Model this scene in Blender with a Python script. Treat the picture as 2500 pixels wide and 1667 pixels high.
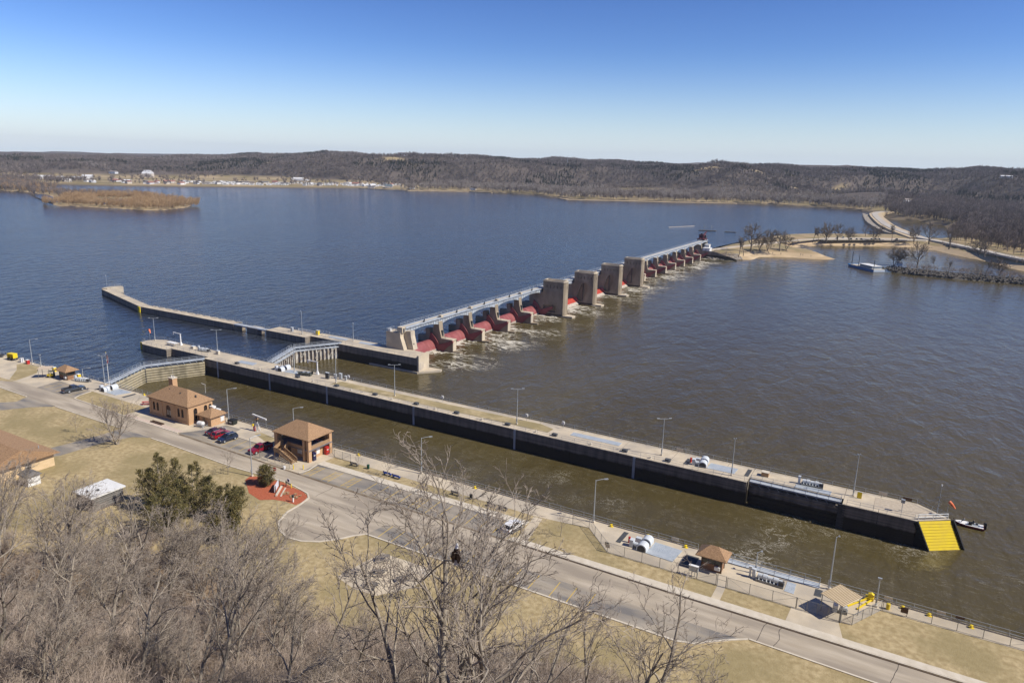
import bpy, bmesh, math, random
import numpy as np
from mathutils import Vector, Matrix, noise as mnoise
from mathutils.geometry import tessellate_polygon
R_ = math.radians
PI = math.pi
for o in list(bpy.data.objects):
    bpy.data.objects.remove(o)
scene = bpy.context.scene
COL = scene.collection

# ------------------------------------------------------------------ camera
CAM = Vector((202.581, -118.480, 65.970))
_yaw, _pit, _rol = -0.515157, 0.242734, 0.025433
_fw = Vector((math.sin(_yaw)*math.cos(_pit), math.cos(_yaw)*math.cos(_pit), -math.sin(_pit)))
_r = Vector((math.cos(_yaw), -math.sin(_yaw), 0.0)); _u = _r.cross(_fw)
_r2 = _r*math.cos(_rol)+_u*math.sin(_rol); _u2 = -_r*math.sin(_rol)+_u*math.cos(_rol)
cd = bpy.data.cameras.new('camera'); cam = bpy.data.objects.new('camera', cd); COL.objects.link(cam)
cam.matrix_world = Matrix(((_r2.x, _u2.x, -_fw.x, CAM.x), (_r2.y, _u2.y, -_fw.y, CAM.y), (_r2.z, _u2.z, -_fw.z, CAM.z), (0, 0, 0, 1)))
cd.sensor_width = 36.0; cd.lens = 36.0*1778.62/2500.0
cd.clip_start = 0.5; cd.clip_end = 30000.0
scene.camera = cam

# ------------------------------------------------------------------ sky, sun, exposure
SUN_DIR = Vector((0.987*math.cos(R_(45)), 0.16*math.cos(R_(45)), math.sin(R_(45)))).normalized()
world = bpy.data.worlds.new('World'); scene.world = world; world.use_nodes = True
wn = world.node_tree; bg = wn.nodes['Background']
sky = wn.nodes.new('ShaderNodeTexSky'); sky.sky_type = 'NISHITA'; sky.sun_disc = False
sky.sun_elevation = R_(45); sky.sun_rotation = math.atan2(SUN_DIR.x, SUN_DIR.y)
sky.altitude = 250; sky.air_density = 1.0; sky.dust_density = 0.0; sky.ozone_density = 6.0
# clear, dry March air: a steeper fall from pale horizon to deep blue, the same all round
pre = wn.nodes.new('ShaderNodeVectorMath'); pre.operation = 'MULTIPLY'; pre.inputs[1].default_value = (1.0,1.0,1.0)
gm = wn.nodes.new('ShaderNodeGamma'); gm.inputs[1].default_value = 1.65
post = wn.nodes.new('ShaderNodeVectorMath'); post.operation = 'MULTIPLY'; post.inputs[1].default_value = (0.0385/0.13, 0.0330/0.13, 0.0352/0.13)
wn.links.new(sky.outputs[0], pre.inputs[0]); wn.links.new(pre.outputs[0], gm.inputs[0]); wn.links.new(gm.outputs[0], post.inputs[0])
# pale haze low over the horizon, the same all round
tc = wn.nodes.new('ShaderNodeTexCoord'); sx = wn.nodes.new('ShaderNodeSeparateXYZ'); wn.links.new(tc.outputs['Generated'], sx.inputs[0])
m1 = wn.nodes.new('ShaderNodeMapRange'); m1.inputs['From Min'].default_value = 0.15; m1.inputs['From Max'].default_value = 0.0; wn.links.new(sx.outputs[2], m1.inputs[0])
m2 = wn.nodes.new('ShaderNodeMath'); m2.operation = 'POWER'; m2.inputs[1].default_value = 2.0; wn.links.new(m1.outputs[0], m2.inputs[0])
m3 = wn.nodes.new('ShaderNodeMath'); m3.operation = 'MULTIPLY'; m3.inputs[1].default_value = 0.92; wn.links.new(m2.outputs[0], m3.inputs[0])
mh = wn.nodes.new('ShaderNodeMixRGB'); mh.inputs[2].default_value = (0.62/0.13, 0.735/0.13, 0.84/0.13, 1); wn.links.new(m3.outputs[0], mh.inputs[0]); wn.links.new(post.outputs[0], mh.inputs[1])
wn.links.new(mh.outputs[0], bg.inputs[0]); bg.inputs[1].default_value = 0.13
sl = bpy.data.lights.new('sun', 'SUN'); sl.energy = 5.0; sl.angle = R_(0.53); sl.color = (1.0, 0.93, 0.81)
so = bpy.data.objects.new('sun', sl); COL.objects.link(so)
so.rotation_euler = SUN_DIR.to_track_quat('Z', 'Y').to_euler()
so.location = (300, 60, 300)
vs = scene.view_settings
vs.view_transform = 'Standard'; vs.look = 'None'; vs.exposure = 0.12; vs.gamma = 1.0; vs.use_curve_mapping = False
scene.cycles.use_denoising = True
scene.cycles.max_bounces = 6; scene.cycles.diffuse_bounces = 3; scene.cycles.glossy_bounces = 3
scene.cycles.transparent_max_bounces = 12; scene.cycles.sample_clamp_indirect = 6.0

Z_UP, Z_LO = -2.6, -5.37          # the two pools, lock wall top is z = 0

# ------------------------------------------------------------------ mesh helpers
class MB:
    def __init__(s): s.v = []; s.f = []; s.m = []
    def add(s, vs, fs, mi=0):
        o = len(s.v); s.v += [tuple(v) for v in vs]; s.f += [tuple(i+o for i in f) for f in fs]; s.m += [mi]*len(fs); return s
    def box(s, x0, x1, y0, y1, z0, z1, mi=0, top=None):
        o = len(s.v)
        s.v += [(x0,y0,z0),(x1,y0,z0),(x1,y1,z0),(x0,y1,z0),(x0,y0,z1),(x1,y0,z1),(x1,y1,z1),(x0,y1,z1)]
        for f, m in (((3,2,1,0),mi),((4,5,6,7),mi if top is None else top),((0,1,5,4),mi),((1,2,6,5),mi),((2,3,7,6),mi),((3,0,4,7),mi)):
            s.f.append(tuple(i+o for i in f)); s.m.append(m)
        return s
    def frus(s, x0, x1, y0, y1, z0, X0, X1, Y0, Y1, z1, mi=0, top=None):
        o = len(s.v)
        s.v += [(x0,y0,z0),(x1,y0,z0),(x1,y1,z0),(x0,y1,z0),(X0,Y0,z1),(X1,Y0,z1),(X1,Y1,z1),(X0,Y1,z1)]
        for f, m in (((3,2,1,0),mi),((4,5,6,7),mi if top is None else top),((0,1,5,4),mi),((1,2,6,5),mi),((2,3,7,6),mi),((3,0,4,7),mi)):
            s.f.append(tuple(i+o for i in f)); s.m.append(m)
        return s
    def bar(s, p, q, w, h=None, mi=0):
        h = w if h is None else h
        p = Vector(p); q = Vector(q); d = (q-p).normalized()
        a = d.cross(Vector((0,0,1)))
        a = Vector((1,0,0)) if a.length < 1e-4 else a.normalized()
        b = a.cross(d); a = a*w/2; b = b*h/2
        vs = [p-a-b, p+a-b, p+a+b, p-a+b, q-a-b, q+a-b, q+a+b, q-a+b]
        return s.add(vs, [(3,2,1,0),(4,5,6,7),(0,1,5,4),(1,2,6,5),(2,3,7,6),(3,0,4,7)], mi)
    def path(s, pts, rs, n=6, mi=0, cap=True):
        pts = [Vector(p) for p in pts]
        if not isinstance(rs, (list, tuple)): rs = [rs]*len(pts)
        o = len(s.v); k = len(pts); pa = None
        for i, p in enumerate(pts):
            d = (pts[min(i+1, k-1)]-pts[max(i-1, 0)])
            d = d.normalized() if d.length > 1e-9 else Vector((0,0,1))
            if pa is None:
                pa = d.cross(Vector((0,0,1)))
                if pa.length < 1e-3: pa = Vector((1,0,0))
            pa = (pa-d*pa.dot(d)); pa = pa.normalized() if pa.length > 1e-6 else Vector((1,0,0))
            b = d.cross(pa)
            for j in range(n):
                t = 2*PI*j/n; c = p+(pa*math.cos(t)+b*math.sin(t))*rs[i]
                s.v.append((c.x, c.y, c.z))
        for i in range(k-1):
            for j in range(n):
                j2 = (j+1) % n
                s.f.append((o+i*n+j, o+i*n+j2, o+(i+1)*n+j2, o+(i+1)*n+j)); s.m.append(mi)
        if cap and n > 2:
            s.f.append(tuple(o+j for j in range(n))[::-1]); s.m.append(mi)
            s.f.append(tuple(o+(k-1)*n+j for j in range(n))); s.m.append(mi)
        return s
    def tube(s, p, q, r0, r1=None, n=8, mi=0): return s.path([p, q], [r0, r0 if r1 is None else r1], n, mi)
    def prism(s, poly, a, b, axis='z', holes=(), mi=0, cap=None):
        """poly in the plane across `axis` ((x,y), (x,z) or (y,z)), swept from a to b along it; holes go right through"""
        def P(p, t): return (p[0],p[1],t) if axis == 'z' else ((p[0],t,p[1]) if axis == 'y' else (t,p[0],p[1]))
        loops = [list(poly)]+[list(h) for h in holes]
        flat = [p for l in loops for p in l]; n = len(flat); cap = mi if cap is None else cap
        tris = tessellate_polygon([[Vector((p[0],p[1],0)) for p in l] for l in loops])
        o = len(s.v)
        s.v += [P(p,a) for p in flat]+[P(p,b) for p in flat]
        for t in tris:
            s.f.append((o+t[2],o+t[1],o+t[0])); s.m.append(mi); s.f.append((o+n+t[0],o+n+t[1],o+n+t[2])); s.m.append(cap)
        i0 = 0
        for l in loops:
            k = len(l)
            for j in range(k):
                x, y = i0+j, i0+(j+1) % k
                s.f.append((o+x,o+y,o+n+y,o+n+x)); s.m.append(mi)
            i0 += k
        return s
    def sheet(s, poly, z, mi=0):
        tris = tessellate_polygon([[Vector((p[0],p[1],0)) for p in poly]]); o = len(s.v)
        s.v += [(p[0],p[1],z) for p in poly]
        for t in tris:
            a,b,c = (Vector((*poly[i],0)) for i in t)
            s.f.append(tuple(o+i for i in (t if (b-a).cross(c-a).z > 0 else t[::-1]))); s.m.append(mi)
        return s
    def lathe(s, prof, n=10, c=(0,0), mi=0):
        o = len(s.v); k = len(prof)
        for r, z in prof:
            for j in range(n): s.v.append((c[0]+r*math.cos(2*PI*j/n), c[1]+r*math.sin(2*PI*j/n), z))
        for i in range(k-1):
            for j in range(n):
                j2 = (j+1) % n; s.f.append((o+i*n+j,o+i*n+j2,o+(i+1)*n+j2,o+(i+1)*n+j)); s.m.append(mi)
        s.f.append(tuple(o+j for j in range(n))[::-1]); s.m.append(mi); s.f.append(tuple(o+(k-1)*n+j for j in range(n))); s.m.append(mi)
        return s
    def hip(s, x0, x1, y0, y1, z0, z1, ins=None, th=0.18, mi=0, rise=0.0):
        """hip roof over a rectangle: eaves at z0, ridge at z1 along the longer side"""
        ym = (y0+y1)/2; xm = (x0+x1)/2
        if x1-x0 >= y1-y0:
            i = (y1-y0)/2 if ins is None else ins; a, b = (x0+i, ym, z1), (x1-i, ym, z1)
            fs = [(4,5,9,8),(5,6,9),(6,7,8,9),(7,4,8)]
        else:
            i = (x1-x0)/2 if ins is None else ins; a, b = (xm, y0+i, z1), (xm, y1-i, z1)
            fs = [(4,5,8),(5,6,9,8),(6,7,9),(7,4,8,9)]
        v = [(x0,y0,z0-th),(x1,y0,z0-th),(x1,y1,z0-th),(x0,y1,z0-th),(x0,y0,z0),(x1,y0,z0),(x1,y1,z0),(x0,y1,z0),a,b]
        return s.add(v, [(3,2,1,0),(0,1,5,4),(1,2,6,5),(2,3,7,6),(3,0,4,7)]+fs, mi)
    def mesh(s, name, mats, smooth=False):
        me = bpy.data.meshes.new(name); me.from_pydata(s.v, [], s.f)
        for m in (mats if isinstance(mats, (list, tuple)) else [mats]): me.materials.append(m)
        if any(s.m): me.polygons.foreach_set('material_index', s.m)
        if smooth: me.polygons.foreach_set('use_smooth', [True]*len(s.f))
        me.update(); return me
    def build(s, name, mats, parent=None, smooth=False): return link(name, s.mesh(name, mats, smooth), parent)

def link(name, me, parent=None, loc=None, rz=0.0, scale=None):
    o = bpy.data.objects.new(name, me); COL.objects.link(o)
    if parent is not None: o.parent = parent
    if loc is not None: o.location = loc
    if rz: o.rotation_euler = (0,0,rz)
    if scale is not None: o.scale = scale if isinstance(scale, (tuple, list)) else (scale,)*3
    return o
def tag(o, label=None, cat=None, group=None, kind=None):
    if label: o['label'] = label
    if cat: o['category'] = cat
    if group: o['group'] = group
    if kind: o['kind'] = kind
    return o
def thing(name, label, cat, loc=(0,0,0), rz=0.0, group=None):
    o = bpy.data.objects.new(name, None); COL.objects.link(o); o.empty_display_size = 0.5
    o.location = loc; o.rotation_euler = (0,0,rz)
    return tag(o, label, cat, group)
def dup(root, loc, rz=0.0, label=None, scale=None, group=None):
    r = root.copy(); COL.objects.link(r); r.location = loc; r.rotation_euler = (0,0,rz)
    if label: r['label'] = label
    if group: r['group'] = group
    if scale: r.scale = (scale,)*3 if not isinstance(scale, (tuple, list)) else scale
    for ch in list(root.children):
        c = ch.copy(); COL.objects.link(c); c.parent = r
        for g in list(ch.children):
            d = g.copy(); COL.objects.link(d); d.parent = c
    return r
def struct(name, mb, mat, parent=None):
    o = mb.build(name, mat, parent)
    if parent is None: o['kind'] = 'structure'
    return o
def arch(cx, z0, z1, w, n=7):
    """outline of a round-headed opening, in (x, z)"""
    r = w/2; p = [(cx-r,z0),(cx+r,z0)]
    return p+[(cx+r*math.cos(PI*i/(n-1)), z1-r+r*math.sin(PI*i/(n-1))) for i in range(n)]
def rect(x0, x1, z0, z1): return [(x0,z0),(x1,z0),(x1,z1),(x0,z1)]
def offset_line(pts, d):
    out = []; n = len(pts)
    for i in range(n):
        a = Vector(pts[max(i-1,0)]); b = Vector(pts[min(i+1,n-1)]); t = (b-a).normalized()
        out.append((pts[i][0]-t.y*d, pts[i][1]+t.x*d))
    return out
def ribbon(pts, w, z0, z1, mb=None):
    mb = mb or MB(); A = offset_line(pts, w/2); B = offset_line(pts, -w/2)
    for i in range(len(pts)-1):
        a,b,c,d = A[i],A[i+1],B[i+1],B[i]
        mb.add([(*a,z0),(*b,z0),(*c,z0),(*d,z0),(*a,z1),(*b,z1),(*c,z1),(*d,z1)], [(4,7,6,5),(0,1,5,4),(2,3,7,6)]+([(3,0,4,7)] if i == 0 else [])+([(1,2,6,5)] if i == len(pts)-2 else []))
    return mb

# ------------------------------------------------------------------ materials
MATS = {}
def mat(name, c1, c2=None, rough=0.85, scale=1.0, detail=4.0, bump=0.0, bscale=None, metal=0.0, spec=0.35, coords='pos', stretch=None, lo=0.35, hi=0.65, c3=None, s3=0.1, dist=0.05):
    if name in MATS: return MATS[name]
    m = bpy.data.materials.new(name); m.use_nodes = True; nt = m.node_tree; b = nt.nodes['Principled BSDF']
    b.inputs['Roughness'].default_value = rough; b.inputs['Metallic'].default_value = metal
    b.inputs['Specular IOR Level'].default_value = spec
    b.inputs['Base Color'].default_value = (*c1, 1)
    if c2 is not None or bump:
        if coords == 'pos': src = nt.nodes.new('ShaderNodeNewGeometry').outputs['Position']
        else: src = nt.nodes.new('ShaderNodeTexCoord').outputs['Object']
        if stretch:
            mp = nt.nodes.new('ShaderNodeMapping'); mp.inputs['Scale'].default_value = stretch
            nt.links.new(src, mp.inputs[0]); src = mp.outputs[0]
    if c2 is not None:
        nz = nt.nodes.new('ShaderNodeTexNoise'); nz.inputs['Scale'].default_value = scale; nz.inputs['Detail'].default_value = detail
        nt.links.new(src, nz.inputs['Vector'])
        rp = nt.nodes.new('ShaderNodeValToRGB'); rp.color_ramp.elements[0].position = lo; rp.color_ramp.elements[1].position = hi
        rp.color_ramp.elements[0].color = (*c1,1); rp.color_ramp.elements[1].color = (*c2,1)
        nt.links.new(nz.outputs[0], rp.inputs[0]); out = rp.outputs[0]
        if c3 is not None:
            n3 = nt.nodes.new('ShaderNodeTexNoise'); n3.inputs['Scale'].default_value = s3; n3.inputs['Detail'].default_value = 5.0
            nt.links.new(src, n3.inputs['Vector'])
            r3 = nt.nodes.new('ShaderNodeValToRGB'); r3.color_ramp.elements[0].position = 0.42; r3.color_ramp.elements[1].position = 0.62
            nt.links.new(n3.outputs[0], r3.inputs[0])
            mx = nt.nodes.new('ShaderNodeMixRGB'); mx.inputs[2].default_value = (*c3,1)
            nt.links.new(r3.outputs[0], mx.inputs[0]); nt.links.new(out, mx.inputs[1]); out = mx.outputs[0]
        nt.links.new(out, b.inputs['Base Color'])
    if bump:
        nb = nt.nodes.new('ShaderNodeTexNoise'); nb.inputs['Scale'].default_value = bscale or scale*4; nb.inputs['Detail'].default_value = 3.0
        nt.links.new(src, nb.inputs['Vector'])
        bp = nt.nodes.new('ShaderNodeBump'); bp.inputs['Strength'].default_value = bump; bp.inputs['Distance'].default_value = dist
        nt.links.new(nb.outputs[0], bp.inputs['Height']); nt.links.new(bp.outputs[0], b.inputs['Normal'])
    MATS[name] = m; return m

M = {}
M['concrete'] = mat('concrete_top', (0.52,0.44,0.32), (0.60,0.515,0.385), 0.9, 0.45, 6, 0.15, 9, c3=(0.43,0.375,0.295), s3=0.16)
M['kerb'] = mat('kerb_concrete', (0.54,0.48,0.38), (0.62,0.56,0.46), 0.9, 0.9, 5)
M['road'] = mat('road_asphalt', (0.385,0.325,0.245), (0.48,0.415,0.325), 0.93, 0.5, 8, 0.2, 14, stretch=(0.25,1.6,1), c3=(0.30,0.255,0.20), s3=0.22)
M['lot'] = mat('lot_asphalt', (0.29,0.25,0.195), (0.40,0.35,0.28), 0.93, 0.6, 8, 0.2, 14, stretch=(0.35,1.3,1), c3=(0.175,0.165,0.155), s3=0.3)
M['tar'] = mat('tar_seam', (0.035,0.032,0.03), None, 0.7)
M['yellowline'] = mat('line_paint', (0.60,0.40,0.07), (0.42,0.33,0.13), 0.8, 2.5, 6, lo=0.5, hi=0.75)
M['white'] = mat('white_paint', (0.78,0.78,0.76), (0.68,0.68,0.66), 0.55, 1.2)
M['yellow'] = mat('yellow_paint', (0.80,0.60,0.012), (0.72,0.53,0.03), 0.5, 0.9, 6)
M['red'] = mat('red_paint', (0.50,0.025,0.02), (0.42,0.03,0.025), 0.45, 1.2)
M['galv'] = mat('galvanised_steel', (0.36,0.39,0.42), (0.47,0.50,0.52), 0.5, 2.0, metal=0.35)
M['steelblue'] = mat('grey_blue_steel', (0.40,0.445,0.49), (0.48,0.52,0.56), 0.6, 0.8, c3=(0.34,0.36,0.38), s3=0.4)
M['plate'] = mat('deck_plate', (0.42,0.47,0.51), (0.50,0.54,0.57), 0.55, 0.8, metal=0.2)
M['darkplate'] = mat('dark_rubber', (0.05,0.055,0.062), (0.075,0.078,0.082), 0.8, 1.5)
M['dark'] = mat('dark_metal', (0.045,0.048,0.052), (0.07,0.07,0.072), 0.6, 2.0)
M['black'] = mat('black_rubber', (0.014,0.014,0.015), None, 0.75)
M['machine'] = mat('machine_grey', (0.52,0.56,0.59), (0.60,0.63,0.65), 0.5, 1.5)
M['brick'] = mat('tan_brick', (0.46,0.285,0.155), (0.55,0.355,0.205), 0.9, 3.0, 5, 0.2, 12, stretch=(1,1,4))
M['shingle'] = mat('brown_shingle', (0.215,0.128,0.068), (0.44,0.28,0.16), 0.95, 3.2, 12, 0.6, 8, stretch=(1.2,1.2,3), lo=0.3, hi=0.7)
M['wood'] = mat('brown_wood', (0.33,0.21,0.115), (0.40,0.265,0.15), 0.8, 2.0, 4, stretch=(0.4,0.4,6))
M['glass'] = mat('dark_glass', (0.018,0.02,0.022), None, 0.08, spec=0.6)
M['trim'] = mat('brown_trim', (0.10,0.06,0.038), None, 0.7)
M['bark'] = mat('grey_bark', (0.22,0.185,0.145), (0.40,0.35,0.285), 0.95, 2.5, 4, stretch=(1,1,0.3))
M['twig'] = mat('twig_bark', (0.25,0.205,0.165), (0.42,0.36,0.30), 0.95, 0.8, 3)
M['evergreen'] = mat('cedar_needles', (0.07,0.07,0.024), (0.22,0.175,0.065), 0.9, 0.9, 4)
M['mulch'] = mat('red_mulch', (0.34,0.085,0.04), (0.44,0.13,0.065), 0.95, 3.0, 6, 0.5, 10)
M['rock'] = mat('riprap_rock', (0.30,0.265,0.22), (0.46,0.41,0.34), 0.95, 0.5, 6, 0.6, 2)
M['darkrock'] = mat('dark_rock', (0.055,0.05,0.046), (0.14,0.125,0.105), 0.95, 0.45, 6, 0.6, 2)
M['sand'] = mat('river_sand', (0.52,0.39,0.235), (0.60,0.465,0.29), 0.95, 0.12, 6, c3=(0.42,0.31,0.18), s3=0.05)

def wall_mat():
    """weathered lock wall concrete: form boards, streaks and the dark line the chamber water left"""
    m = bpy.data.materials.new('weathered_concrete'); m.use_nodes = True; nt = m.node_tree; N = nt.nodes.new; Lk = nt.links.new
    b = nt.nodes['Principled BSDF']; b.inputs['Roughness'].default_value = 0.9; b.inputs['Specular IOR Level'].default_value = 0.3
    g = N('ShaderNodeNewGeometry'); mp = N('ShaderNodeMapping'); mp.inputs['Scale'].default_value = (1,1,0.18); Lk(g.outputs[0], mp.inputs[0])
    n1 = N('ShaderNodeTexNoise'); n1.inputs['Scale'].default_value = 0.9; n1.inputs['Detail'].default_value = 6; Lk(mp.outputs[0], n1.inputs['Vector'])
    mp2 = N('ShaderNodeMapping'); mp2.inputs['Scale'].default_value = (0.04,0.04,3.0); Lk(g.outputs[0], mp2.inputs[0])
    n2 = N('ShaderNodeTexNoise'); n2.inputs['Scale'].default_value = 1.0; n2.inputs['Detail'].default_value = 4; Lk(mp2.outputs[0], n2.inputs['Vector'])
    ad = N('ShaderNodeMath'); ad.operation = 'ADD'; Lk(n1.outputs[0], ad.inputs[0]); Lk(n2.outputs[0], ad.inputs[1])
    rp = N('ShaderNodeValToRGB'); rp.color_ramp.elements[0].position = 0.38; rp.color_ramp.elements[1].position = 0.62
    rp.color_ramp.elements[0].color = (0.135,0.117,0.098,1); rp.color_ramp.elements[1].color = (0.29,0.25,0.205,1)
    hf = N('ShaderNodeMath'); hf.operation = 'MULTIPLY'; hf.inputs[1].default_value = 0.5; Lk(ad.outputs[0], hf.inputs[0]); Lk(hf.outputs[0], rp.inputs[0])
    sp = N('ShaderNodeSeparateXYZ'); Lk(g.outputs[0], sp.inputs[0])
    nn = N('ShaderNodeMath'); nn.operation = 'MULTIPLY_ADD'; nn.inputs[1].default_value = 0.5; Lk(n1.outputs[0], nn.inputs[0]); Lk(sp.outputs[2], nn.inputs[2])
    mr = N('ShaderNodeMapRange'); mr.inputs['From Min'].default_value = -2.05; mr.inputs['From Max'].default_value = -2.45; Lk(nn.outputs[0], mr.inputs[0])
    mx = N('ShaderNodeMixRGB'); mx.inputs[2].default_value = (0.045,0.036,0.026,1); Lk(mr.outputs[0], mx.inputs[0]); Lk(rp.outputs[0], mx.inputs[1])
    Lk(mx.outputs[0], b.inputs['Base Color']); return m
M['wall'] = wall_mat()
M['damcon'] = mat('dam_concrete', (0.285,0.23,0.16), (0.375,0.31,0.225), 0.9, 0.35, 6, 0.2, 3, stretch=(1,1,0.5), c3=(0.22,0.18,0.13), s3=0.22)
M['damred'] = mat('gate_red', (0.25,0.062,0.066), (0.32,0.11,0.108), 0.6, 0.35, 6, c3=(0.24,0.068,0.068), s3=0.5)
M['damred2'] = mat('roller_red', (0.44,0.05,0.032), (0.36,0.055,0.04), 0.55, 0.5, 5)
M['scale'] = mat('wet_scale', (0.36,0.31,0.26), (0.50,0.44,0.37), 0.8, 0.8, 6)
M['gatetan'] = mat('gate_face', (0.36,0.31,0.205), (0.52,0.46,0.325), 0.8, 0.5, 6, stretch=(1,1,0.4), c3=(0.24,0.21,0.14), s3=0.5)
M['gatepale'] = mat('gate_ribs', (0.50,0.47,0.40), (0.64,0.61,0.54), 0.75, 0.7, 6, c3=(0.36,0.30,0.235), s3=0.6)

def water_mat(name, body, body2, rough, w1, w2, s1, s2, foam=None, spec=0.5):
    m = bpy.data.materials.new(name); m.use_nodes = True; nt = m.node_tree; N = nt.nodes.new; Lk = nt.links.new
    b = nt.nodes['Principled BSDF']; b.inputs['Roughness'].default_value = rough; b.inputs['IOR'].default_value = 1.333
    b.inputs['Specular IOR Level'].default_value = spec
    g = N('ShaderNodeNewGeometry')
    big = N('ShaderNodeTexNoise'); big.inputs['Scale'].default_value = 0.012; big.inputs['Detail'].default_value = 4
    mpb = N('ShaderNodeMapping'); mpb.inputs['Scale'].default_value = (1.0,0.35,1); mpb.inputs['Rotation'].default_value = (0,0,R_(20)); Lk(g.outputs[0], mpb.inputs[0]); Lk(mpb.outputs[0], big.inputs['Vector'])
    rb = N('ShaderNodeValToRGB'); rb.color_ramp.elements[0].position = 0.38; rb.color_ramp.elements[1].position = 0.62
    rb.color_ramp.elements[0].color = (*body,1); rb.color_ramp.elements[1].color = (*body2,1); Lk(big.outputs[0], rb.inputs[0])
    col = rb.outputs[0]
    # wind waves: a stretched long one and a short one
    mp1 = N('ShaderNodeMapping'); mp1.inputs['Scale'].default_value = (1.0,0.55,1); mp1.inputs['Rotation'].default_value = (0,0,R_(35)); Lk(g.outputs[0], mp1.inputs[0])
    a = N('ShaderNodeTexNoise'); a.inputs['Scale'].default_value = s1; a.inputs['Detail'].default_value = 3; a.inputs['Distortion'].default_value = 0.4; Lk(mp1.outputs[0], a.inputs['Vector'])
    mp2 = N('ShaderNodeMapping'); mp2.inputs['Scale'].default_value = (1.0,0.6,1); mp2.inputs['Rotation'].default_value = (0,0,R_(10)); Lk(g.outputs[0], mp2.inputs[0])
    c = N('ShaderNodeTexNoise'); c.inputs['Scale'].default_value = s2; c.inputs['Detail'].default_value = 4; Lk(mp2.outputs[0], c.inputs['Vector'])
    # calm and ruffled patches
    mr = N('ShaderNodeMapRange'); mr.inputs['From Min'].default_value = 0.3; mr.inputs['From Max'].default_value = 0.7; mr.inputs['To Min'].default_value = 0.65; mr.inputs['To Max'].default_value = 1.15; Lk(big.outputs[0], mr.inputs[0])
    k1 = N('ShaderNodeMath'); k1.operation = 'MULTIPLY'; Lk(a.outputs[0], k1.inputs[0]); Lk(mr.outputs[0], k1.inputs[1])
    b1 = N('ShaderNodeBump'); b1.inputs['Strength'].default_value = 1.0; b1.inputs['Distance'].default_value = w1; Lk(k1.outputs[0], b1.inputs['Height'])
    b2 = N('ShaderNodeBump'); b2.inputs['Strength'].default_value = 1.0; b2.inputs['Distance'].default_value = w2; Lk(c.outputs[0], b2.inputs['Height']); Lk(b1.outputs[0], b2.inputs['Normal'])
    Lk(b2.outputs[0], b.inputs['Normal'])
    if foam: col = foam(nt, g, col, b)
    Lk(col, b.inputs['Base Color']); return m
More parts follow.
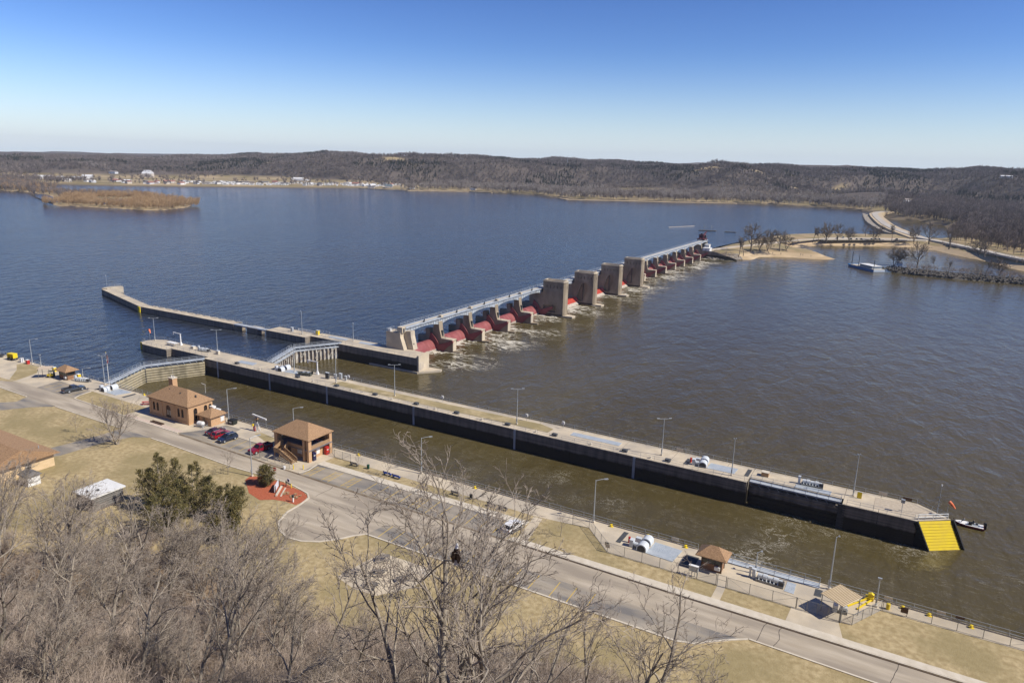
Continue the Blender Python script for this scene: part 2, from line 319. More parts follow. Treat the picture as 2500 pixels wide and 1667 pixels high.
def foam(nt, g, col, b):
    """white water below the dam: torn streaks, thinning downstream; and the odd fleck elsewhere"""
    N = nt.nodes.new; Lk = nt.links.new
    sp = N('ShaderNodeSeparateXYZ'); Lk(g.outputs[0], sp.inputs[0])
    mp = N('ShaderNodeMapping'); mp.inputs['Scale'].default_value = (0.11,0.30,1); Lk(g.outputs[0], mp.inputs[0])
    n = N('ShaderNodeTexNoise'); n.inputs['Scale'].default_value = 1.0; n.inputs['Detail'].default_value = 9; n.inputs['Roughness'].default_value = 0.62; n.inputs['Distortion'].default_value = 0.9; Lk(mp.outputs[0], n.inputs['Vector'])
    ab = N('ShaderNodeMath'); ab.operation = 'SUBTRACT'; ab.inputs[1].default_value = 0.5; Lk(n.outputs[0], ab.inputs[0])
    ab2 = N('ShaderNodeMath'); ab2.operation = 'ABSOLUTE'; Lk(ab.outputs[0], ab2.inputs[0])
    fx = N('ShaderNodeMapRange'); fx.inputs['From Min'].default_value = 43; fx.inputs['From Max'].default_value = 84; fx.inputs['To Min'].default_value = 0.07; fx.inputs['To Max'].default_value = -0.012; Lk(sp.outputs[0], fx.inputs[0])
    fy = N('ShaderNodeMapRange'); fy.inputs['From Min'].default_value = 78; fy.inputs['From Max'].default_value = 90; Lk(sp.outputs[1], fy.inputs[0])
    pn = N('ShaderNodeTexNoise'); pn.inputs['Scale'].default_value = 0.06; pn.inputs['Detail'].default_value = 3; Lk(g.outputs[0], pn.inputs['Vector'])
    pm = N('ShaderNodeMapRange'); pm.inputs['From Min'].default_value = 0.38; pm.inputs['From Max'].default_value = 0.64; pm.inputs['To Min'].default_value = 0.0; pm.inputs['To Max'].default_value = 1.35; Lk(pn.outputs[0], pm.inputs[0])
    th = N('ShaderNodeMath'); th.operation = 'MULTIPLY'; Lk(fx.outputs[0], th.inputs[0]); Lk(fy.outputs[0], th.inputs[1])
    th2 = N('ShaderNodeMath'); th2.operation = 'MULTIPLY'; Lk(th.outputs[0], th2.inputs[0]); Lk(pm.outputs[0], th2.inputs[1])
    df = N('ShaderNodeMath'); df.operation = 'SUBTRACT'; Lk(th2.outputs[0], df.inputs[0]); Lk(ab2.outputs[0], df.inputs[1])
    ms = N('ShaderNodeMapRange'); ms.inputs['From Min'].default_value = -0.006; ms.inputs['From Max'].default_value = 0.03; Lk(df.outputs[0], ms.inputs[0])
    # scattered foam threads in the lock approach
    mp3 = N('ShaderNodeMapping'); mp3.inputs['Scale'].default_value = (0.22,0.3,1); Lk(g.outputs[0], mp3.inputs[0])
    n3 = N('ShaderNodeTexNoise'); n3.inputs['Scale'].default_value = 1.0; n3.inputs['Detail'].default_value = 8; n3.inputs['Roughness'].default_value = 0.72; n3.inputs['Distortion'].default_value = 1.6; Lk(mp3.outputs[0], n3.inputs['Vector'])
    s3 = N('ShaderNodeMath'); s3.operation = 'SUBTRACT'; s3.inputs[1].default_value = 0.5; Lk(n3.outputs[0], s3.inputs[0])
    a3 = N('ShaderNodeMath'); a3.operation = 'ABSOLUTE'; Lk(s3.outputs[0], a3.inputs[0])
    p3 = N('ShaderNodeTexNoise'); p3.inputs['Scale'].default_value = 0.045; p3.inputs['Detail'].default_value = 3; Lk(g.outputs[0], p3.inputs['Vector'])
    r3 = N('ShaderNodeMapRange'); r3.inputs['From Min'].default_value = 0.56; r3.inputs['From Max'].default_value = 0.74; r3.inputs['To Max'].default_value = 0.02; Lk(p3.outputs[0], r3.inputs[0])
    x3 = N('ShaderNodeMapRange'); x3.inputs['From Min'].default_value = 95; x3.inputs['From Max'].default_value = 150; Lk(sp.outputs[0], x3.inputs[0])
    y3 = N('ShaderNodeMapRange'); y3.inputs['From Min'].default_value = 70; y3.inputs['From Max'].default_value = 42; Lk(sp.outputs[1], y3.inputs[0])
    q3 = N('ShaderNodeMath'); q3.operation = 'MULTIPLY'; Lk(r3.outputs[0], q3.inputs[0]); Lk(x3.outputs[0], q3.inputs[1])
    q4 = N('ShaderNodeMath'); q4.operation = 'MULTIPLY'; Lk(q3.outputs[0], q4.inputs[0]); Lk(y3.outputs[0], q4.inputs[1])
    d3 = N('ShaderNodeMath'); d3.operation = 'SUBTRACT'; Lk(q4.outputs[0], d3.inputs[0]); Lk(a3.outputs[0], d3.inputs[1])
    m3 = N('ShaderNodeMapRange'); m3.inputs['From Min'].default_value = -0.002; m3.inputs['From Max'].default_value = 0.012; m3.inputs['To Max'].default_value = 0.75; Lk(d3.outputs[0], m3.inputs[0])
    mxm = N('ShaderNodeMath'); mxm.operation = 'MAXIMUM'; Lk(ms.outputs[0], mxm.inputs[0]); Lk(m3.outputs[0], mxm.inputs[1])
    mx = N('ShaderNodeMixRGB'); mx.inputs[2].default_value = (0.66,0.62,0.52,1); Lk(mxm.outputs[0], mx.inputs[0]); Lk(col, mx.inputs[1])
    rr = N('ShaderNodeMapRange'); rr.inputs['To Min'].default_value = b.inputs['Roughness'].default_value; rr.inputs['To Max'].default_value = 0.8; Lk(mxm.outputs[0], rr.inputs[0]); Lk(rr.outputs[0], b.inputs['Roughness'])
    return mx.outputs[0]
M['water_up'] = water_mat('upper_pool_water', (0.026,0.033,0.047), (0.034,0.040,0.052), 0.10, 1.0, 0.26, 0.26, 0.95)
M['water_lo'] = water_mat('lower_pool_water', (0.068,0.053,0.021), (0.092,0.074,0.033), 0.13, 0.6, 0.15, 0.17, 0.8, foam, 0.27)

def grass_mat():
    m = mat('dormant_grass', (0.325,0.255,0.13), (0.465,0.375,0.215), 0.95, 0.7, 10, 0.5, 8, c3=(0.285,0.23,0.115), s3=0.12, dist=0.1)
    return m
M['grass'] = grass_mat()
def slope_mat():
    """lawn on the flat, leaf litter where the bluff rises"""
    m = bpy.data.materials.new('bank_ground'); m.use_nodes = True; nt = m.node_tree; N = nt.nodes.new; Lk = nt.links.new
    b = nt.nodes['Principled BSDF']; b.inputs['Roughness'].default_value = 0.95; b.inputs['Specular IOR Level'].default_value = 0.2
    g = N('ShaderNodeNewGeometry')
    def ramp(sc, det, a, c, lo=0.36, hi=0.66):
        n = N('ShaderNodeTexNoise'); n.inputs['Scale'].default_value = sc; n.inputs['Detail'].default_value = det; Lk(g.outputs[0], n.inputs['Vector'])
        r = N('ShaderNodeValToRGB'); r.color_ramp.elements[0].position = lo; r.color_ramp.elements[1].position = hi
        r.color_ramp.elements[0].color = (*a,1); r.color_ramp.elements[1].color = (*c,1); Lk(n.outputs[0], r.inputs[0]); return n, r.outputs[0]
    n1, g1 = ramp(1.1, 12, (0.325,0.25,0.13), (0.48,0.385,0.22))
    n2, g2 = ramp(0.085, 6, (0,0,0), (1,1,1), 0.45, 0.6)
    mg = N('ShaderNodeMixRGB'); mg.inputs[2].default_value = (0.27,0.22,0.11,1); Lk(g2, mg.inputs[0]); Lk(g1, mg.inputs[1])
    sf = N('ShaderNodeMath'); sf.operation = 'MULTIPLY'; sf.inputs[1].default_value = 0.75; Lk(g2, sf.inputs[0]); Lk(sf.outputs[0], mg.inputs[0])
    n3, l1 = ramp(1.6, 12, (0.15,0.105,0.068), (0.33,0.245,0.16), 0.35, 0.68)
    at = N('ShaderNodeAttribute'); at.attribute_name = 'litter'
    ad = N('ShaderNodeMath'); ad.operation = 'ADD'; Lk(at.outputs['Fac'], ad.inputs[0]); 
    nz = N('ShaderNodeMath'); nz.operation = 'MULTIPLY_ADD'; nz.inputs[1].default_value = 0.8; nz.inputs[2].default_value = -0.4; Lk(n2.outputs[0], nz.inputs[0]); Lk(nz.outputs[0], ad.inputs[1])
    mr = N('ShaderNodeMapRange'); mr.inputs['From Min'].default_value = 0.35; mr.inputs['From Max'].default_value = 0.65; Lk(ad.outputs[0], mr.inputs[0])
    mx = N('ShaderNodeMixRGB'); Lk(mr.outputs[0], mx.inputs[0]); Lk(mg.outputs[0], mx.inputs[1]); Lk(l1, mx.inputs[2]); Lk(mx.outputs[0], b.inputs['Base Color'])
    bp = N('ShaderNodeBump'); bp.inputs['Strength'].default_value = 0.5; bp.inputs['Distance'].default_value = 0.12
    nb = N('ShaderNodeTexNoise'); nb.inputs['Scale'].default_value = 4.0; nb.inputs['Detail'].default_value = 4; Lk(g.outputs[0], nb.inputs['Vector']); Lk(nb.outputs[0], bp.inputs['Height']); Lk(bp.outputs[0], b.inputs['Normal'])
    return m
M['bank'] = slope_mat()
def hill_mat():
    m = bpy.data.materials.new('hill_ground'); m.use_nodes = True; nt = m.node_tree; N = nt.nodes.new; Lk = nt.links.new
    b = nt.nodes['Principled BSDF']; b.inputs['Roughness'].default_value = 0.97; b.inputs['Specular IOR Level'].default_value = 0.15
    g = N('ShaderNodeNewGeometry')
    def ramp(sc, det, a, c, lo=0.38, hi=0.64):
        n = N('ShaderNodeTexNoise'); n.inputs['Scale'].default_value = sc; n.inputs['Detail'].default_value = det; Lk(g.outputs[0], n.inputs['Vector'])
        r = N('ShaderNodeValToRGB'); r.color_ramp.elements[0].position = lo; r.color_ramp.elements[1].position = hi
        r.color_ramp.elements[0].color = (*a,1); r.color_ramp.elements[1].color = (*c,1); Lk(n.outputs[0], r.inputs[0]); return r.outputs[0]
    flat = ramp(0.012, 6, (0.22,0.18,0.09), (0.40,0.31,0.19)); wood = ramp(0.02, 8, (0.085,0.07,0.06), (0.135,0.11,0.092))
    sp = N('ShaderNodeSeparateXYZ'); Lk(g.outputs[0], sp.inputs[0])
    mr = N('ShaderNodeMapRange'); mr.inputs['From Min'].default_value = 5; mr.inputs['From Max'].default_value = 11; Lk(sp.outputs[2], mr.inputs[0])
    mb_ = N('ShaderNodeMapRange'); mb_.inputs['From Min'].default_value = -0.2; mb_.inputs['From Max'].default_value = -0.9; Lk(sp.outputs[2], mb_.inputs[0])
    mk = N('ShaderNodeMixRGB'); mk.inputs[2].default_value = (0.17,0.135,0.09,1); Lk(mb_.outputs[0], mk.inputs[0]); Lk(flat, mk.inputs[1])
    mx = N('ShaderNodeMixRGB'); Lk(mr.outputs[0], mx.inputs[0]); Lk(mk.outputs[0], mx.inputs[1]); Lk(wood, mx.inputs[2])
    at = N('ShaderNodeAttribute'); at.attribute_name = 'clearing'; mc = N('ShaderNodeMixRGB'); mc.inputs[2].default_value = (0.37,0.29,0.16,1); Lk(at.outputs['Fac'], mc.inputs[0]); Lk(mx.outputs[0], mc.inputs[1])
    Lk(mc.outputs[0], b.inputs['Base Color']); return m
M['hill'] = hill_mat()
def far_twig():
    """bare crowns of the far woods, each instance with a shade of its own"""
    m = bpy.data.materials.new('far_bare_crown'); m.use_nodes = True; nt = m.node_tree; N = nt.nodes.new; Lk = nt.links.new
    b = nt.nodes['Principled BSDF']; b.inputs['Roughness'].default_value = 0.97; b.inputs['Specular IOR Level'].default_value = 0.1
    g = N('ShaderNodeNewGeometry'); n = N('ShaderNodeTexNoise'); n.inputs['Scale'].default_value = 0.035; n.inputs['Detail'].default_value = 6; Lk(g.outputs[0], n.inputs['Vector'])
    oi = N('ShaderNodeObjectInfo'); ad = N('ShaderNodeMath'); ad.operation = 'MULTIPLY_ADD'; ad.inputs[1].default_value = 0.42; Lk(oi.outputs['Random'], ad.inputs[0])
    h = N('ShaderNodeMath'); h.operation = 'MULTIPLY'; h.inputs[1].default_value = 0.58; Lk(n.outputs[0], h.inputs[0]); Lk(h.outputs[0], ad.inputs[2])
    r = N('ShaderNodeValToRGB'); e = r.color_ramp.elements; e[0].position = 0.22; e[0].color = (0.12,0.098,0.088,1); e[1].position = 0.8; e[1].color = (0.34,0.285,0.245,1)
    k = r.color_ramp.elements.new(0.5); k.color = (0.20,0.162,0.142,1); Lk(ad.outputs[0], r.inputs[0]); Lk(r.outputs[0], b.inputs['Base Color']); return m
M['fartwig'] = far_twig()
M['farpale'] = mat('far_pale_crown', (0.27,0.23,0.195), (0.42,0.365,0.315), 0.97, 0.03, 5)
M['pine'] = mat('far_pine', (0.022,0.026,0.014), (0.05,0.05,0.026), 0.95, 0.05, 4)
M['fardark'] = mat('far_tree_bark', (0.12,0.095,0.075), (0.22,0.18,0.145), 0.95, 0.4, 4)
M['willow'] = mat('willow_twigs', (0.32,0.205,0.105), (0.47,0.32,0.175), 0.95, 0.05, 5)
M['brush'] = mat('brush_twigs', (0.27,0.215,0.175), (0.42,0.345,0.28), 0.95, 0.3, 4)
# ================================================================== the setting
NV = (-0.49267114, 0.87021557); RV = (0.87021557, 0.49267114)     # down the bluff, along it
def slope_s(x, y): return (x-CAM.x)*NV[0]+(y-CAM.y)*NV[1]
def ground_z(x, y):
    s = slope_s(x, y); u = (x-CAM.x)*RV[0]+(y-CAM.y)*RV[1]
    t = min(1, max(0, (u+45)/60)); st = 95-13*t-25*min(1, max(0, (u-15)/40))
    d = st-s
    if d <= -6: return 0.0
    z = 0.55*d if d > 6 else 0.55*(d+6)**2/24
    z += 0.5*mnoise.noise(Vector((x*0.08, y*0.08, 3.1)))*min(1, max(0, d/12))
    if s < 4: z += (4-s)*3.0
    return max(0.0, min(z, 62.5))
def build_ground():
    xs = [-700,-400,-250,-160,-110]+[-80+4*i for i in range(84)]+[260+20*i for i in range(12)]+[600,900]
    ys = [-700,-450,-320,-260]+[-220+5*i for i in range(12)]+[-160+2.5*i for i in range(61)]+[-6.2,-4,-2,-1.1]
    V = []; F = []; lit = []
    for y in ys:
        for x in xs:
            V.append((x, y, ground_z(x, y)-(0.0 if y < -1.2 else 0.012)))
            s = slope_s(x, y); u = (x-CAM.x)*RV[0]+(y-CAM.y)*RV[1]; t = min(1, max(0, (u+45)/60))
            lit.append(min(1, max(0, (101-15*t+18*min(1, max(0, (-u-25)/30))-25*min(1, max(0, (u-15)/40))-s)/16)))
    nx = len(xs)
    for j in range(len(ys)-1):
        for i in range(nx-1): F.append((j*nx+i, j*nx+i+1, (j+1)*nx+i+1, (j+1)*nx+i))
    me = bpy.data.meshes.new('ground'); me.from_pydata(V, [], F); me.materials.append(M['bank'])
    a = me.attributes.new('litter', 'FLOAT', 'POINT'); a.data.foreach_set('value', lit)
    me.polygons.foreach_set('use_smooth', [True]*len(F)); me.update()
    tag(link('ground', me), 'dormant lawn along the lock that rises into the leaf covered bluff', kind='structure')
build_ground()

up_poly = [(0,33.5),(-8.2,17),(0,0),(-6500,0),(-6500,6500),(140,6500),(130,1240),(122,1150),(142,965),(160,850),(168,790),(110,745),(70,700),(52,623),(42,532),(41,462),(40.6,81),(20,81),(20,74.8),(12.8,60.2),(20,42.2),(20,40),(0,40)]
tag(struct('river', MB().sheet([(-400,-0.5),(6500,-0.5),(6500,6500),(-400,6500)], Z_LO), M['water_lo']), 'brown river below the dam and in the lock chamber')
tag(struct('upper_pool', MB().sheet(up_poly, Z_UP), M['water_up']), 'wind ruffled blue water held above the dam')
tag(struct('river_bed', MB().sheet([(-6500,-2),(6500,-2),(6500,6900),(-6500,6900)], -11), M['sand']))

# ---- far shore, flats and wooded bluffs
SHORE = [(-6000,300),(-2400,420),(-1650,640),(-1415,690),(-1300,735),(-1213,786),(-1118,904),(-1016,1031),(-928,1167),(-793,1172),(-698,1270),(-538,1262),(-440,1190),(-398,1148),(-330,1200),(-232,1249),(-128,1327),(17,1340),(97,1287),(128,1238),(158,1135),(187,1157),(206,1079),(229,1033),(232,960),(236,840),(255,760),(285,690),(330,600),(370,540),(420,500),(900,470),(6500,430),(6500,6500),(-6000,6500)]
HBASE = [(-6000,400),(-2600,560),(-1900,760),(-1761,828),(-1631,1056),(-1480,1321),(-1274,1349),(-1102,1320),(-988,1326),(-832,1385),(-713,1479),(-549,1608),(-413,1679),(-296,1634),(-151,1624),(-29,1660),(60,1690),(170,1800),(260,1690),(450,1600),(800,1400),(1400,1150),(6500,700),(6500,6500),(-6000,6500)]
def sdist(P, poly):
    A = np.array(poly, float); B = np.roll(A, -1, 0); d2 = np.full(len(P), 1e18); ins = np.zeros(len(P), bool)
    for a, b in zip(A, B):
        ab = b-a; t = np.clip(((P-a)@ab)/(ab@ab), 0, 1); q = P-(a+t[:,None]*ab); d2 = np.minimum(d2, (q*q).sum(1))
        c = (a[1] > P[:,1]) != (b[1] > P[:,1])
        with np.errstate(divide='ignore', invalid='ignore'):
            ins ^= c & (P[:,0] < (b[0]-a[0])*(P[:,1]-a[1])/(b[1]-a[1]+1e-12)+a[0])
    d = np.sqrt(d2); return np.where(ins, d, -d)
AZ = [-80,-64,-52,-47,-43,-37,-30,-27,-22,-16,-10,-4,-1,2,5,12]
AH = [ 30,  36, 42,  51, 61, 66, 62, 66, 58, 60, 65, 62, 56, 66, 64, 62]
def fbm(x, y, s, o=4, ph=0.0):
    v = 0; a = 1; t = 0
    for k in range(o):
        v += a*mnoise.noise(Vector((x/s+ph, y/s-ph, 1.7*k+ph))); t += a; a *= 0.5; s *= 0.5
    return v/t
def terrain_h(P):
    ds = sdist(P, SHORE); dh = sdist(P, HBASE)
    az = np.degrees(np.arctan2(P[:,0]-CAM.x, P[:,1]-CAM.y)); A = np.interp(az, AZ, AH)
    n1 = np.array([fbm(x, y, 420, 3, 5.0) for x, y in P]); n2 = np.array([fbm(x, y, 170, 4, 9.0) for x, y in P])
    t = np.clip((dh+n1*420+n2*90+30)/(240+n1*120), 0, 1); t = t*t*(3-2*t)
    rid = 1-2.2*np.abs(np.array([fbm(x, y, 330, 3, 14.0) for x, y in P])); fade = np.clip(1-(dh-150)/420, 0, 1); t = t*(1-fade*0.55*np.clip(1-rid, 0, 1))
    h = np.where(ds < 0, np.maximum(-10, -1.9+ds*0.35), np.minimum(1.0, -1.9+ds*0.2))+np.clip(ds/500, 0, 1)*1.5+t*(A*(0.90+0.55*n1)+14*n2)+np.clip((dh-350)/900, 0, 1)*(6+10*n1)
    return h, ds, dh
CLEAR = [(-49.6,-46.6,170,200),(-44.7,-43.9,170,205),(-39.6,-37.0,185,220),(-17.6,-14.5,180,205),(-11.7,-11.1,190,240),(-9.0,-6.0,185,205),(-60.6,-59.6,170,200)]
def clearing(P, dh):
    az = np.degrees(np.arctan2(P[:,0]-CAM.x, P[:,1]-CAM.y)); n = np.array([fbm(x, y, 60, 2, 3.3) for x, y in P]); c = np.zeros(len(P), bool)
    for a0, a1, d0, d1 in CLEAR: c |= (az+n*0.8 > a0) & (az+n*0.8 < a1) & (dh+n*40 > d0) & (dh+n*40 < d1)
    return c
def build_far():
    xs = np.concatenate([np.arange(-6000,-2700,150), np.arange(-2700,900,24), np.arange(900,5000,150)])
    ys = np.concatenate([np.arange(440,2300,24), np.arange(2300,7000,160)])
    X, Y = np.meshgrid(xs, ys); P = np.stack([X.ravel(), Y.ravel()], 1); h, ds, dh = terrain_h(P)
    V = [(float(p[0]), float(p[1]), float(z)) for p, z in zip(P, h)]; nx = len(xs)
    keep = (ds > -60)
    F = []
    for j in range(len(ys)-1):
        for i in range(nx-1):
            q = (j*nx+i, j*nx+i+1, (j+1)*nx+i+1, (j+1)*nx+i)
            if keep[list(q)].any(): F.append(q)
    me = bpy.data.meshes.new('hills'); me.from_pydata(V, [], F); a_ = me.attributes.new('clearing', 'FLOAT', 'POINT'); a_.data.foreach_set('value', clearing(P, dh).astype(np.float32)); me.materials.append(M['hill']); me.polygons.foreach_set('use_smooth', [True]*len(F)); me.update()
    tag(link('hills', me), 'leafless wooded bluffs and flat bottomland across the river', kind='structure')
build_far()

# ---- land by the far end of the dam
PARK = [(41,461),(61,461),(72,470),(81,478),(82,502),(92,511),(105,516),(128,517),(137,528),(123,553),(106,569),(96,578),(92,612),(112,635),(151,666),(163,674),(189,685),(208,670),(220,643),(235,620),(247,600),(261,560),(275,535),(330,470),(420,440),(460,520),(370,560),(300,690),(262,760),(242,830),(215,800),(200,770),(185,815),(170,795),(116,751),(80,715),(63,693),(48,623),(38,532)]
def lumpy(name, poly, top, edge, matl, label, amp=0.4, step=6.0, sc=20.0, kind='structure'):
    """ground patch with sloping banks and an uneven top"""
    A = np.array(poly); x0, y0 = A.min(0)-edge*0-2; x1, y1 = A.max(0)+2
    xs = np.arange(x0, x1+step, step); ys = np.arange(y0, y1+step, step); X, Y = np.meshgrid(xs, ys); P = np.stack([X.ravel(), Y.ravel()], 1)
    d = sdist(P, poly); nx = len(xs)
    z = -6.4+(top+6.4)*np.clip((d+2.0)/edge, 0, 1)+np.array([amp*fbm(x, y, sc, 3) for x, y in P])*np.clip(d/edge, 0, 1)
    V = [(float(p[0]), float(p[1]), float(q)) for p, q in zip(P, z)]; F = []
    for j in range(len(ys)-1):
        for i in range(nx-1):
            q = (j*nx+i, j*nx+i+1, (j+1)*nx+i+1, (j+1)*nx+i)
            if (d[list(q)] > -step*1.2).any(): F.append(q)
    me = bpy.data.meshes.new(name); me.from_pydata(V, [], F); me.materials.append(matl); me.polygons.foreach_set('use_smooth', [True]*len(F)); me.update()
    return tag(link(name, me), label, kind=kind)
def park_mat():
    m = bpy.data.materials.new('park_ground'); m.use_nodes = True; nt = m.node_tree; N = nt.nodes.new; Lk = nt.links.new
    b = nt.nodes['Principled BSDF']; b.inputs['Roughness'].default_value = 0.95; g = N('ShaderNodeNewGeometry')
    n = N('ShaderNodeTexNoise'); n.inputs['Scale'].default_value = 0.06; n.inputs['Detail'].default_value = 7; Lk(g.outputs[0], n.inputs['Vector'])
    r = N('ShaderNodeValToRGB'); r.color_ramp.elements[0].position = 0.36; r.color_ramp.elements[1].position = 0.62; r.color_ramp.elements[0].color = (0.23,0.19,0.085,1); r.color_ramp.elements[1].color = (0.37,0.27,0.15,1); Lk(n.outputs[0], r.inputs[0])
    sp = N('ShaderNodeSeparateXYZ'); Lk(g.outputs[0], sp.inputs[0]); ad = N('ShaderNodeMath'); ad.operation = 'ADD'; Lk(sp.outputs[2], ad.inputs[0]); Lk(n.outputs[0], ad.inputs[1])
    mr = N('ShaderNodeMapRange'); mr.inputs['From Min'].default_value = -1.2; mr.inputs['From Max'].default_value = -2.2; Lk(ad.outputs[0], mr.inputs[0])
    mx = N('ShaderNodeMixRGB'); mx.inputs[2].default_value = (0.50,0.375,0.225,1); Lk(mr.outputs[0], mx.inputs[0]); Lk(r.outputs[0], mx.inputs[1]); Lk(mx.outputs[0], b.inputs['Base Color']); return m
M['park'] = park_mat()
lumpy('park_ground', PARK, -0.6, 14.0, M['park'], 'brown riverside park at the far end of the dam', 0.9, 5.0, 30)
lumpy('sand_beach', [(70,466),(84,476),(84,500),(94,509),(106,515),(129,516),(139,528),(123,551),(106,565),(94,560),(82,530),(74,500),(64,474)], -3.4, 9.0, M['sand'], 'pale sand spit below the far end of the dam', 0.4, 4.0, 18)
lumpy('sand_shore', [(94,598),(112,637),(152,668),(190,687),(212,672),(238,622),(263,562),(275,540),(279,548),(245,618),(218,676),(196,694),(150,676),(108,646),(88,606)], -3.7, 6.0, M['sand'], 'sandy rim of the quiet cove', 0.3, 4.0, 18)
struct('park_road', ribbon([(134,1240),(124,1200),(122,1150),(130,1070),(141,985),(151,910),(163,845),(177,790),(192,735),(203,715),(216,690),(236,650),(258,600),(285,545),(340,470)], 8, -0.4, 1.15), mat('pale_road', (0.42,0.385,0.335), (0.49,0.455,0.40), 0.93, 0.05, 5))
struct('embankment', ribbon([(137,1240),(126,1200),(123,1150),(131,1070),(142,985),(152,910),(164,845),(178,785),(192,730)], 17, -6, 0.75), mat('sandy_shoulder', (0.47,0.37,0.235), (0.54,0.43,0.28), 0.95, 0.05, 5))
struct('parking_area', MB().prism([(112,636),(126,650),(150,671),(176,690),(199,702),(203,713),(186,712),(160,700),(134,682),(112,660)], -0.5, 0.42), mat('gravel_lot', (0.46,0.40,0.31), (0.53,0.47,0.375), 0.95, 0.05, 5))
struct('access_path', ribbon([(49,474),(56,500),(66,530),(80,570),(96,622),(118,660)], 3.5, -0.5, 0.38), mat('path_gravel', (0.45,0.39,0.31), (0.52,0.46,0.38), 0.95, 0.1, 4))
def rocks(name, label, line, n, spread, zc, rmin, rmax, matl, seed=1):
    """loose riprap, too many to pick apart: one mesh"""
    rnd = random.Random(seed); mb = MB(); L = [Vector((*p,0)) for p in line]; seg = [(L[i+1]-L[i]).length for i in range(len(L)-1)]; tot = sum(seg)
    for _ in range(n):
        t = rnd.random()*tot; i = 0
        while i < len(seg)-1 and t > seg[i]: t -= seg[i]; i += 1
        d = (L[i+1]-L[i]).normalized(); w = rnd.uniform(-1, 1)*spread; p = L[i]+d*t+Vector((-d.y, d.x, 0))*w
        r = rnd.uniform(rmin, rmax); z = zc(w/spread)+rnd.uniform(-0.15, 0.2)
        vs = [(p.x+r*rnd.uniform(.6,1.1)*sx, p.y+r*rnd.uniform(.6,1.1)*sy, z+r*rnd.uniform(.4,.8)*sz) for sx,sy,sz in ((1,0,0),(-1,0,0),(0,1,0),(0,-1,0),(0,0,1),(0,0,-1))]
        mb.add(vs, [(0,2,4),(2,1,4),(1,3,4),(3,0,4),(2,0,5),(1,2,5),(3,1,5),(0,3,5)])
    return tag(mb.build(name, matl), label, kind='stuff')
rocks('embankment_riprap', 'rock armour on the water side of the far causeway', [(112,1150),(120,1070),(130,975),(141,905),(152,845),(163,795)], 2600, 7, lambda w: -1.4+1.7*-w, 0.5, 1.3, M['rock'], 3)
rocks('bank_riprap', 'pale rock armour beside the far end of the dam', [(50,462),(62,466),(74,474)], 500, 6, lambda w: -3.6+1.6*w, 0.4, 1.0, M['rock'], 4)
DIKE = [(177,483),(184,472),(200,465),(223,464),(245,465),(261,467),(330,470),(420,476),(420,496),(330,490),(261,486),(243,485),(219,486),(199,489),(186,494),(180,494)]
lumpy('dike', DIKE, -2.3, 10, M['darkrock'], 'low dark rock dike with brush on it', 1.6, 3.0, 9)
rocks('dike_rocks', 'dark broken rock heaped along the low dike', [(179,485),(190,478),(223,474),(261,476),(330,480),(420,486)], 3200, 10, lambda w: -2.7-1.5*w*w, 0.5, 1.5, M['darkrock'], 5)
# ---- island in the upper pool
ISL = [(-1180,520),(-1100,545),(-1066,530),(-960,490),(-812,413),(-757,386),(-736,395),(-709,408),(-666,414),(-617,424),(-598,447),(-610,500),(-661,541),(-692,550),(-830,560),(-742,468),(-733,459),(-724,462),(-800,540),(-870,610),(-1045,640),(-1263,690),(-1700,720),(-1700,560)]
isl = [(-1700,560),(-1119,515),(-1066,528),(-950,480),(-830,428),(-757,388),(-709,408),(-666,414),(-617,424),(-598,449),(-622,506),(-661,541),(-692,548),(-870,600),(-1000,612),(-1085,596),(-1180,615),(-1290,655),(-1700,690)]
lumpy('island_ground', isl, -1.9, 14, M['park'], 'low willow island in the upper pool', 0.3, 9.0, 50)
struct('pond', MB().sheet([(-800,480),(-735,452),(-712,462),(-722,474),(-770,516),(-812,530),(-834,514)], -1.15), M['water_up'])
struct('slough', MB().sheet([(-1000,505),(-930,470),(-835,432),(-790,418),(-800,432),(-860,462),(-960,505)], -1.15), M['water_up'])
struct('sandbar', MB().prism([(-440,1185),(-400,1140),(-330,1185),(-232,1240),(-128,1318),(-128,1330),(-240,1262),(-350,1215)], -4, -2.0), M['sand'])
struct('shore_strip', MB().prism([(-928,1160),(-793,1165),(-698,1262),(-640,1262),(-640,1272),(-705,1280),(-800,1185),(-930,1180)], -4, -1.7), M['sand'])
tag(MB().prism([(-17,674),(0,680),(0,684),(-14,680)], -4, -1.9).build('islet', M['darkrock']), 'small dark islet with two bare bushes above the dam', 'islet')
tag(MB().prism([(10,678),(21,681.5),(21,684),(12,681)], -4, -2.0).build('islet', M['darkrock']), 'flat dark rock strip right of the bushy islet', 'islet')
tag(MB().bar((-56.5,692,-2.5),(-38.7,732,-2.5),1.2,0.5).build('log_boom', M['scale']), 'thin pale log boom floating above the dam', 'boom')

# ---- roads, lots, aprons by the lock (each sheet a few mm above the last)
APRON = [(-160,0.05),(-160,-14),(-60,-14),(-26.5,-13.6),(-12.3,-13.1),(-13.5,-6.1),(3.2,-6.6),(28.6,-6.8),(28.8,-13.7),(51,-14.0),(55.6,-7.6),(56,-4.0),(61.5,-4.0),(62,-8.0),(79,-8.3),(79.2,-14.7),(92.2,-15.1),(92.5,-9.2),(92.7,-4.4),(145.0,-4.8),(152,-3.9),(155,-3.5),(161.2,-9.8),(200.4,-9.7),(204,-3.1),(330,-2.9),(330,0.05)]
struct('concrete_apron', MB().sheet(APRON, 0.016), M['concrete'])
ROADN = [(-120,-60),(-60,-31),(-34,-18.5),(-27,-15.3),(-23,-13.6),(-15,-13.25),(5.6,-13.0),(30,-13.9),(52,-14.15),(80,-14.8),(98,-15.3),(121,-15.6),(175,-15.85),(215,-15.6),(330,-15.9)]
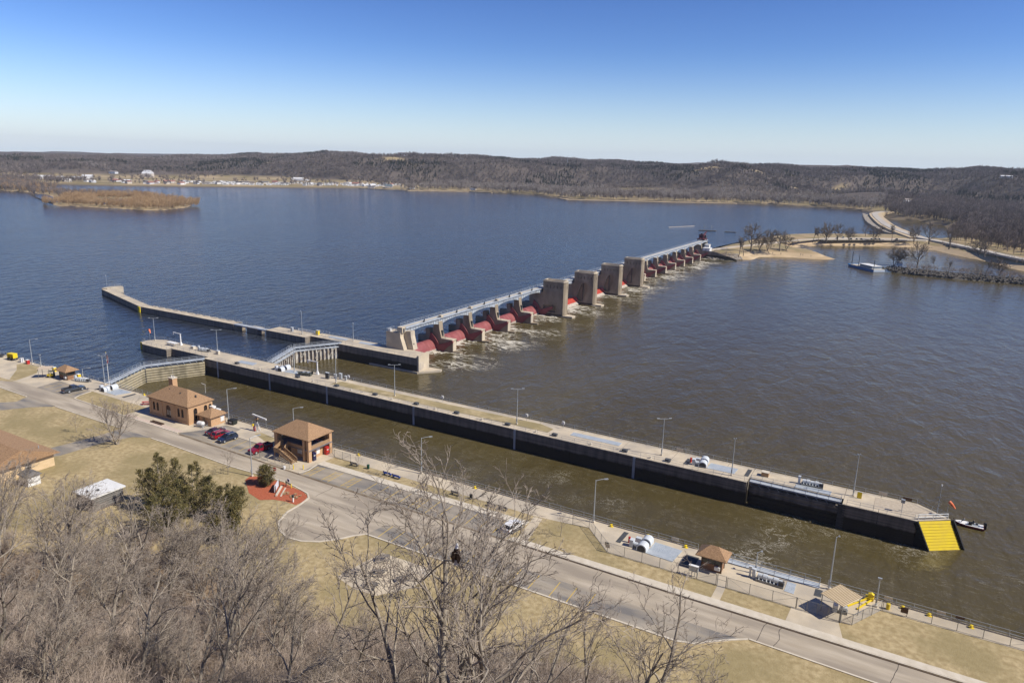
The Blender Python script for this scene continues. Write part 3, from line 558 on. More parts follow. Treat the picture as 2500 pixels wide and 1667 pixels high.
ROADS = [(330,-22.1),(204,-21.7),(187.5,-21.4),(93.4,-19.7),(77.8,-20.3),(54,-19.5),(20.9,-19.3),(-6,-18.9),(-21,-18.6),(-30,-24),(-56,-37),(-115,-66)]
struct('road', MB().sheet(ROADN+ROADS, 0.010), M['road'])
LOT = [(93.4,-19.6),(96.6,-20.1),(101.1,-21.1),(102.7,-22.4),(103.4,-25.3),(103.6,-28.9),(105.1,-32.4),(107.7,-34.6),(110.8,-35.8),(113.8,-35.4),(116.6,-33.9),(118.9,-31.4),(120.2,-29.2),(121.8,-27.4),(179,-27.3),(181.5,-26.5),(185.7,-22.9),(188,-21.3)]
south_lot = struct('parking_lot', MB().sheet(LOT, 0.014), M['road'])
north_lot = struct('parking_lot', MB().sheet([(92.3,-9.5),(140.8,-9.3),(144.6,-9.4),(143.8,-15.6),(121,-15.45),(92.2,-15.1)], 0.020), M['lot'])
lane = struct('parking_bay', MB().sheet([(121.8,-27.3),(179,-27.2),(181.4,-26.4),(185.6,-22.8),(187.4,-21.9),(150,-22.3),(122.5,-22.8)], 0.020), M['lot'])
west_lot = struct('parking_lot', MB().sheet([(51.2,-14.0),(55.6,-7.6),(56,-4.0),(61.5,-4.0),(62,-8.0),(79,-8.3),(79.2,-14.6)], 0.020), M['lot'])
gate_lot = struct('parking_lot', MB().sheet([(-12.3,-13.1),(-13.5,-6.1),(3.2,-6.6),(5.6,-12.9),(-4.8,-13.1)], 0.021), M['lot'])
struct('side_road', MB().sheet([(-6,-18.95),(-4.0,-22.7),(-8,-26.5),(-40,-43),(-36,-48),(-4,-30.5),(0.2,-28.0),(3.8,-22.8),(8.2,-19.2)], 0.014), M['lot'])
struct('driveway', MB().sheet([(37.3,-19.4),(37.2,-25.5),(35.6,-36.0),(30,-42),(36,-46),(41.7,-36.8),(42.3,-26.8),(44.5,-21.4),(48.5,-19.4)], 0.014), M['lot'])
struct('driveway', MB().sheet([(191.9,-9.6),(191.7,-13.95),(199.7,-13.95),(198.6,-9.6)], 0.022), M['concrete'])
struct('footpath', MB().sheet([(180.5,-9.6),(180.5,-13.95),(181.9,-13.95),(181.8,-9.6)], 0.022), M['concrete'])
struct('footpath', MB().sheet([(144.2,-5.0),(146.0,-5.0),(147.6,-14.0),(145.6,-14.0)], 0.022), M['concrete'])
struct('plaza', MB().sheet([(127.0,-40.5),(127.6,-35.2),(128.4,-30.8),(139.6,-30.4),(139.2,-36.5),(135.8,-41.2),(131.5,-41.6)], 0.022), M['concrete'])
struct('sidewalk', MB().prism([(92.4,-7.5),(92.4,-9.35),(140.8,-9.15),(144.5,-9.25),(144.5,-7.4)], 0.0, 0.11), M['kerb'])
struct('sidewalk', MB().prism([(144.9,-14.0),(330,-13.6),(330,-15.5),(215,-15.3),(175,-15.6),(144.3,-15.3)], 0.0, 0.13), M['kerb'])
struct('lawn', MB().sheet([(-41.3,-3.8),(-40.7,-1.8),(-33,-1.4),(-26.5,-5.6),(-23.7,-13.1),(-26.1,-13.5),(-34.9,-7.0)], 0.024), M['grass'])
struct('lawn', MB().sheet([(66.5,-4.2),(67.5,-2.9),(78.5,-4.4),(78.5,-7.0),(72,-6.2)], 0.024), M['grass'])
struct('gravel_bed', MB().sheet([(28.8,-12.4),(44,-12.2),(51.5,-12.6),(50.5,-13.9),(28.9,-13.7)], 0.024), mat('pink_gravel', (0.50,0.40,0.33), (0.60,0.49,0.41), 0.95, 3.0, 5))
struct('gravel_bed', MB().sheet([(200.2,35.0),(200.2,40.8),(207.3,41.4),(212.2,38.2),(207.8,35.2)], 0.03), mat('tan_gravel', (0.40,0.335,0.25), (0.50,0.43,0.335), 0.95, 2.0, 6, 0.5, 4))
tag(struct('mulch_bed', MB().sheet([(93.2,-20.0),(95.6,-20.5),(99.8,-21.0),(101.9,-21.9),(102.9,-23.6),(102.8,-25.9),(100.1,-25.9),(97.4,-26.6),(95.3,-28.2),(91.1,-27.2),(85.6,-23.4),(85.0,-21.6),(87,-20.6)], 0.024), M['mulch']), 'red mulch planting bed around the entrance sign')
kb = MB()
for l, w in ((LOT[:], 0.35), ([(330,-22.1),(204,-21.75),(187.9,-21.3)], 0.3), ([(93.2,-19.7),(77.8,-20.45),(54,-19.6),(49,-19.6)], 0.3), ([(37,-19.5),(20.9,-19.4),(8.3,-19.3)], 0.3), ([(-6.2,-19.0),(-21,-18.7),(-30,-24)], 0.3), ([(5.7,-12.85),(4.2,-10.5),(3.6,-6.9)], 0.25), ([(5.8,-12.9),(30,-13.8),(51,-14.05)], 0.3), ([(92.3,-14.95),(93,-12.8),(92.4,-9.5)], 0.25), ([(61.8,-8.0),(79,-8.25)], 0.2), ([(92.4,-9.45),(140.8,-9.25)], 0.2), ([(144.2,-15.42),(175,-15.72),(215,-15.42),(330,-15.65)], 0.2)):
    ribbon(l, w, 0.0, 0.12, kb)
tag(struct('kerb', kb, M['kerb']), 'pale concrete kerbs along the road and parking lots')
# tar seams and the dark gutter line
tb = MB(); rnd = random.Random(8)
for x in (103, 116, 131, 150, 163, 176, 189.5, 191.6, 207, 214.5, 219):
    y = -15.95; pts = [(x, y)]
    while y > -21.0: y -= rnd.uniform(0.6,1.2); pts.append((pts[-1][0]+rnd.uniform(-0.28,0.34), y))
    ribbon(pts, 0.07, 0.005, 0.022, tb)
for k in range(9):
    x = rnd.uniform(95,120); ribbon([(x+i*rnd.uniform(0.9,1.2), -20.6-rnd.uniform(0,1)-k*0.3-0.10*i*i*0.2) for i in range(6)], 0.05, 0.005, 0.024, tb)
tag(struct('road_seam', tb, M['tar']), 'thin tar filled cracks across the road')
struct('gutter', ribbon([(52,-14.35),(80,-15.0),(98,-15.5),(121,-15.78),(144,-15.72)], 0.5, 0.0, 0.026), mat('brown_silt', (0.12,0.085,0.055), (0.24,0.19,0.13), 0.9, 0.5, 6))
struct('gutter', ribbon([(144,-15.75),(175,-16.02),(215,-15.75),(330,-15.95)], 0.28, 0.0, 0.026), mat('dark_silt', (0.045,0.03,0.022), (0.10,0.07,0.05), 0.9, 0.5, 6))
# painted stall lines, each a piece of its lot
def line(par, a, b, w=0.13): return ribbon([a, b], w, 0.02, 0.028).build('parking_line', M['yellowline'], par)
for x in (109.5,112.6,115.6,118.6,125.5,128.5,131.5,134.5,137.5,140.5): line(north_lot, (x,-9.7), (x+0.25,-15.0))
for xa, n in ((93.4,5),(98.6,5),(103.9,5),(121.4,4)):
    line(north_lot, (xa,-10.2), (xa+0.2,-14.9)); line(north_lot, (xa+1.7,-9.9), (xa+1.9,-14.9))
    for i in range(n): line(north_lot, (xa+0.05,-10.7-i*0.95), (xa+1.75,-10.2-i*0.95), 0.11)
for x in (124,127,130,133,136,139.2,142.2,145.2,148.2,151.2,154.6,158.4,161.4,164.6): line(lane, (x,-22.6), (x+0.2,-27.0))
for x in (62.8,65.8,68.8,71.8,74.8): line(west_lot, (x,-8.6), (x+0.2,-13.6))
for x in (-10.6,-7.6,-4.6,-1.6,1.6): line(gate_lot, (x,-6.9), (x+0.3,-12.2), 0.11)
# ================================================================== railings, fences, lamps (reusable)
_post = {}
def post_mesh(key, mk):
    if key not in _post: _post[key] = mk()
    return _post[key]
def railing(name, label, pts, h=1.07, step=2.4, z=0.02, r=0.035, matl=None, cat='railing', mid=1, group=None, kick=False):
    """posts are single parts, each rail runs the length of a straight stretch"""
    m = matl or M['galv']; t = thing(name, label, cat, (pts[0][0], pts[0][1], z), 0, group); o = Vector((pts[0][0], pts[0][1], 0))
    P = [Vector((p[0], p[1], p[2] if len(p) > 2 else 0.0))-o for p in pts]
    me = post_mesh(('rail', round(h,2), r, m.name), lambda: MB().tube((0,0,0),(0,0,h),r*1.15,None,5).mesh('post', m))
    for i in range(len(P)-1):
        a, b = P[i], P[i+1]; L = (b-a).length; n = max(1, round(L/step))
        for k in range(n+(1 if i == len(P)-2 else 0)): link('post', me, t, a+(b-a)*k/n)
        for q in [h]+[h*(j+1)/(mid+1) for j in range(mid)]:
            MB().tube(a+Vector((0,0,q)), b+Vector((0,0,q)), r, None, 5).build('rail', m, t)
        if kick: MB().bar(a+Vector((0,0,0.09)), b+Vector((0,0,0.09)), 0.07, 0.16).build('toe_board', M['kerb'], t)
    return t
def netting_mat():
    m = bpy.data.materials.new('chain_link'); m.use_nodes = True; nt = m.node_tree; b = nt.nodes['Principled BSDF']
    b.inputs['Base Color'].default_value = (0.30,0.31,0.31,1); b.inputs['Roughness'].default_value = 0.6
    tr = nt.nodes.new('ShaderNodeBsdfTransparent'); mx = nt.nodes.new('ShaderNodeMixShader'); mx.inputs[0].default_value = 0.17
    nt.links.new(tr.outputs[0], mx.inputs[1]); nt.links.new(b.outputs[0], mx.inputs[2]); nt.links.new(mx.outputs[0], nt.nodes['Material Output'].inputs[0]); return m
M['net'] = netting_mat()
M['fence'] = mat('fence_steel', (0.20,0.20,0.19), (0.28,0.28,0.27), 0.6, 2.0, metal=0.3)
def fence(label, pts, h=1.9, step=3.1, brace=()):
    t = thing('chain_link_fence', label, 'fence', (*pts[0], 0.02)); o = Vector((*pts[0], 0)); P = [Vector((*p, 0))-o for p in pts]
    me = post_mesh(('fence', h), lambda: MB().tube((0,0,0),(0,0,h),0.045,None,6).mesh('post', M['fence']))
    for i in range(len(P)-1):
        a, b = P[i], P[i+1]; L = (b-a).length; n = max(1, round(L/step))
        for k in range(n+(1 if i == len(P)-2 else 0)): link('post', me, t, a+(b-a)*k/n)
        for k in range(n):
            p, q = a+(b-a)*k/n, a+(b-a)*(k+1)/n
            MB().add([p, q, q+Vector((0,0,h-0.06)), p+Vector((0,0,h-0.06))], [(0,1,2,3)]).build('netting', M['net'], t)
        MB().tube(a+Vector((0,0,h-0.05)), b+Vector((0,0,h-0.05)), 0.03, None, 5).build('top_rail', M['fence'], t)
        MB().tube(a+Vector((0,0,0.06)), b+Vector((0,0,0.06)), 0.025, None, 5).build('bottom_rail', M['fence'], t)
        for f in ((0.0, 1.0/n), (1.0, -1.0/n)):
            p, q = a+(b-a)*f[0], a+(b-a)*(f[0]+f[1]); MB().tube(p+Vector((0,0,h-0.1)), q+Vector((0,0,0.15)), 0.02, None, 4).build('brace', M['fence'], t)
    return t
def lamp(label, x, y, h, kind='arm', d=(0,1), matl=None, z=0.02):
    m = matl or M['galv']; t = thing('lamp_post', label, 'lamp post', (x, y, z), 0, 'lamp posts along the lock')
    MB().box(-0.22,0.22,-0.22,0.22,0,0.3).build('footing', M['kerb'], t)
    MB().path([(0,0,0.3),(0,0,h)], [0.13,0.075], 8).build('pole', m, t)
    MB().box(-0.14,0.14,-0.2,-0.1,0.8,1.5).build('junction_box', m, t)
    dx, dy = d
    if kind == 'arm':
        MB().path([(0,0,h-0.1),(dx*1.0,dy*1.0,h+0.12),(dx*1.7,dy*1.7,h+0.18)], 0.05, 6).build('arm', m, t)
        hd = MB().bar((dx*1.6,dy*1.6,h+0.16),(dx*2.35,dy*2.35,h+0.2),0.34,0.13).build('lamp_head', m, t)
        MB().bar((dx*1.7,dy*1.7,h+0.075),(dx*2.25,dy*2.25,h+0.09),0.26,0.03).build('lens', M['white'], hd)
    elif kind == 'tee':
        MB().bar((-dx*1.5,-dy*1.5,h),(dx*1.5,dy*1.5,h),0.09,0.09).build('cross_arm', m, t)
        for s in (-1, 1):
            hd = MB().bar((s*dx*1.1,s*dy*1.1,h+0.1),(s*dx*1.75,s*dy*1.75,h+0.12),0.32,0.12).build('lamp_head', m, t)
            MB().bar((s*dx*1.2,s*dy*1.2,h+0.02),(s*dx*1.65,s*dy*1.65,h+0.03),0.24,0.02).build('lens', M['white'], hd)
    else:
        hd = MB().box(-0.3,0.3,-0.16,0.16,h,h+0.22).build('lamp_head', m, t); MB().box(-0.26,0.26,-0.12,0.12,h-0.03,h-0.004).build('lens', M['white'], hd)
    return t

# ================================================================== lock walls
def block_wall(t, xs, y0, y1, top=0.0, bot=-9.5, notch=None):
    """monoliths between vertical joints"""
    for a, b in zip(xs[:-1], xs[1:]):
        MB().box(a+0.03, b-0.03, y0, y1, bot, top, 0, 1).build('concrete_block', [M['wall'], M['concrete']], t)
def armor(t, x0, x1, y, zs, s=-1):
    for z in zs: MB().box(x0, x1, min(y, y+s*0.055), max(y, y+s*0.055), z-0.085, z+0.085).build('wall_armor', M['wall'], t)
ZS = [-0.45-0.52*i for i in range(10)]
# river (middle) wall
rw = thing('river_lock_wall', 'long concrete river wall between the lock chamber and the open river', 'lock wall')
YR0, YR1 = 33.5, 42.2
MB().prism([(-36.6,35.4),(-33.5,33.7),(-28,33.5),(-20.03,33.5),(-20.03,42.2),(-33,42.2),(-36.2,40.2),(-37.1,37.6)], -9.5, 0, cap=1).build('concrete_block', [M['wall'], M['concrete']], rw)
MB().box(-36.66,-35.9,34.9,35.6,-6,-0.02).build('corner_guard', M['yellow'], rw)
block_wall(rw, [-20,-1.0], 35.5, YR1)                                        # gate recess behind the upper gate
MB().box(-19.9,-1.1,33.6,35.5,-9.5,-3.2).build('recess_sill', M['wall'], rw)
block_wall(rw, [-1.0]+[12.0+12.15*i for i in range(14)]+[175.6], YR0, YR1)
block_wall(rw, [175.6,194.6], 36.3, YR1)
MB().box(175.7,194.5,YR0,36.3,-9.5,-6.3).build('recess_sill', M['wall'], rw)
block_wall(rw, [194.6,201.2], YR0, YR1)
MB().prism([(201.25,YR0),(207.9,YR0),(213.75,38.0),(207.9,42.2),(201.25,42.2)], -9.5, 0, cap=1).build('concrete_block', [M['wall'], M['concrete']], rw)
armor(rw, -0.9, 175.5, YR0, ZS); armor(rw, 194.8, 207.0, YR0, ZS)
for x in (6, 30, 54, 86, 118, 150):                                          # ladder recesses
    MB().box(x-0.3, x+0.3, YR0-0.09, YR0-0.02, -6, -0.1).build('ladder_slot', M['steelblue'], rw)
MB().box(193.9,195.2,YR0-0.05,YR0+0.2,-6,-0.1).build('pintle_casing', M['dark'], rw)
# the sloping yellow end with black fenders
bn = thing('bullnose_fender', 'bright yellow ribbed sloping fender at the downstream end of the river wall', 'fender')
A0, A1, B0, B1 = Vector((208.15,33.75,-0.15)), Vector((213.65,37.75,-0.15)), Vector((211.0,33.3,-6.0)), Vector((216.4,37.25,-6.0))
nrib = 11
for i in range(nrib):
    a = i/nrib; b = (i+1)/nrib-0.004
    p0, p1, q0, q1 = A0.lerp(B0,a), A1.lerp(B1,a), A0.lerp(B0,b), A1.lerp(B1,b)
    nrm = (p1-p0).cross(q0-p0).normalized(); nrm = nrm if nrm.x > 0 else -nrm
    vs = [p0,p1,q1,q0,p0+nrm*0.10,p1+nrm*0.10,q1+nrm*0.17,q0+nrm*0.17]
    MB().add(vs, [(0,1,2,3),(4,5,6,7),(0,1,5,4),(1,2,6,5),(2,3,7,6),(3,0,4,7)]).build('fender_plank', M['yellow'], bn)
for p, q, s in ((A0,B0,-1),(A1,B1,1)):
    sd = (A1-A0).normalized()*s; mb = MB()
    for i in range(12):
        a, b = p.lerp(q,i/12), p.lerp(q,(i+0.9)/12); mb.bar(a+sd*0.36, b+sd*0.36, 0.7, 0.85)
    mb.build('rubber_bumper', M['black'], bn)
mb = MB(); mb.add([A0,A1,B1,B0,A0+Vector((-3,0.2,0)),A1+Vector((-3,1.2,0)),B1+Vector((-6,1.5,0)),B0+Vector((-5,.5,0))], [(0,1,2,3),(4,5,6,7),(0,1,5,4),(1,2,6,5),(2,3,7,6),(3,0,4,7)])
mb.build('fender_core', M['black'], bn)
# land wall
lw = thing('land_lock_wall', 'concrete land wall of the lock along the paved apron', 'lock wall')
for a, b in zip([-160,-120,-90,-66,-42,-18,-0.1]+[12+12*i for i in range(13)]+[175.2], [-120,-90,-66,-42,-18,-0.1,12]+[24+12*i for i in range(12)]+[175.2]): 
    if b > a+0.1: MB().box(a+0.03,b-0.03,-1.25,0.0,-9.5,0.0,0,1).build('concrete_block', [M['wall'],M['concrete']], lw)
MB().box(175.23,195.2,-2.6,-2.15,-9.5,0.0,0,1).build('concrete_block', [M['wall'],M['concrete']], lw)
for a, b in zip([195.2,206,218,230,260], [206,218,230,260,330]): MB().box(a+0.03,b-0.03,-1.25,0.0,-9.5,0.0,0,1).build('concrete_block', [M['wall'],M['concrete']], lw)
MB().box(175.25,195.15,-2.14,0.0,-9.5,-6.2).build('recess_sill', M['wall'], lw)
armor(lw, -0.05, 175.1, 0.0, ZS, 1); armor(lw, 195.3, 300, 0.0, ZS, 1)
# auxiliary lock wall with its recess, and the guard wall running upstream
aw = thing('auxiliary_lock_wall', 'dark faced concrete wall that ends in a tall lit end below the dam bridge', 'lock wall')
block_wall(aw, [-16.0,0.5,4.9], 73.5, 80.5)
MB().box(4.96,20.9,73.6,76.3,-9.5,-3.0).build('recess_sill', M['wall'], aw)
block_wall(aw, [4.9,21.0], 76.3, 82.2)
block_wall(aw, [21.0,36.7], 73.5, 82.2)
MB().prism([(36.75,73.5),(57.3,73.7),(56.4,81.0),(46,82.2),(36.75,82.2)], -9.5, 0, cap=1).build('concrete_block', [M['wall'],M['concrete']], aw)
MB().prism([(56.9,73.6),(57.5,73.7),(56.6,80.9),(56.0,80.9)], -5.0, 0.9).build('end_parapet', M['concrete'], aw)
for y in (74.8,76.4): MB().box(57.2-(y-73.7)*0.125,57.5-(y-73.7)*0.125,y,y+0.45,-3.9,-1.9).build('fender_slot', M['scale'], aw)
MB().prism([(36,73.2),(57.2,73.2),(62.5,79.5),(62,81),(56,80.8),(57.2,73.8),(36,73.45)], -5.9, -4.75).build('base_apron', M['concrete'], aw)
gw = thing('guard_wall', 'pale topped guard wall that bends away upstream into the pool', 'guard wall')
for p in ([(-146.6,88.2),(-119.8,80.5),(-119.8,84.5),(-147.6,92.6)], [(-119.74,80.5),(-93.1,72.9),(-92.4,76.9),(-119.74,84.5)]): MB().prism(p, -9.5, 0, cap=1).build('concrete_block', [M['wall'],M['concrete']], gw)
for a, b in ((-93.0,-82.0),(-81.9,-60.1),(-60.0,-34.2)): MB().box(a,b,73.2,77.0,-9.5,0,0,1).build('concrete_block', [M['wall'],M['concrete']], gw)
MB().box(-34.15,-31.5,73.3,76.9,-9.5,-0.9,0,1).build('pier_shoulder', [M['damcon'],M['concrete']], gw)
MB().box(-26.4,-20.4,73.3,76.9,-9.5,-0.25,0,1).build('pier', [M['wall'],M['concrete']], gw)
MB().box(-34.15,-16.1,73.4,75.6,-0.55,-0.05).build('foot_bridge', M['steelblue'], gw)
MB().prism([(-147.6,92.4),(-146.5,88.4),(-143.6,89.4),(-142.6,97.0),(-145.6,97.6)], -9.5, 0.5).build('head_block', M['concrete'], gw)
MB().box(-94.6,-93.2,72.55,73.0,-9,-0.05).build('corner_guard', M['yellow'], gw)
for i in range(12):
    x = -90+i*4.9; MB().box(x,x+3.0,76.3,77.1,0.0,0.16).build('kerb_stone', M['concrete'], gw)

# ================================================================== railings on the walls
railing('hand_railing', 'steel hand railing along the river side of the long river wall', [(-36.0,40.2),(-33,41.9),(207.8,41.9),(213.1,38.0)], step=3.2)
railing('hand_railing', 'low steel railing along the chamber side of the river wall below the upper gate', [(-0.6,33.8),(175.0,33.8)], step=3.4, r=0.026)
railing('hand_railing', 'low steel railing on the chamber edge next to the yellow sloping end', [(195.4,33.8),(207.6,33.8),(213.0,37.7)], step=2.6, r=0.03)
railing('hand_railing', 'steel railing along the recess edge near the upstream nose of the river wall', [(-36.2,36.6),(-34.5,34.2),(-20.4,33.9),(-20.3,35.8),(-1.5,35.8)], step=3.0, r=0.03)
railing('hand_railing', 'steel hand railing with toe board along the chamber edge of the land wall', [(4.5,-0.22),(174.6,-0.22)], step=2.45, kick=True)
railing('hand_railing', 'steel hand railing with toe board on the land wall past the striped canopy', [(196.0,-0.22),(300,-0.22)], step=2.45, kick=True)
railing('hand_railing', 'steel railing along the land wall upstream of the closed lock gate', [(-150,-0.22),(-3.6,-0.22)], step=2.6)
railing('hand_railing', 'steel railing along the pool side of the auxiliary lock wall', [(-15.5,80.2),(4.6,80.2),(4.9,81.9),(35.5,81.9)], step=3.0, r=0.03)
railing('hand_railing', 'thin railing along the lock side of the auxiliary wall to its lit end', [(21.4,73.8),(56.6,73.9)], step=3.2, r=0.026)
railing('hand_railing', 'thin railing on the recessed stretch of the auxiliary lock wall', [(-15.6,73.8),(4.6,73.8),(4.9,76.6),(20.6,76.6)], step=3.0, r=0.026)
railing('hand_railing', 'thin railing on the bent guard wall far out in the pool', [(-146.4,91.8),(-120,84.1),(-92.4,76.6),(-34.4,76.7)], step=3.6, r=0.026)
railing('hand_railing', 'railing on the two short footbridge spans of the guard wall', [(-34.0,75.5),(-16.2,75.5)], step=2.4, r=0.03)
railing('hand_railing', 'railing on the raised head block at the tip of the guard wall', [(-147.2,92.6),(-145.4,97.3),(-142.9,96.8)], z=0.52, step=2.2, r=0.03)

# ================================================================== miter gates
def miter_leaf(name, label, hinge, apex, style, side, group):
    """x runs from hinge to meeting post, y is the downstream face"""
    h, a = Vector((*hinge,0)), Vector((*apex,0)); L = (a-h).length; d = (a-h)/L; t = thing(name, label, 'lock gate', (*hinge,0), math.atan2(d.y, d.x), group)
    sgn = side
    def Y(v0, v1): return (min(sgn*v0, sgn*v1), max(sgn*v0, sgn*v1))
    y0, y1 = Y(-0.35, 0.35)
    skin = M['gatetan'] if style == 'plank' else (M['gatepale'] if style == 'rib' else M['wall'])
    MB().box(0.1,L-0.05,y0,y1,-9.0,-0.95).build('skin_plate', skin, t)
    if style == 'plank':
        for i in range(6):
            z = -1.05-i*0.82; p = [(sgn*0.351,z),(sgn*0.62,z-0.10),(sgn*0.66,z-0.42),(sgn*0.56,z-0.66),(sgn*0.351,z-0.74)]
            MB().prism(p, 0.25, L-0.25, 'x').build('girder', skin, t)
        y0, y1 = Y(0.3,0.75); MB().box(L-0.24,L-0.02,y0,y1,-8,-0.9).build('meeting_post', M['dark'], t)
    elif style == 'rib':
        n = 12
        for i in range(n):
            x = 0.9+(L-1.6)*i/(n-1); y0, y1 = Y(0.36,1.0); MB().box(x-0.09,x+0.09,y0,y1,-8.8,-1.3).build('vertical_rib', M['gatepale'], t)
            y0, y1 = Y(1.002,1.06); MB().box(x-0.24,x+0.24,y0,y1,-8.8,-1.3).build('rib_flange', M['gatepale'], t)
        y0, y1 = Y(0.36,1.12); MB().box(0.3,L-0.3,y0,y1,-1.28,-0.95).build('top_girder', M['steelblue'], t)
        for x in (L*0.2, L*0.5, L*0.8):
            MB().bar((x,sgn*1.12,-1.5),(x+1.4,sgn*1.12,-4.6),0.14,0.14).build('diagonal', M['gatepale'], t)
            MB().bar((x-0.7,sgn*1.14,-1.4),(x+0.7,sgn*1.14,-2.4),0.5,0.12).build('gusset', M['gatepale'], t)
    else:
        for i in range(5):
            z = -1.3-i*0.95; y0, y1 = Y(0.351,0.52); MB().box(0.3,L-0.3,y0,y1,z-0.5,z).build('girder', M['wall'], t)
    # walkway on brackets, with a truss below it
    y0, y1 = Y(-0.75,0.75); MB().box(0.0,L,y0,y1,0.02,0.14).build('walkway', M['steelblue'], t)
    for s in (-0.72, 0.72):
        mb = MB(); mb.bar((0.2,sgn*s,-0.05),(L-0.1,sgn*s,-0.05),0.12,0.2); mb.build('walkway_beam', M['steelblue'], t)
    n = 10
    for i in range(n):
        x = 0.5+(L-1.0)*i/(n-1); MB().bar((x,sgn*0.5,-0.95),(x+0.55,sgn*0.72,-0.1),0.09).build('strut', M['steelblue'], t)
    me = post_mesh('leafpost', lambda: MB().tube((0,0,0.1),(0,0,1.2),0.04,None,5).mesh('post', M['galv']))
    for s in (-0.7, 0.7):
        k = max(2, round(L/2.2))
        for i in range(k+1): link('post', me, t, (0.1+(L-0.2)*i/k, sgn*s, 0))
        for z in (0.62,1.18): MB().tube((0,sgn*s,z),(L,sgn*s,z),0.035,None,5).build('rail', M['galv'], t)
    return t
miter_leaf('lock_gate', 'closed upper gate leaf on the river wall side with broad tan girders', (0.0,33.3), (-8.2,17.05), 'plank', 1, 'closed upper gate leaves')
miter_leaf('lock_gate', 'closed upper gate leaf on the land wall side with broad tan girders', (0.0,0.2), (-8.2,16.95), 'plank', -1, 'closed upper gate leaves')
miter_leaf('lock_gate', 'closed auxiliary gate leaf with pale upright ribs against the auxiliary wall', (21.4,75.0), (12.8,60.25), 'rib', 1, 'closed auxiliary gate leaves')
miter_leaf('lock_gate', 'closed auxiliary gate leaf with pale upright ribs rising from the river wall', (20.4,42.3), (12.8,60.15), 'rib', -1, 'closed auxiliary gate leaves')
miter_leaf('lock_gate', 'open dark gate leaf folded back into the river wall', (194.3,34.75), (176.0,34.75), 'dark', 1, 'open lower gate leaves')
miter_leaf('lock_gate', 'open gate leaf folded into the land wall below the small kiosk', (194.9,-1.15), (176.2,-1.15), 'dark', -1, 'open lower gate leaves')

# ================================================================== dam
PW = 2.4
near_p = [103.6+20.73*i for i in range(4)]
roll_p = [187.6+35.05*i for i in range(4)]
far_p = [roll_p[3]+1.1+20.73*(i+1) for i in range(7)]
def tainter_pier(label, y):
    t = thing('dam_pier', label, 'dam pier', (0, y, 0), 0, 'piers between the curved red gates')
    MB().prism([(38.4,-9.5),(38.4,2.6),(40.2,2.6),(40.5,-0.6),(41.7,-0.6),(42.2,5.4),(42.6,6.2),(44.5,6.2),(44.9,2.8),(45.8,-0.55),(51.0,-0.75),(50.7,-9.5)], 0, PW, 'y').build('shaft', M['damcon'], t)
    MB().box(34.6,38.38,0.2,PW-0.2,-9.5,-0.3).build('upstream_nose', M['damcon'], t)
    MB().box(45.9,51.05,-0.12,PW+0.12,-0.74,-0.42).build('ledge_slab', M['concrete'], t)
    MB().box(50.75,51.15,0.15,PW-0.15,-5.2,-1.1).build('end_pilaster', M['concrete'], t)
    MB().prism([(50.9,-0.1),(54.2,0.4),(54.6,PW/2),(54.2,PW-0.4),(50.9,PW+0.1)], -6.5, -4.9).build('toe', M['damcon'], t)
    MB().box(44.9,45.75,PW*0.35,PW*0.65,0.2,2.4).build('slot', M['dark'], t)
    MB().box(37.6,38.35,-0.25,0.25,1.2,2.4).build('lamp_box', M['white'], t)
    MB().path([(47.2,0.6,-0.42),(47.2,0.6,0.25),(47.8,0.6,0.55),(48.4,0.6,0.25)], 0.05, 5).build('cable_guard', M['dark'], t)
    return t
def tainter_gate(label, y0, y1):
    t = thing('tainter_gate', label, 'dam gate', (0,0,0), 0, 'curved red gates of the dam')
    prof = [(38.6,-2.7),(39.2,-1.95),(40.1,-1.55),(41.0,-1.55),(41.9,-1.95),(42.7,-2.65),(43.3,-3.6),(43.7,-4.7),(43.85,-6.4)]
    o = MB(); n = len(prof)
    V = [(x,y0+0.25,z) for x,z in prof]+[(x,y1-0.25,z) for x,z in prof]+[(x-0.5,y0+0.25,z-0.6) for x,z in prof]+[(x-0.5,y1-0.25,z-0.6) for x,z in prof]
    F = [(i,i+1,n+i+1,n+i) for i in range(n-1)]+[(2*n+i,2*n+i+1,3*n+i+1,3*n+i) for i in range(n-1)]+[(0,n,3*n,2*n),(n-1,2*n-1,4*n-1,3*n-1)]+[(i,i+1,2*n+i+1,2*n+i) for i in range(n-1)]+[(n+i,n+i+1,3*n+i+1,3*n+i) for i in range(n-1)]
    o.add(V, F).build('curved_skin', M['damred'], t)
    MB().box(43.7,43.95,y0+0.3,y1-0.3,-6.2,-4.75).build('wet_lip', M['scale'], t)
    plate = [(41.0,1.35),(41.7,0.9),(42.8,-0.1),(43.8,-1.3),(44.6,-2.4),(44.9,-2.9),(45.6,-2.7),(50.9,-0.72),(51.5,-1.0),(51.3,-1.6),(48.9,-3.4),(46.6,-5.6),(43.4,-6.2),(43.0,-4.8),(42.5,-3.6),(41.6,-2.6),(40.5,-2.0),(40.0,-1.8)]
    for y in (y0+0.03, y1-0.25):
        MB().prism(plate, y, y+0.22, 'y').build('end_arm', M['damred'], t)
    mb = MB(); rim = plate[:6]
    for a, b in zip(rim[:-1], rim[1:]): mb.bar((a[0],y1-0.3,a[1]),(b[0],y1-0.3,b[1]),0.5,0.12)
    mb.build('arm_rim', M['damred'], t)
    MB().tube((51.0,y1-0.55,-1.15),(51.0,y1-0.05,-1.15),0.45,None,10).build('trunnion', M['damred'], t)
    for f in (0.25,0.5,0.75):
        y = y0+(y1-y0)*f; MB().path([(x+0.02,y,z+0.03) for x,z in prof], 0.035, 4).build('seam', M['damred'], t)
    return t
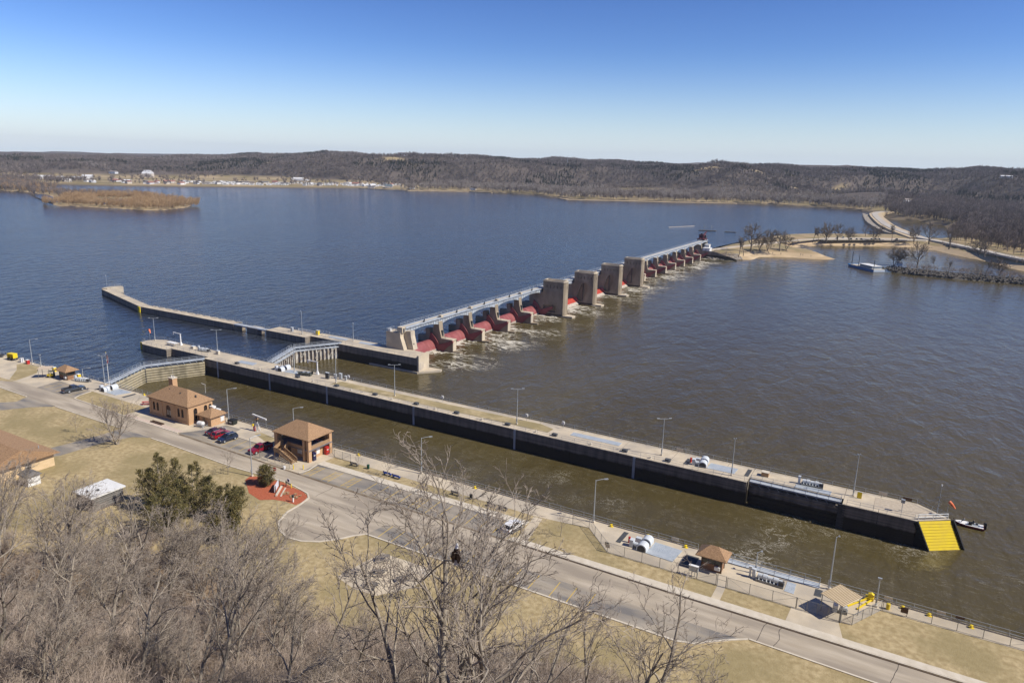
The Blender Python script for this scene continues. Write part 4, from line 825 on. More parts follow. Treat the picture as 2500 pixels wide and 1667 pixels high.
def roller_pier(label, y, j):
    t = thing('dam_pier', label, 'dam pier', (0, y, 0), 0, 'tall piers of the roller gates'); W = 4.6
    slots = [rect(47.5+1.85*i,47.85+1.85*i,7.9,9.3) for i in range(5)]
    rec = [(49.7,4.9),(50.3,5.6),(51.5,5.9),(52.7,5.6),(53.3,5.0),(53.2,2.6),(51.6,-2.6),(50.9,-3.6),(49.6,-3.6),(47.2,-3.4),(47.4,-1.4)] if j > 0 else rect(45.9,52.6,-3.6,-0.3)
    out = [(45.6,-9.5),(56.4,-9.5),(56.4,11.2),(45.6,11.2)]
    MB().prism(out, 0, 0.9, 'y', [rec]+slots).build('near_face', M['damcon'], t)
    MB().prism(out, 0.9, W-0.9, 'y').build('core', M['damcon'], t)
    MB().prism(out, W-0.9, W, 'y', slots).build('far_face', M['damcon'], t)
    MB().prism([(56.4,0),(57.1,0.9),(57.1,W-0.9),(56.4,W)], -9.5, 11.2).build('chamfered_nose', M['damcon'], t)
    MB().box(56.98,57.16,W/2-0.2,W/2+0.2,7.9,9.3).build('slot', M['dark'], t)
    for s in slots: MB().box(s[0][0],s[1][0],0.55,0.88,7.9,9.3).build('slot', M['dark'], t)
    MB().prism([(45.4,-0.2),(56.5,-0.2),(57.35,0.85),(57.35,W-0.85),(56.5,W+0.2),(45.4,W+0.2)], 11.0, 11.25).build('coping', M['concrete'], t)
    MB().prism([(45.9,0.35),(56.2,0.35),(56.7,0.95),(56.7,W-0.95),(56.2,W-0.35),(45.9,W-0.35)], 11.25, 11.75, holes=[[(46.3,0.75),(56.0,0.75),(56.3,1.1),(56.3,W-1.1),(56.0,W-0.75),(46.3,W-0.75)]]).build('parapet', M['concrete'], t)
    MB().box(38.2,45.58,0.1,W-0.1,-9.5,5.6).build('upstream_wing', M['damcon'], t)
    MB().box(34.2,38.18,0.3,W-0.3,-9.5,-0.3).build('upstream_nose', M['damcon'], t)
    MB().prism([(56.0,-0.15),(61.2,0.5),(61.7,W/2),(61.2,W-0.5),(56.0,W+0.15)], -6.5, -4.75).build('toe', M['concrete'], t)
    MB().box(45.5,56.5,-0.12,-0.02,-4.9,-4.4).build('water_stain', M['wall'], t)
    if j > 0: MB().bar((50.5,0.5,5.5),(50.5,0.5,-3.0),0.22,0.3).build('rack', M['dark'], t)
    return t
def roller_gate(label, y0, y1):
    t = thing('roller_gate', label, 'dam gate', (0,0,0), 0, 'bright red roller gates of the dam')
    MB().tube((44.6,y0-0.4,-4.3),(44.6,y1+0.4,-4.3),1.75,None,20).build('roller_drum', M['damred2'], t)
    MB().prism([(44.2,-2.55),(45.9,-2.45),(49.0,-5.1),(48.7,-6.3),(44.2,-6.3)], y0+0.1, y1-0.1, 'y').build('apron_plate', M['damred2'], t)
    MB().add([(47.9,y0+0.3,-4.12),(47.9,y1-0.3,-4.12),(49.12,y1-0.3,-5.12),(49.12,y0+0.3,-5.12),(49.0,y0+.3,-6.2),(49.0,y1-.3,-6.2)], [(0,1,2,3),(3,2,5,4)]).build('wet_lip', M['scale'], t)
    MB().prism([(45.6,-1.6),(47.4,-1.7),(48.6,-3.2),(47.8,-4.6),(45.8,-4.0)], y1-0.9, y1-0.15, 'y').build('end_shield', M['damred'], t)
    for f in (0.33,0.66): MB().bar((45.9,y0+(y1-y0)*f,-2.42),(49.0,y0+(y1-y0)*f,-5.06),0.08,0.06).build('seam', M['damred2'], t)
    return t
ordn = ['first','second','third','fourth','fifth','sixth','seventh','eighth']
for i, y in enumerate(near_p): tainter_pier(f'{ordn[i]} low dam pier counted from the near abutment', y)
for i, y in enumerate(far_p): tainter_pier(f'{ordn[i]} low dam pier beyond the tall towers', y)
for j, y in enumerate(roll_p): roller_pier(['nearest tall slotted pier tower with a square recess','second tall slotted pier tower with an arched recess','third tall slotted pier tower with an arched recess','farthest tall slotted pier tower before the low piers'][j], y, j)
edges = [84.0]+[v for y in near_p for v in (y, y+PW)]+[roll_p[0]]
for i in range(5): tainter_gate(f'{ordn[i]} curved red dam gate counted from the near abutment', edges[2*i], edges[2*i+1])
for i in range(3): roller_gate(['bright red roller gate between the first two towers','bright red roller gate between the middle two towers','bright red roller gate between the last two towers'][i], roll_p[i]+4.6, roll_p[i+1])
edges = [roll_p[3]+4.6]+[v for y in far_p for v in (y, y+PW)]+[460.4]
for i in range(8): tainter_gate(f'{ordn[i]} curved red dam gate beyond the tall towers', edges[2*i], edges[2*i+1])
# abutment tower on the near end
ab = thing('dam_abutment', 'stout concrete abutment tower carrying the near end of the dam bridge', 'abutment', (0,79.6,0))
MB().prism([(38.7,-0.5),(38.7,6.0),(45.0,6.0),(45.0,4.6),(46.6,0.0),(46.6,-0.5)], 0, 4.6, 'y').build('tower', M['concrete'], ab)
MB().prism([(45.01,4.4),(45.02,6.3),(47.9,6.6),(48.0,4.8),(49.2,0.0),(46.62,0.0)], 2.2, 4.6, 'y').build('buttress', M['concrete'], ab)
MB().box(48.1,48.75,2.7,3.3,0.1,2.2).build('doorway', M['dark'], ab)
MB().box(38.7,47,4.6,5.8,-9,-0.5).build('seat', M['damcon'], ab)
MB().box(43.4,45.6,0.4,2.2,6.0,8.0).build('control_box', M['concrete'], ab)
MB().box(45.61,45.7,0.9,1.7,6.2,7.6).build('box_door', M['dark'], ab)
MB().box(39.2,40.4,0.3,1.2,6.0,6.9).build('cabinet', M['white'], ab)
railing('hand_railing', 'railing around the top of the near abutment tower', [(45.0,79.75),(38.85,79.75),(38.85,84.0),(41.4,84.1)], z=6.02, step=2.0, r=0.04)
# service bridge: deck, arched plate girders with stiffeners, railing
sb = thing('service_bridge', 'pale steel service bridge running the whole length of the dam', 'bridge')
spans = [(83.0,near_p[0]+1.2)]+[(near_p[i]+1.2,near_p[i+1]+1.2) for i in range(3)]+[(near_p[3]+1.2,roll_p[0]+2.3)]+[(roll_p[i]+2.3,roll_p[i+1]+2.3) for i in range(3)]+[(roll_p[3]+2.3,far_p[0]+1.2)]+[(far_p[i]+1.2,far_p[i+1]+1.2) for i in range(6)]+[(far_p[6]+1.2,461.5),(461.5,481)]
for a, b in spans:
    MB().box(41.3,44.9,a+0.02,b-0.02,6.95,7.3).build('deck', M['plate'], sb)
    N_ = 12; poly = [(a+0.1,6.94),(b-0.1,6.94)]+[(b-0.1-(b-a-0.2)*k/N_, 6.94-(1.0+1.5*abs(2*k/N_-1)**2.2)) for k in range(N_+1)]
    for x in (44.45,41.6):
        g = MB().prism(poly, x, x+0.09, 'x').build('plate_girder', M['steelblue'], sb)
        if x > 40 and a < 330:
            mb = MB()
            for k in range(1, 14):
                y = a+(b-a)*k/14; f = abs(2*k/14-1)**2.2; mb.box(x+0.092,x+0.26,y-0.05,y+0.05,6.94-(1.0+1.5*f),6.93)
            mb.build('stiffener', M['steelblue'], g)
    MB().box(42.6,43.5,a+0.02,b-0.02,7.31,7.40).build('crane_track', M['concrete'], sb)
    MB().box(44.92,45.1,a+0.02,b-0.02,7.0,7.42).build('fascia', M['steelblue'], sb)
railing('bridge_railing', 'upstream railing of the dam service bridge', [(41.45,84.3,0),(41.45,481,0)], z=7.31, step=4.2, r=0.045)
for i, y in enumerate([94, 115.5, 136, 157, 178, 205, 240, 275]):
    tag(MB().box(44.3,44.8,y,y+0.5,7.31,8.0).box(44.2,44.6,y+0.6,y+0.75,7.31,8.5).build('hoist_box', M['dark']), f'small dark hoist box on the bridge deck, {ordn[i]} from the abutment', 'hoist box', 'hoist boxes along the bridge deck')
for i, y in enumerate(near_p): tag(MB().box(44.0,45.3,y+0.6,y+1.9,7.43,8.3).build('pier_cabinet', M['concrete']), f'pale cabinet on the bridge over the {ordn[i]} near pier', 'cabinet', 'cabinets on the dam bridge')
# bulkhead crane parked at the far end
cr = thing('bulkhead_crane', 'dark maroon crane parked at the far end of the dam bridge', 'crane', (42.0,474,7.3))
mar = mat('maroon_paint', (0.085,0.022,0.03), (0.12,0.03,0.04), 0.6, 1.0)
for x, y in ((-2.4,-4.0),(2.4,-4.0),(-2.4,4.0),(2.4,4.0)): MB().tube((x,y,0),(x,y,0.8),0.5,None,10).build('wheel', M['black'], cr)
MB().box(-2.8,2.8,-5,5,0.8,1.6).build('carriage', mar, cr); MB().box(-2.4,1.4,-1.5,4.4,1.6,4.6).build('machine_house', mar, cr)
MB().box(1.5,2.7,0.6,2.8,1.6,4.0).build('cab', M['dark'], cr); MB().frus(-1.2,0.2,-1.0,1.0,4.6,-0.8,-0.2,-0.6,0.4,5.6).build('exhaust_stack', M['black'], cr)
MB().bar((0,3.5,4.0),(0.5,9.5,6.2),0.7,0.7).build('boom', mar, cr); MB().bar((0,-5,1.8),(0,-8.5,2.0),0.9,0.6).build('counterweight', mar, cr)
# far abutment wall and the two white huts
fa = thing('far_abutment', 'dark sloping concrete wing wall at the far end of the dam', 'abutment')
MB().prism([(40,-9),(40,0.4),(56,0.4),(62,-1.2),(74,-4.6),(74,-9)], 460.5, 462.0, 'y').build('wing_wall', M['wall'], fa)
MB().prism([(38.4,-9.5),(38.4,6.2),(44.6,6.2),(45.8,-0.5),(46.5,-9.5)], 462.1, 464, 'y').build('bridge_seat', M['damcon'], fa)
MB().prism([(39.0,-5),(39.0,6.2),(44.6,6.2),(45.6,-5)], 479, 481, 'y').build('bridge_seat', M['damcon'], fa)
h1 = thing('hut', 'long low white hut at the far end of the dam', 'hut', (46.5,455.0,0.42))
MB().box(0,5.5,6.5,13,-0.6,2.0).build('wall', M['white'], h1); MB().box(-0.2,5.7,6.3,13.2,2.0,2.2).build('roof', M['white'], h1); MB().box(2,3,6.42,6.49,0,1.7).build('door', M['galv'], h1)
h2 = thing('hut', 'taller white hut with a grey door beneath the last bridge span', 'hut', (45.5,470.0,-0.3))
MB().box(0,3.6,0,4.5,-0.3,4.6).build('wall', M['white'], h2); MB().box(-0.2,3.8,-0.2,4.7,4.6,4.85).build('roof', M['white'], h2); MB().box(1.0,2.3,-0.06,-0.01,0,3.0).build('door', M['galv'], h2)
# ================================================================== buildings on the bank
def wall_panel(t, axis, at, poly, holes, th, matl, name='wall'):
    """upright wall slab: axis 'y' faces the camera side (poly in x,z), axis 'x' faces up or down stream (poly in y,z)"""
    return MB().prism(poly, at, at+th, axis, holes).build(name, matl, t)
def window(t, axis, at, outline, bars=True, name='window'):
    """recessed dark pane with a frame, one per opening"""
    xs = [p[0] for p in outline]; zs = [p[1] for p in outline]; x0, x1, z0, z1 = min(xs), max(xs), min(zs), max(zs)
    w = MB().prism(outline, at, at+0.03, axis).build(name, M['glass'], t)
    f = MB()
    def B(a0, a1, b0, b1):
        if axis == 'y': f.box(a0,a1,at-0.05,at-0.003,b0,b1)
        else: f.box(at+0.033,at+0.08,a0,a1,b0,b1)
    B(x0,x0+0.07,z0,z1-0.35); B(x1-0.07,x1,z0,z1-0.35); B(x0,x1,z0,z0+0.08)
    if bars: B((x0+x1)/2-0.03,(x0+x1)/2+0.03,z0,z1-0.1); B(x0,x1,(z0+z1)/2-0.03,(z0+z1)/2+0.03)
    f.build('frame', M['trim'], w); return w
# ---- lock control house
c = thing('control_house', 'tan brick lock house with brown hip roof, chimney and arched windows', 'building', (0,0,0.02))
X0, X1, Y0_, Y1_, WH = 33.2, 48.8, -9.1, -2.0, 4.75
fw = [arch(35.2,1.5,3.75,0.95), arch(36.7,1.5,3.75,0.95), arch(44.9,1.5,3.75,0.95), arch(46.4,1.5,3.75,0.95)]; fd = arch(40.9,0.0,3.8,1.9)
wall_panel(c, 'y', Y0_, rect(X0,X1,0,WH), fw+[[(p[0], max(p[1],0.02)) for p in fd]], 0.35, M['brick'])
ew = [arch(-7.1,0.6,3.9,1.1), arch(-4.1,2.2,3.9,1.0), arch(-2.75,2.2,3.9,0.9)]
wall_panel(c, 'x', X1-0.35, rect(Y0_+0.36,Y1_-0.36,0,WH), ew, 0.35, M['brick'])
wall_panel(c, 'x', X0, rect(Y0_+0.36,Y1_-0.36,0,WH), [], 0.35, M['brick'])
wall_panel(c, 'y', Y1_-0.35, rect(X0,X1,0,WH), [], 0.35, M['brick'])
for p in fw: window(c, 'y', Y0_+0.2, p)
for p in ew: window(c, 'x', X1-0.28, p)
d = MB().prism(fd, Y0_+0.2, Y0_+0.24, 'y').build('door', M['trim'], c)
for x in (40.45,41.35): MB().box(x-0.28,x+0.28,Y0_+0.15,Y0_+0.19,1.1,2.4).build('pane', mat('pale_blind', (0.42,0.36,0.27), None, 0.7), d)
for x in (33.75, 38.3, 43.4, 48.25): MB().box(x-0.3,x+0.3,Y0_-0.09,Y0_-0.004,0.05,WH-0.5).build('pilaster', M['brick'], c)
MB().box(X0-0.05,X1+0.05,Y0_-0.13,Y0_-0.004,0.0,0.55).build('plinth', M['brick'], c)
MB().hip(X0-0.35,X1+0.35,Y0_-0.4,Y1_+0.4,WH+0.05,7.7,4.9,0.16).build('roof', M['shingle'], c)
rr = c.children[-1]
for x, y, z in ((38.4,-6.6,6.95),(43.0,-7.0,6.75),(47.0,-5.6,6.45)): MB().box(x,x+0.3,y,y+0.3,z-0.5,z+0.15).build('vent', M['dark'], rr)
MB().box(X0-0.4,X1+0.4,Y0_-0.46,Y0_-0.405,WH-0.12,WH+0.05).build('gutter', M['trim'], c)
ch = MB().box(33.9,35.5,-3.5,-2.1,4.0,8.3).build('chimney', M['brick'], c)
MB().box(33.8,35.6,-3.6,-2.0,8.3,8.5).build('cap', M['kerb'], ch); MB().tube((34.3,-2.8,8.5),(34.3,-2.8,8.95),0.12,None,8).tube((35.1,-2.7,8.5),(35.1,-2.7,8.85),0.12,None,8).tube((34.7,-2.6,8.5),(34.7,-2.6,10.8),0.02,None,4).build('flue', M['white'], ch)
bay = MB().box(48.81,50.0,-3.0,-1.9,0.6,3.3).build('bay_window', M['white'], c); MB().box(48.9,50.05,-2.9,-1.95,1.6,2.7).build('pane', M['glass'], bay)
MB().box(49.2,50.6,-1.9,-0.9,2.0,2.3).build('balcony', M['white'], c)
MB().tube((46.2,-1.8,6.0),(46.2,-1.8,8.4),0.03,None,5).bar((44.8,-1.8,8.4),(46.4,-1.8,8.2),0.08,0.08).build('antenna', M['white'], c)
# ---- annex
a = thing('annex', 'small tan brick annex with hip roof against the end of the lock house', 'building', (0,0,0.02))
MB().box(49.9,54.2,-6.9,-2.6,0,2.45).build('wall', M['brick'], a); MB().hip(49.3,54.8,-7.5,-2.0,2.5,4.0,None,0.14).build('roof', M['shingle'], a)
MB().box(51.2,52.0,-6.97,-6.905,1.0,1.9).build('window', M['glass'], a); MB().box(54.205,54.27,-4.1,-3.0,0.6,2.0).build('sign_panel', M['white'], a); MB().box(49.3,49.85,-6.0,-4.9,0.02,2.1).build('door', M['trim'], a)
# ---- observation pavilion
o_ = thing('observation_pavilion', 'two level brick and timber viewing pavilion with brown hip roof and outside stairs', 'building', (0,0,0.02))
for x0, x1, y0, y1 in ((79.7,80.7,-9.9,-9.2),(79.7,80.4,-9.0,-8.3),(88.5,89.1,-9.9,-9.2),(89.7,90.3,-9.9,-9.0),(89.7,90.3,-3.4,-2.6),(88.6,89.2,-3.2,-2.6),(79.7,80.4,-3.4,-2.6)):
    MB().box(x0,x1,y0,y1,0,5.15).build('pillar', M['brick'], o_)
MB().box(81.0,89.3,-8.6,-3.2,0,2.5).build('lower_wall', M['brick'], o_)
MB().box(88.0,88.9,-8.68,-8.605,0,2.1).build('door', M['trim'], o_); MB().box(82.6,83.5,-8.68,-8.605,0,2.1).build('door', M['trim'], o_)
MB().box(85.6,87.0,-8.68,-8.605,0.9,2.0).build('notice_board', M['white'], o_); MB().box(89.305,89.37,-6.6,-5.6,0.7,2.1).build('notice_board', M['white'], o_)
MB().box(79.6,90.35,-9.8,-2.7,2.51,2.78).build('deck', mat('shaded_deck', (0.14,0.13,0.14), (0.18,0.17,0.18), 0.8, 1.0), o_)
def parapet(x0, x1, y0, y1):
    p = MB().box(x0,x1,y0,y1,2.5,3.45).build('parapet', M['wood'], o_)
    mb = MB(); nn = max(2, int(max(x1-x0, y1-y0)/0.35))
    for i in range(nn):
        if x1-x0 > y1-y0: u = x0+(x1-x0)*(i+0.5)/nn; mb.box(u-0.13,u+0.13,y0-0.04,y0-0.003,2.45,3.4)
        else: u = y0+(y1-y0)*(i+0.5)/nn; mb.box(x1+0.003,x1+0.04,u-0.13,u+0.13,2.45,3.4)
    mb.build('board', M['wood'], p); MB().box(x0-0.06,x1+0.06,y0-0.08,y1+0.06,3.455,3.55).build('cap_rail', M['wood'], p)
parapet(80.75,82.3,-9.75,-9.6); parapet(84.0,88.45,-9.75,-9.6); parapet(90.1,90.24,-8.95,-3.45); parapet(80.5,88.5,-2.9,-2.75); parapet(79.75,79.9,-8.2,-3.5)
MB().hip(79.35,90.65,-10.2,-2.3,5.28,7.75,3.9,0.16).build('roof', M['shingle'], o_)
MB().box(81,89,-7.0,-6.9,2.79,2.8).build('floor_edge', M['dark'], o_)
st = MB().box(82.3,83.9,-12.5,-11.0,1.75,1.88).build('landing', M['wood'], o_)
for x, y in ((82.4,-12.4),(83.8,-12.4),(82.4,-11.1)): MB().box(x-0.07,x+0.07,y-0.07,y+0.07,0,1.75).build('post', M['wood'], st)
for i in range(4): MB().box(82.4,83.8,-11.0+0.3*i,-10.72+0.3*i,1.93+0.21*i,1.98+0.21*i).build('step', M['wood'], o_)
for i in range(8): MB().box(84.0+0.46*i,84.42+0.46*i,-12.4,-11.1,1.66-0.21*i,1.71-0.21*i).build('step', M['wood'], o_)
for y in (-12.5,-11.0):
    MB().bar((83.9,y,1.65),(87.8,y,-0.1+0.1),0.1,0.3).build('stringer', M['wood'], o_)
    hr = MB().bar((83.9,y,2.75),(87.8,y,0.95),0.1,0.16).build('stair_rail', M['wood'], o_)
    MB().bar((83.9,y,2.35),(87.8,y,0.55),0.06,0.5).build('rail_panel', M['wood'], hr)
    for i in range(4): MB().box(84.0+1.2*i,84.1+1.2*i,y-0.05,y+0.05,1.55-0.53*i,2.6-0.53*i).build('baluster', M['wood'], hr)
for x in (82.25,84.0):
    hr = MB().bar((x,-11.0 if x > 83 else -12.4,2.8),(x,-9.7,3.75),0.1,0.16).build('stair_rail', M['wood'], o_); MB().bar((x,-11.0 if x > 83 else -12.4,2.3),(x,-9.7,3.25),0.06,0.6).build('rail_panel', M['wood'], hr)
hr = MB().box(82.25,83.95,-12.55,-12.45,1.9,2.85).build('rail_panel', M['wood'], o_)
for x, y, lb in ((84.6,-5.0,'dark picnic bench on the pavilion deck by the stairs'),(87.6,-4.8,'red picnic bench on the pavilion deck by the far pillar')):
    b = thing('bench', lb, 'bench', (x,y,2.80)); MB().box(-0.8,0.8,-0.25,0.25,0.42,0.48).build('seat', M['dark'] if 'dark' in lb else M['red'], b)
    for s in (-0.6,0.6): MB().box(s-0.05,s+0.05,-0.2,0.2,0,0.42).build('leg', M['dark'], b)
# ---- kiosks
def kiosk(label, x, y, sx, sy, ext=0.85):
    k = thing('kiosk', label, 'kiosk', (x,y,0.02)); MB().box(-sx,sx,-sy,sy,0,1.2).build('wall', mat('kiosk_brick', (0.24,0.13,0.075), (0.30,0.17,0.10), 0.9, 2.0), k)
    for a0, a1 in ((-sx+0.1,-sx/3-0.06),(-sx/3+0.06,sx/3-0.06),(sx/3+0.06,sx-0.1)): MB().box(a0,a1,-sy+0.02,-sy+0.07,1.25,2.35).build('window', M['glass'], k)
    MB().box(sx-0.07,sx-0.02,-sy+0.15,sy-0.15,1.25,2.35).build('window', M['glass'], k); MB().box(-sx+0.02,-sx+0.07,-sy+0.15,sy-0.15,1.25,2.35).build('window', M['glass'], k)
    for s in (-1,1):
        for q in (-1,1): MB().box(s*sx-0.1,s*sx+0.1,q*sy-0.1,q*sy+0.1,0,2.6).build('corner_post', M['trim'], k)
    MB().box(-sx,sx,-sy,sy,2.36,2.6).build('header', mat('cream_panel', (0.62,0.57,0.46), None, 0.7), k)
    MB().hip(-sx-ext,sx+ext,-sy-ext,sy+ext,2.72,4.15,None,0.14).build('roof', M['shingle'], k)
    MB().box(0.9*sx-0.9,0.9*sx,-sy-0.4,-sy-0.02,0.5,1.1).build('air_conditioner', M['white'], k)
    return k
kiosk('small brown kiosk with hip roof beside the open lower gate', 178.4, -4.95, 1.65, 1.0, 0.95)
kiosk('small brown roofed kiosk behind the grey pickup', -14.0, -3.4, 1.9, 1.15, 0.95)
# ---- canopies
def canopy(label, cx, cy, rz, lx, ly, z0, z1, matl, ribs):
    k = thing('canopy', label, 'canopy', (cx,cy,0.02), rz)
    MB().add([(-lx,-ly,z0),(lx,-ly,z0),(lx,ly,z1),(-lx,ly,z1),(-lx,-ly,z0+0.09),(lx,-ly,z0+0.09),(lx,ly,z1+0.09),(-lx,ly,z1+0.09)], [(3,2,1,0),(4,5,6,7),(0,1,5,4),(1,2,6,5),(2,3,7,6),(3,0,4,7)]).build('roof_sheet', matl, k)
    for i in range(ribs):
        u = -lx+2*lx*(i+0.5)/ribs; MB().bar((u,-ly,z0+0.12),(u,ly,z1+0.12),0.09,0.07).build('roof_rib', mat('rib_brown', (0.30,0.22,0.13), None, 0.7), k)
    for s in (-1,1):
        for q in (-1,1): MB().box(s*(lx-0.2)-0.05,s*(lx-0.2)+0.05,q*(ly-0.2)-0.05,q*(ly-0.2)+0.05,0,(z0 if q < 0 else z1)-0.03).build('post', M['fence'], k)
    return k
M['tanroof'] = mat('tan_sheet', (0.62,0.52,0.36), (0.68,0.58,0.42), 0.6, 0.5)
canopy('tan striped metal canopy over equipment beside the big fence gate', 198.45, -7.3, math.atan2(-1.95,3.3), 1.95, 2.25, 2.85, 3.1, M['tanroof'], 15)
canopy('flat tan canopy over a yellow machine upstream of the small kiosk', -20.0, -6.3, math.atan2(2.0,2.6), 1.7, 1.4, 2.9, 3.0, mat('tan_flat', (0.56,0.45,0.33), None, 0.7), 0)
# ---- houses at the foot of the bluff
h = thing('service_house', 'pale tan house with wide brown roof at the left edge behind bare trees', 'house', (0,0,0.02))
MB().box(20,46.0,-54,-40.2,0,3.0).build('wall', mat('tan_siding', (0.60,0.45,0.26), (0.66,0.50,0.31), 0.8, 1.0), h)
MB().add([(19,-55,2.9),(47,-55,2.9),(47,-39.2,2.9),(19,-39.2,2.9),(19,-47,5.9),(47,-47,5.9)], [(0,1,5,4),(2,3,4,5),(1,2,5),(3,0,4),(0,3,2,1)]).build('roof', M['shingle'], h)
MB().box(46.005,46.06,-46.0,-44.9,1.0,2.3).build('window', M['glass'], h); w = h.children[-1]; MB().box(46.062,46.1,-46.1,-44.8,1.6,1.7).build('frame', M['white'], w); MB().tube((44,-42,4),(44,-42,4.7),0.09,None,6).build('vent_pipe', M['galv'], h)
s = thing('shed', 'small grey shed by the corner of the pale tan house', 'shed', (49.6,-49.0,0.02)); MB().box(0,3,0,2.4,0,2.1).build('wall', M['white'], s); MB().hip(-0.3,3.3,-0.3,2.7,2.15,2.9,0.6,0.1).build('roof', mat('grey_shingle', (0.12,0.115,0.11), (0.17,0.16,0.155), 0.9, 2.0), s)
g = thing('flat_roof_garage', 'low garage with a white flat roof among the trees', 'garage', (0,0,0.02))
MB().box(68.4,73.6,-48.4,-42.3,0,2.8).build('wall', mat('dark_siding', (0.15,0.13,0.12), None, 0.8), g); MB().box(68.0,74.0,-48.8,-41.9,2.8,3.05).build('roof', M['white'], g)
for x, y in ((71.6,-46.2),(70.4,-47.6)): MB().box(x,x+0.35,y,y+0.35,3.05,3.35).build('vent', M['dark'], g)
for i in range(5): MB().box(73.605,73.67,-48.2,-42.5,0.5+0.45*i,0.75+0.45*i).build('slat', M['fence'], g)

# ================================================================== vehicles
def paint(name, c): 
    m = mat(name, c, None, 0.28, spec=0.6); m.node_tree.nodes['Principled BSDF'].inputs['Coat Weight'].default_value = 0.6; return m
def loft(mb, secs, mi=0):
    """closed side-profile shell: secs = [(x, [(halfwidth, z) bottom..top])]"""
    n = len(secs[0][1]); o = len(mb.v)
    for x, pr in secs:
        for hw, z in pr: mb.v.append((x,-hw,z))
        for hw, z in reversed(pr): mb.v.append((x,hw,z))
    k = 2*n
    for i in range(len(secs)-1):
        for j in range(k):
            j2 = (j+1) % k; mb.f.append((o+i*k+j,o+(i+1)*k+j,o+(i+1)*k+j2,o+i*k+j2)); mb.m.append(mi)
    mb.f.append(tuple(o+j for j in range(k))); mb.m.append(mi); e = o+(len(secs)-1)*k; mb.f.append(tuple(e+j for j in range(k))[::-1]); mb.m.append(mi)
    return mb
def vehicle(label, name, cat, x, y, rz, kind, pm):
    """x forward. lower shell, glasshouse, roof, bumpers, lights, wheels"""
    t = thing(name, label, cat, (x,y,0.03), rz, 'vehicles parked beside the lock')
    if kind == 'pickup': L, W, hb, hr = 5.7, 0.98, 1.12, 1.86
    elif kind == 'suv': L, W, hb, hr = 4.7, 0.93, 1.08, 1.70
    else: L, W, hb, hr = 4.8, 0.91, 0.98, 1.45
    f, r = L/2, -L/2
    P = lambda w, z: [(w*0.90,0.30),(w,0.48),(w,z*0.80),(w*0.95,z)]
    if kind == 'pickup': secs = [(r,P(W*.95,1.05)),(r+0.1,P(W,1.10)),(0.55,P(W,1.10)),(1.0,P(W,1.14)),(f-0.5,P(W,1.08)),(f-0.1,P(W*.97,1.0)),(f,P(W*.9,0.86))]
    elif kind == 'suv': secs = [(r,P(W*.92,0.98)),(r+0.15,P(W,1.06)),(0.6,P(W,1.05)),(1.25,P(W,1.03)),(f-0.45,P(W*.98,0.95)),(f-0.1,P(W*.9,0.85)),(f,P(W*.8,0.72))]
    else: secs = [(r,P(W*.88,0.86)),(r+0.2,P(W,0.95)),(-1.3,P(W,0.98)),(0.9,P(W,0.95)),(f-0.45,P(W*.97,0.84)),(f-0.1,P(W*.88,0.74)),(f,P(W*.78,0.62))]
    loft(MB(), secs).build('body', pm, t, smooth=False)
    if kind == 'pickup': gx = [(-0.75,0.0),(-0.62,1.0),(0.55,1.0),(1.25,0.0)]; 
    elif kind == 'suv': gx = [(r+0.12,0.0),(r+0.5,1.0),(0.25,1.0),(1.15,0.0)]
    else: gx = [(-1.75,0.0),(-0.95,1.0),(0.2,1.0),(1.15,0.0)]
    z0, z1 = hb-0.02, hr; wb, wt = W*0.93, W*0.74
    V = []
    for gx_, u in gx: w = wb+(wt-wb)*u; zz = z0+(z1-0.06-z0)*u; V += [(gx_,-w,zz),(gx_,w,zz)]
    MB().add(V, [(0,2,4,6),(1,7,5,3),(0,1,3,2),(2,3,5,4),(4,5,7,6),(0,6,7,1)]).build('glass_house', M['glass'], t)
    a0, a1 = gx[1][0], gx[2][0]
    MB().frus(a0-0.05,a1+0.08,-wt-0.03,wt+0.03,z1-0.075,a0+0.08,a1-0.1,-wt+0.1,wt-0.1,z1).build('roof', pm, t)
    for s in (-1,1):
        for (xa,za),(xb,zb) in (((gx[0][0],z0),(gx[1][0],z1-0.05)),((gx[3][0],z0),(gx[2][0],z1-0.05)),(((gx[1][0]+gx[2][0])/2-0.1,z0),((gx[1][0]+gx[2][0])/2-0.1,z1-0.05))):
            MB().bar((xa,s*(wb+0.005),za),(xb,s*(wt+0.012),zb),0.09,0.09).build('pillar', pm, t)
        MB().box(0.92 if kind != 'pickup' else 1.0,1.1 if kind != 'pickup' else 1.2,s*(W+0.02) if s > 0 else -W-0.22,W+0.22 if s > 0 else -W-0.02,hb-0.04,hb+0.12).build('mirror', pm, t)
        MB().bar((f-0.14,s*W*0.62,0.74),(f-0.02,s*W*0.62,0.72),0.42,0.16).build('headlight', mat('lamp_clear', (0.75,0.76,0.78), None, 0.15), t)
        MB().box(r-0.02,r+0.12,s*W*0.72-0.16,s*W*0.72+0.16,0.70,0.98).build('tail_light', mat('lamp_red', (0.45,0.02,0.02), None, 0.2), t)
        for wx in (f-0.92, r+0.95 if kind != 'pickup' else r+1.25):
            rw_ = 0.40 if kind == 'pickup' else 0.35
            ty = MB().path([(wx,s*(W-0.20),rw_),(wx,s*(W+0.015),rw_)], rw_, 16).build('tyre', M['black'], t)
            MB().path([(wx,s*(W+0.018),rw_),(wx,s*(W+0.04),rw_)], rw_*0.62, 10).build('rim', M['galv'], ty)
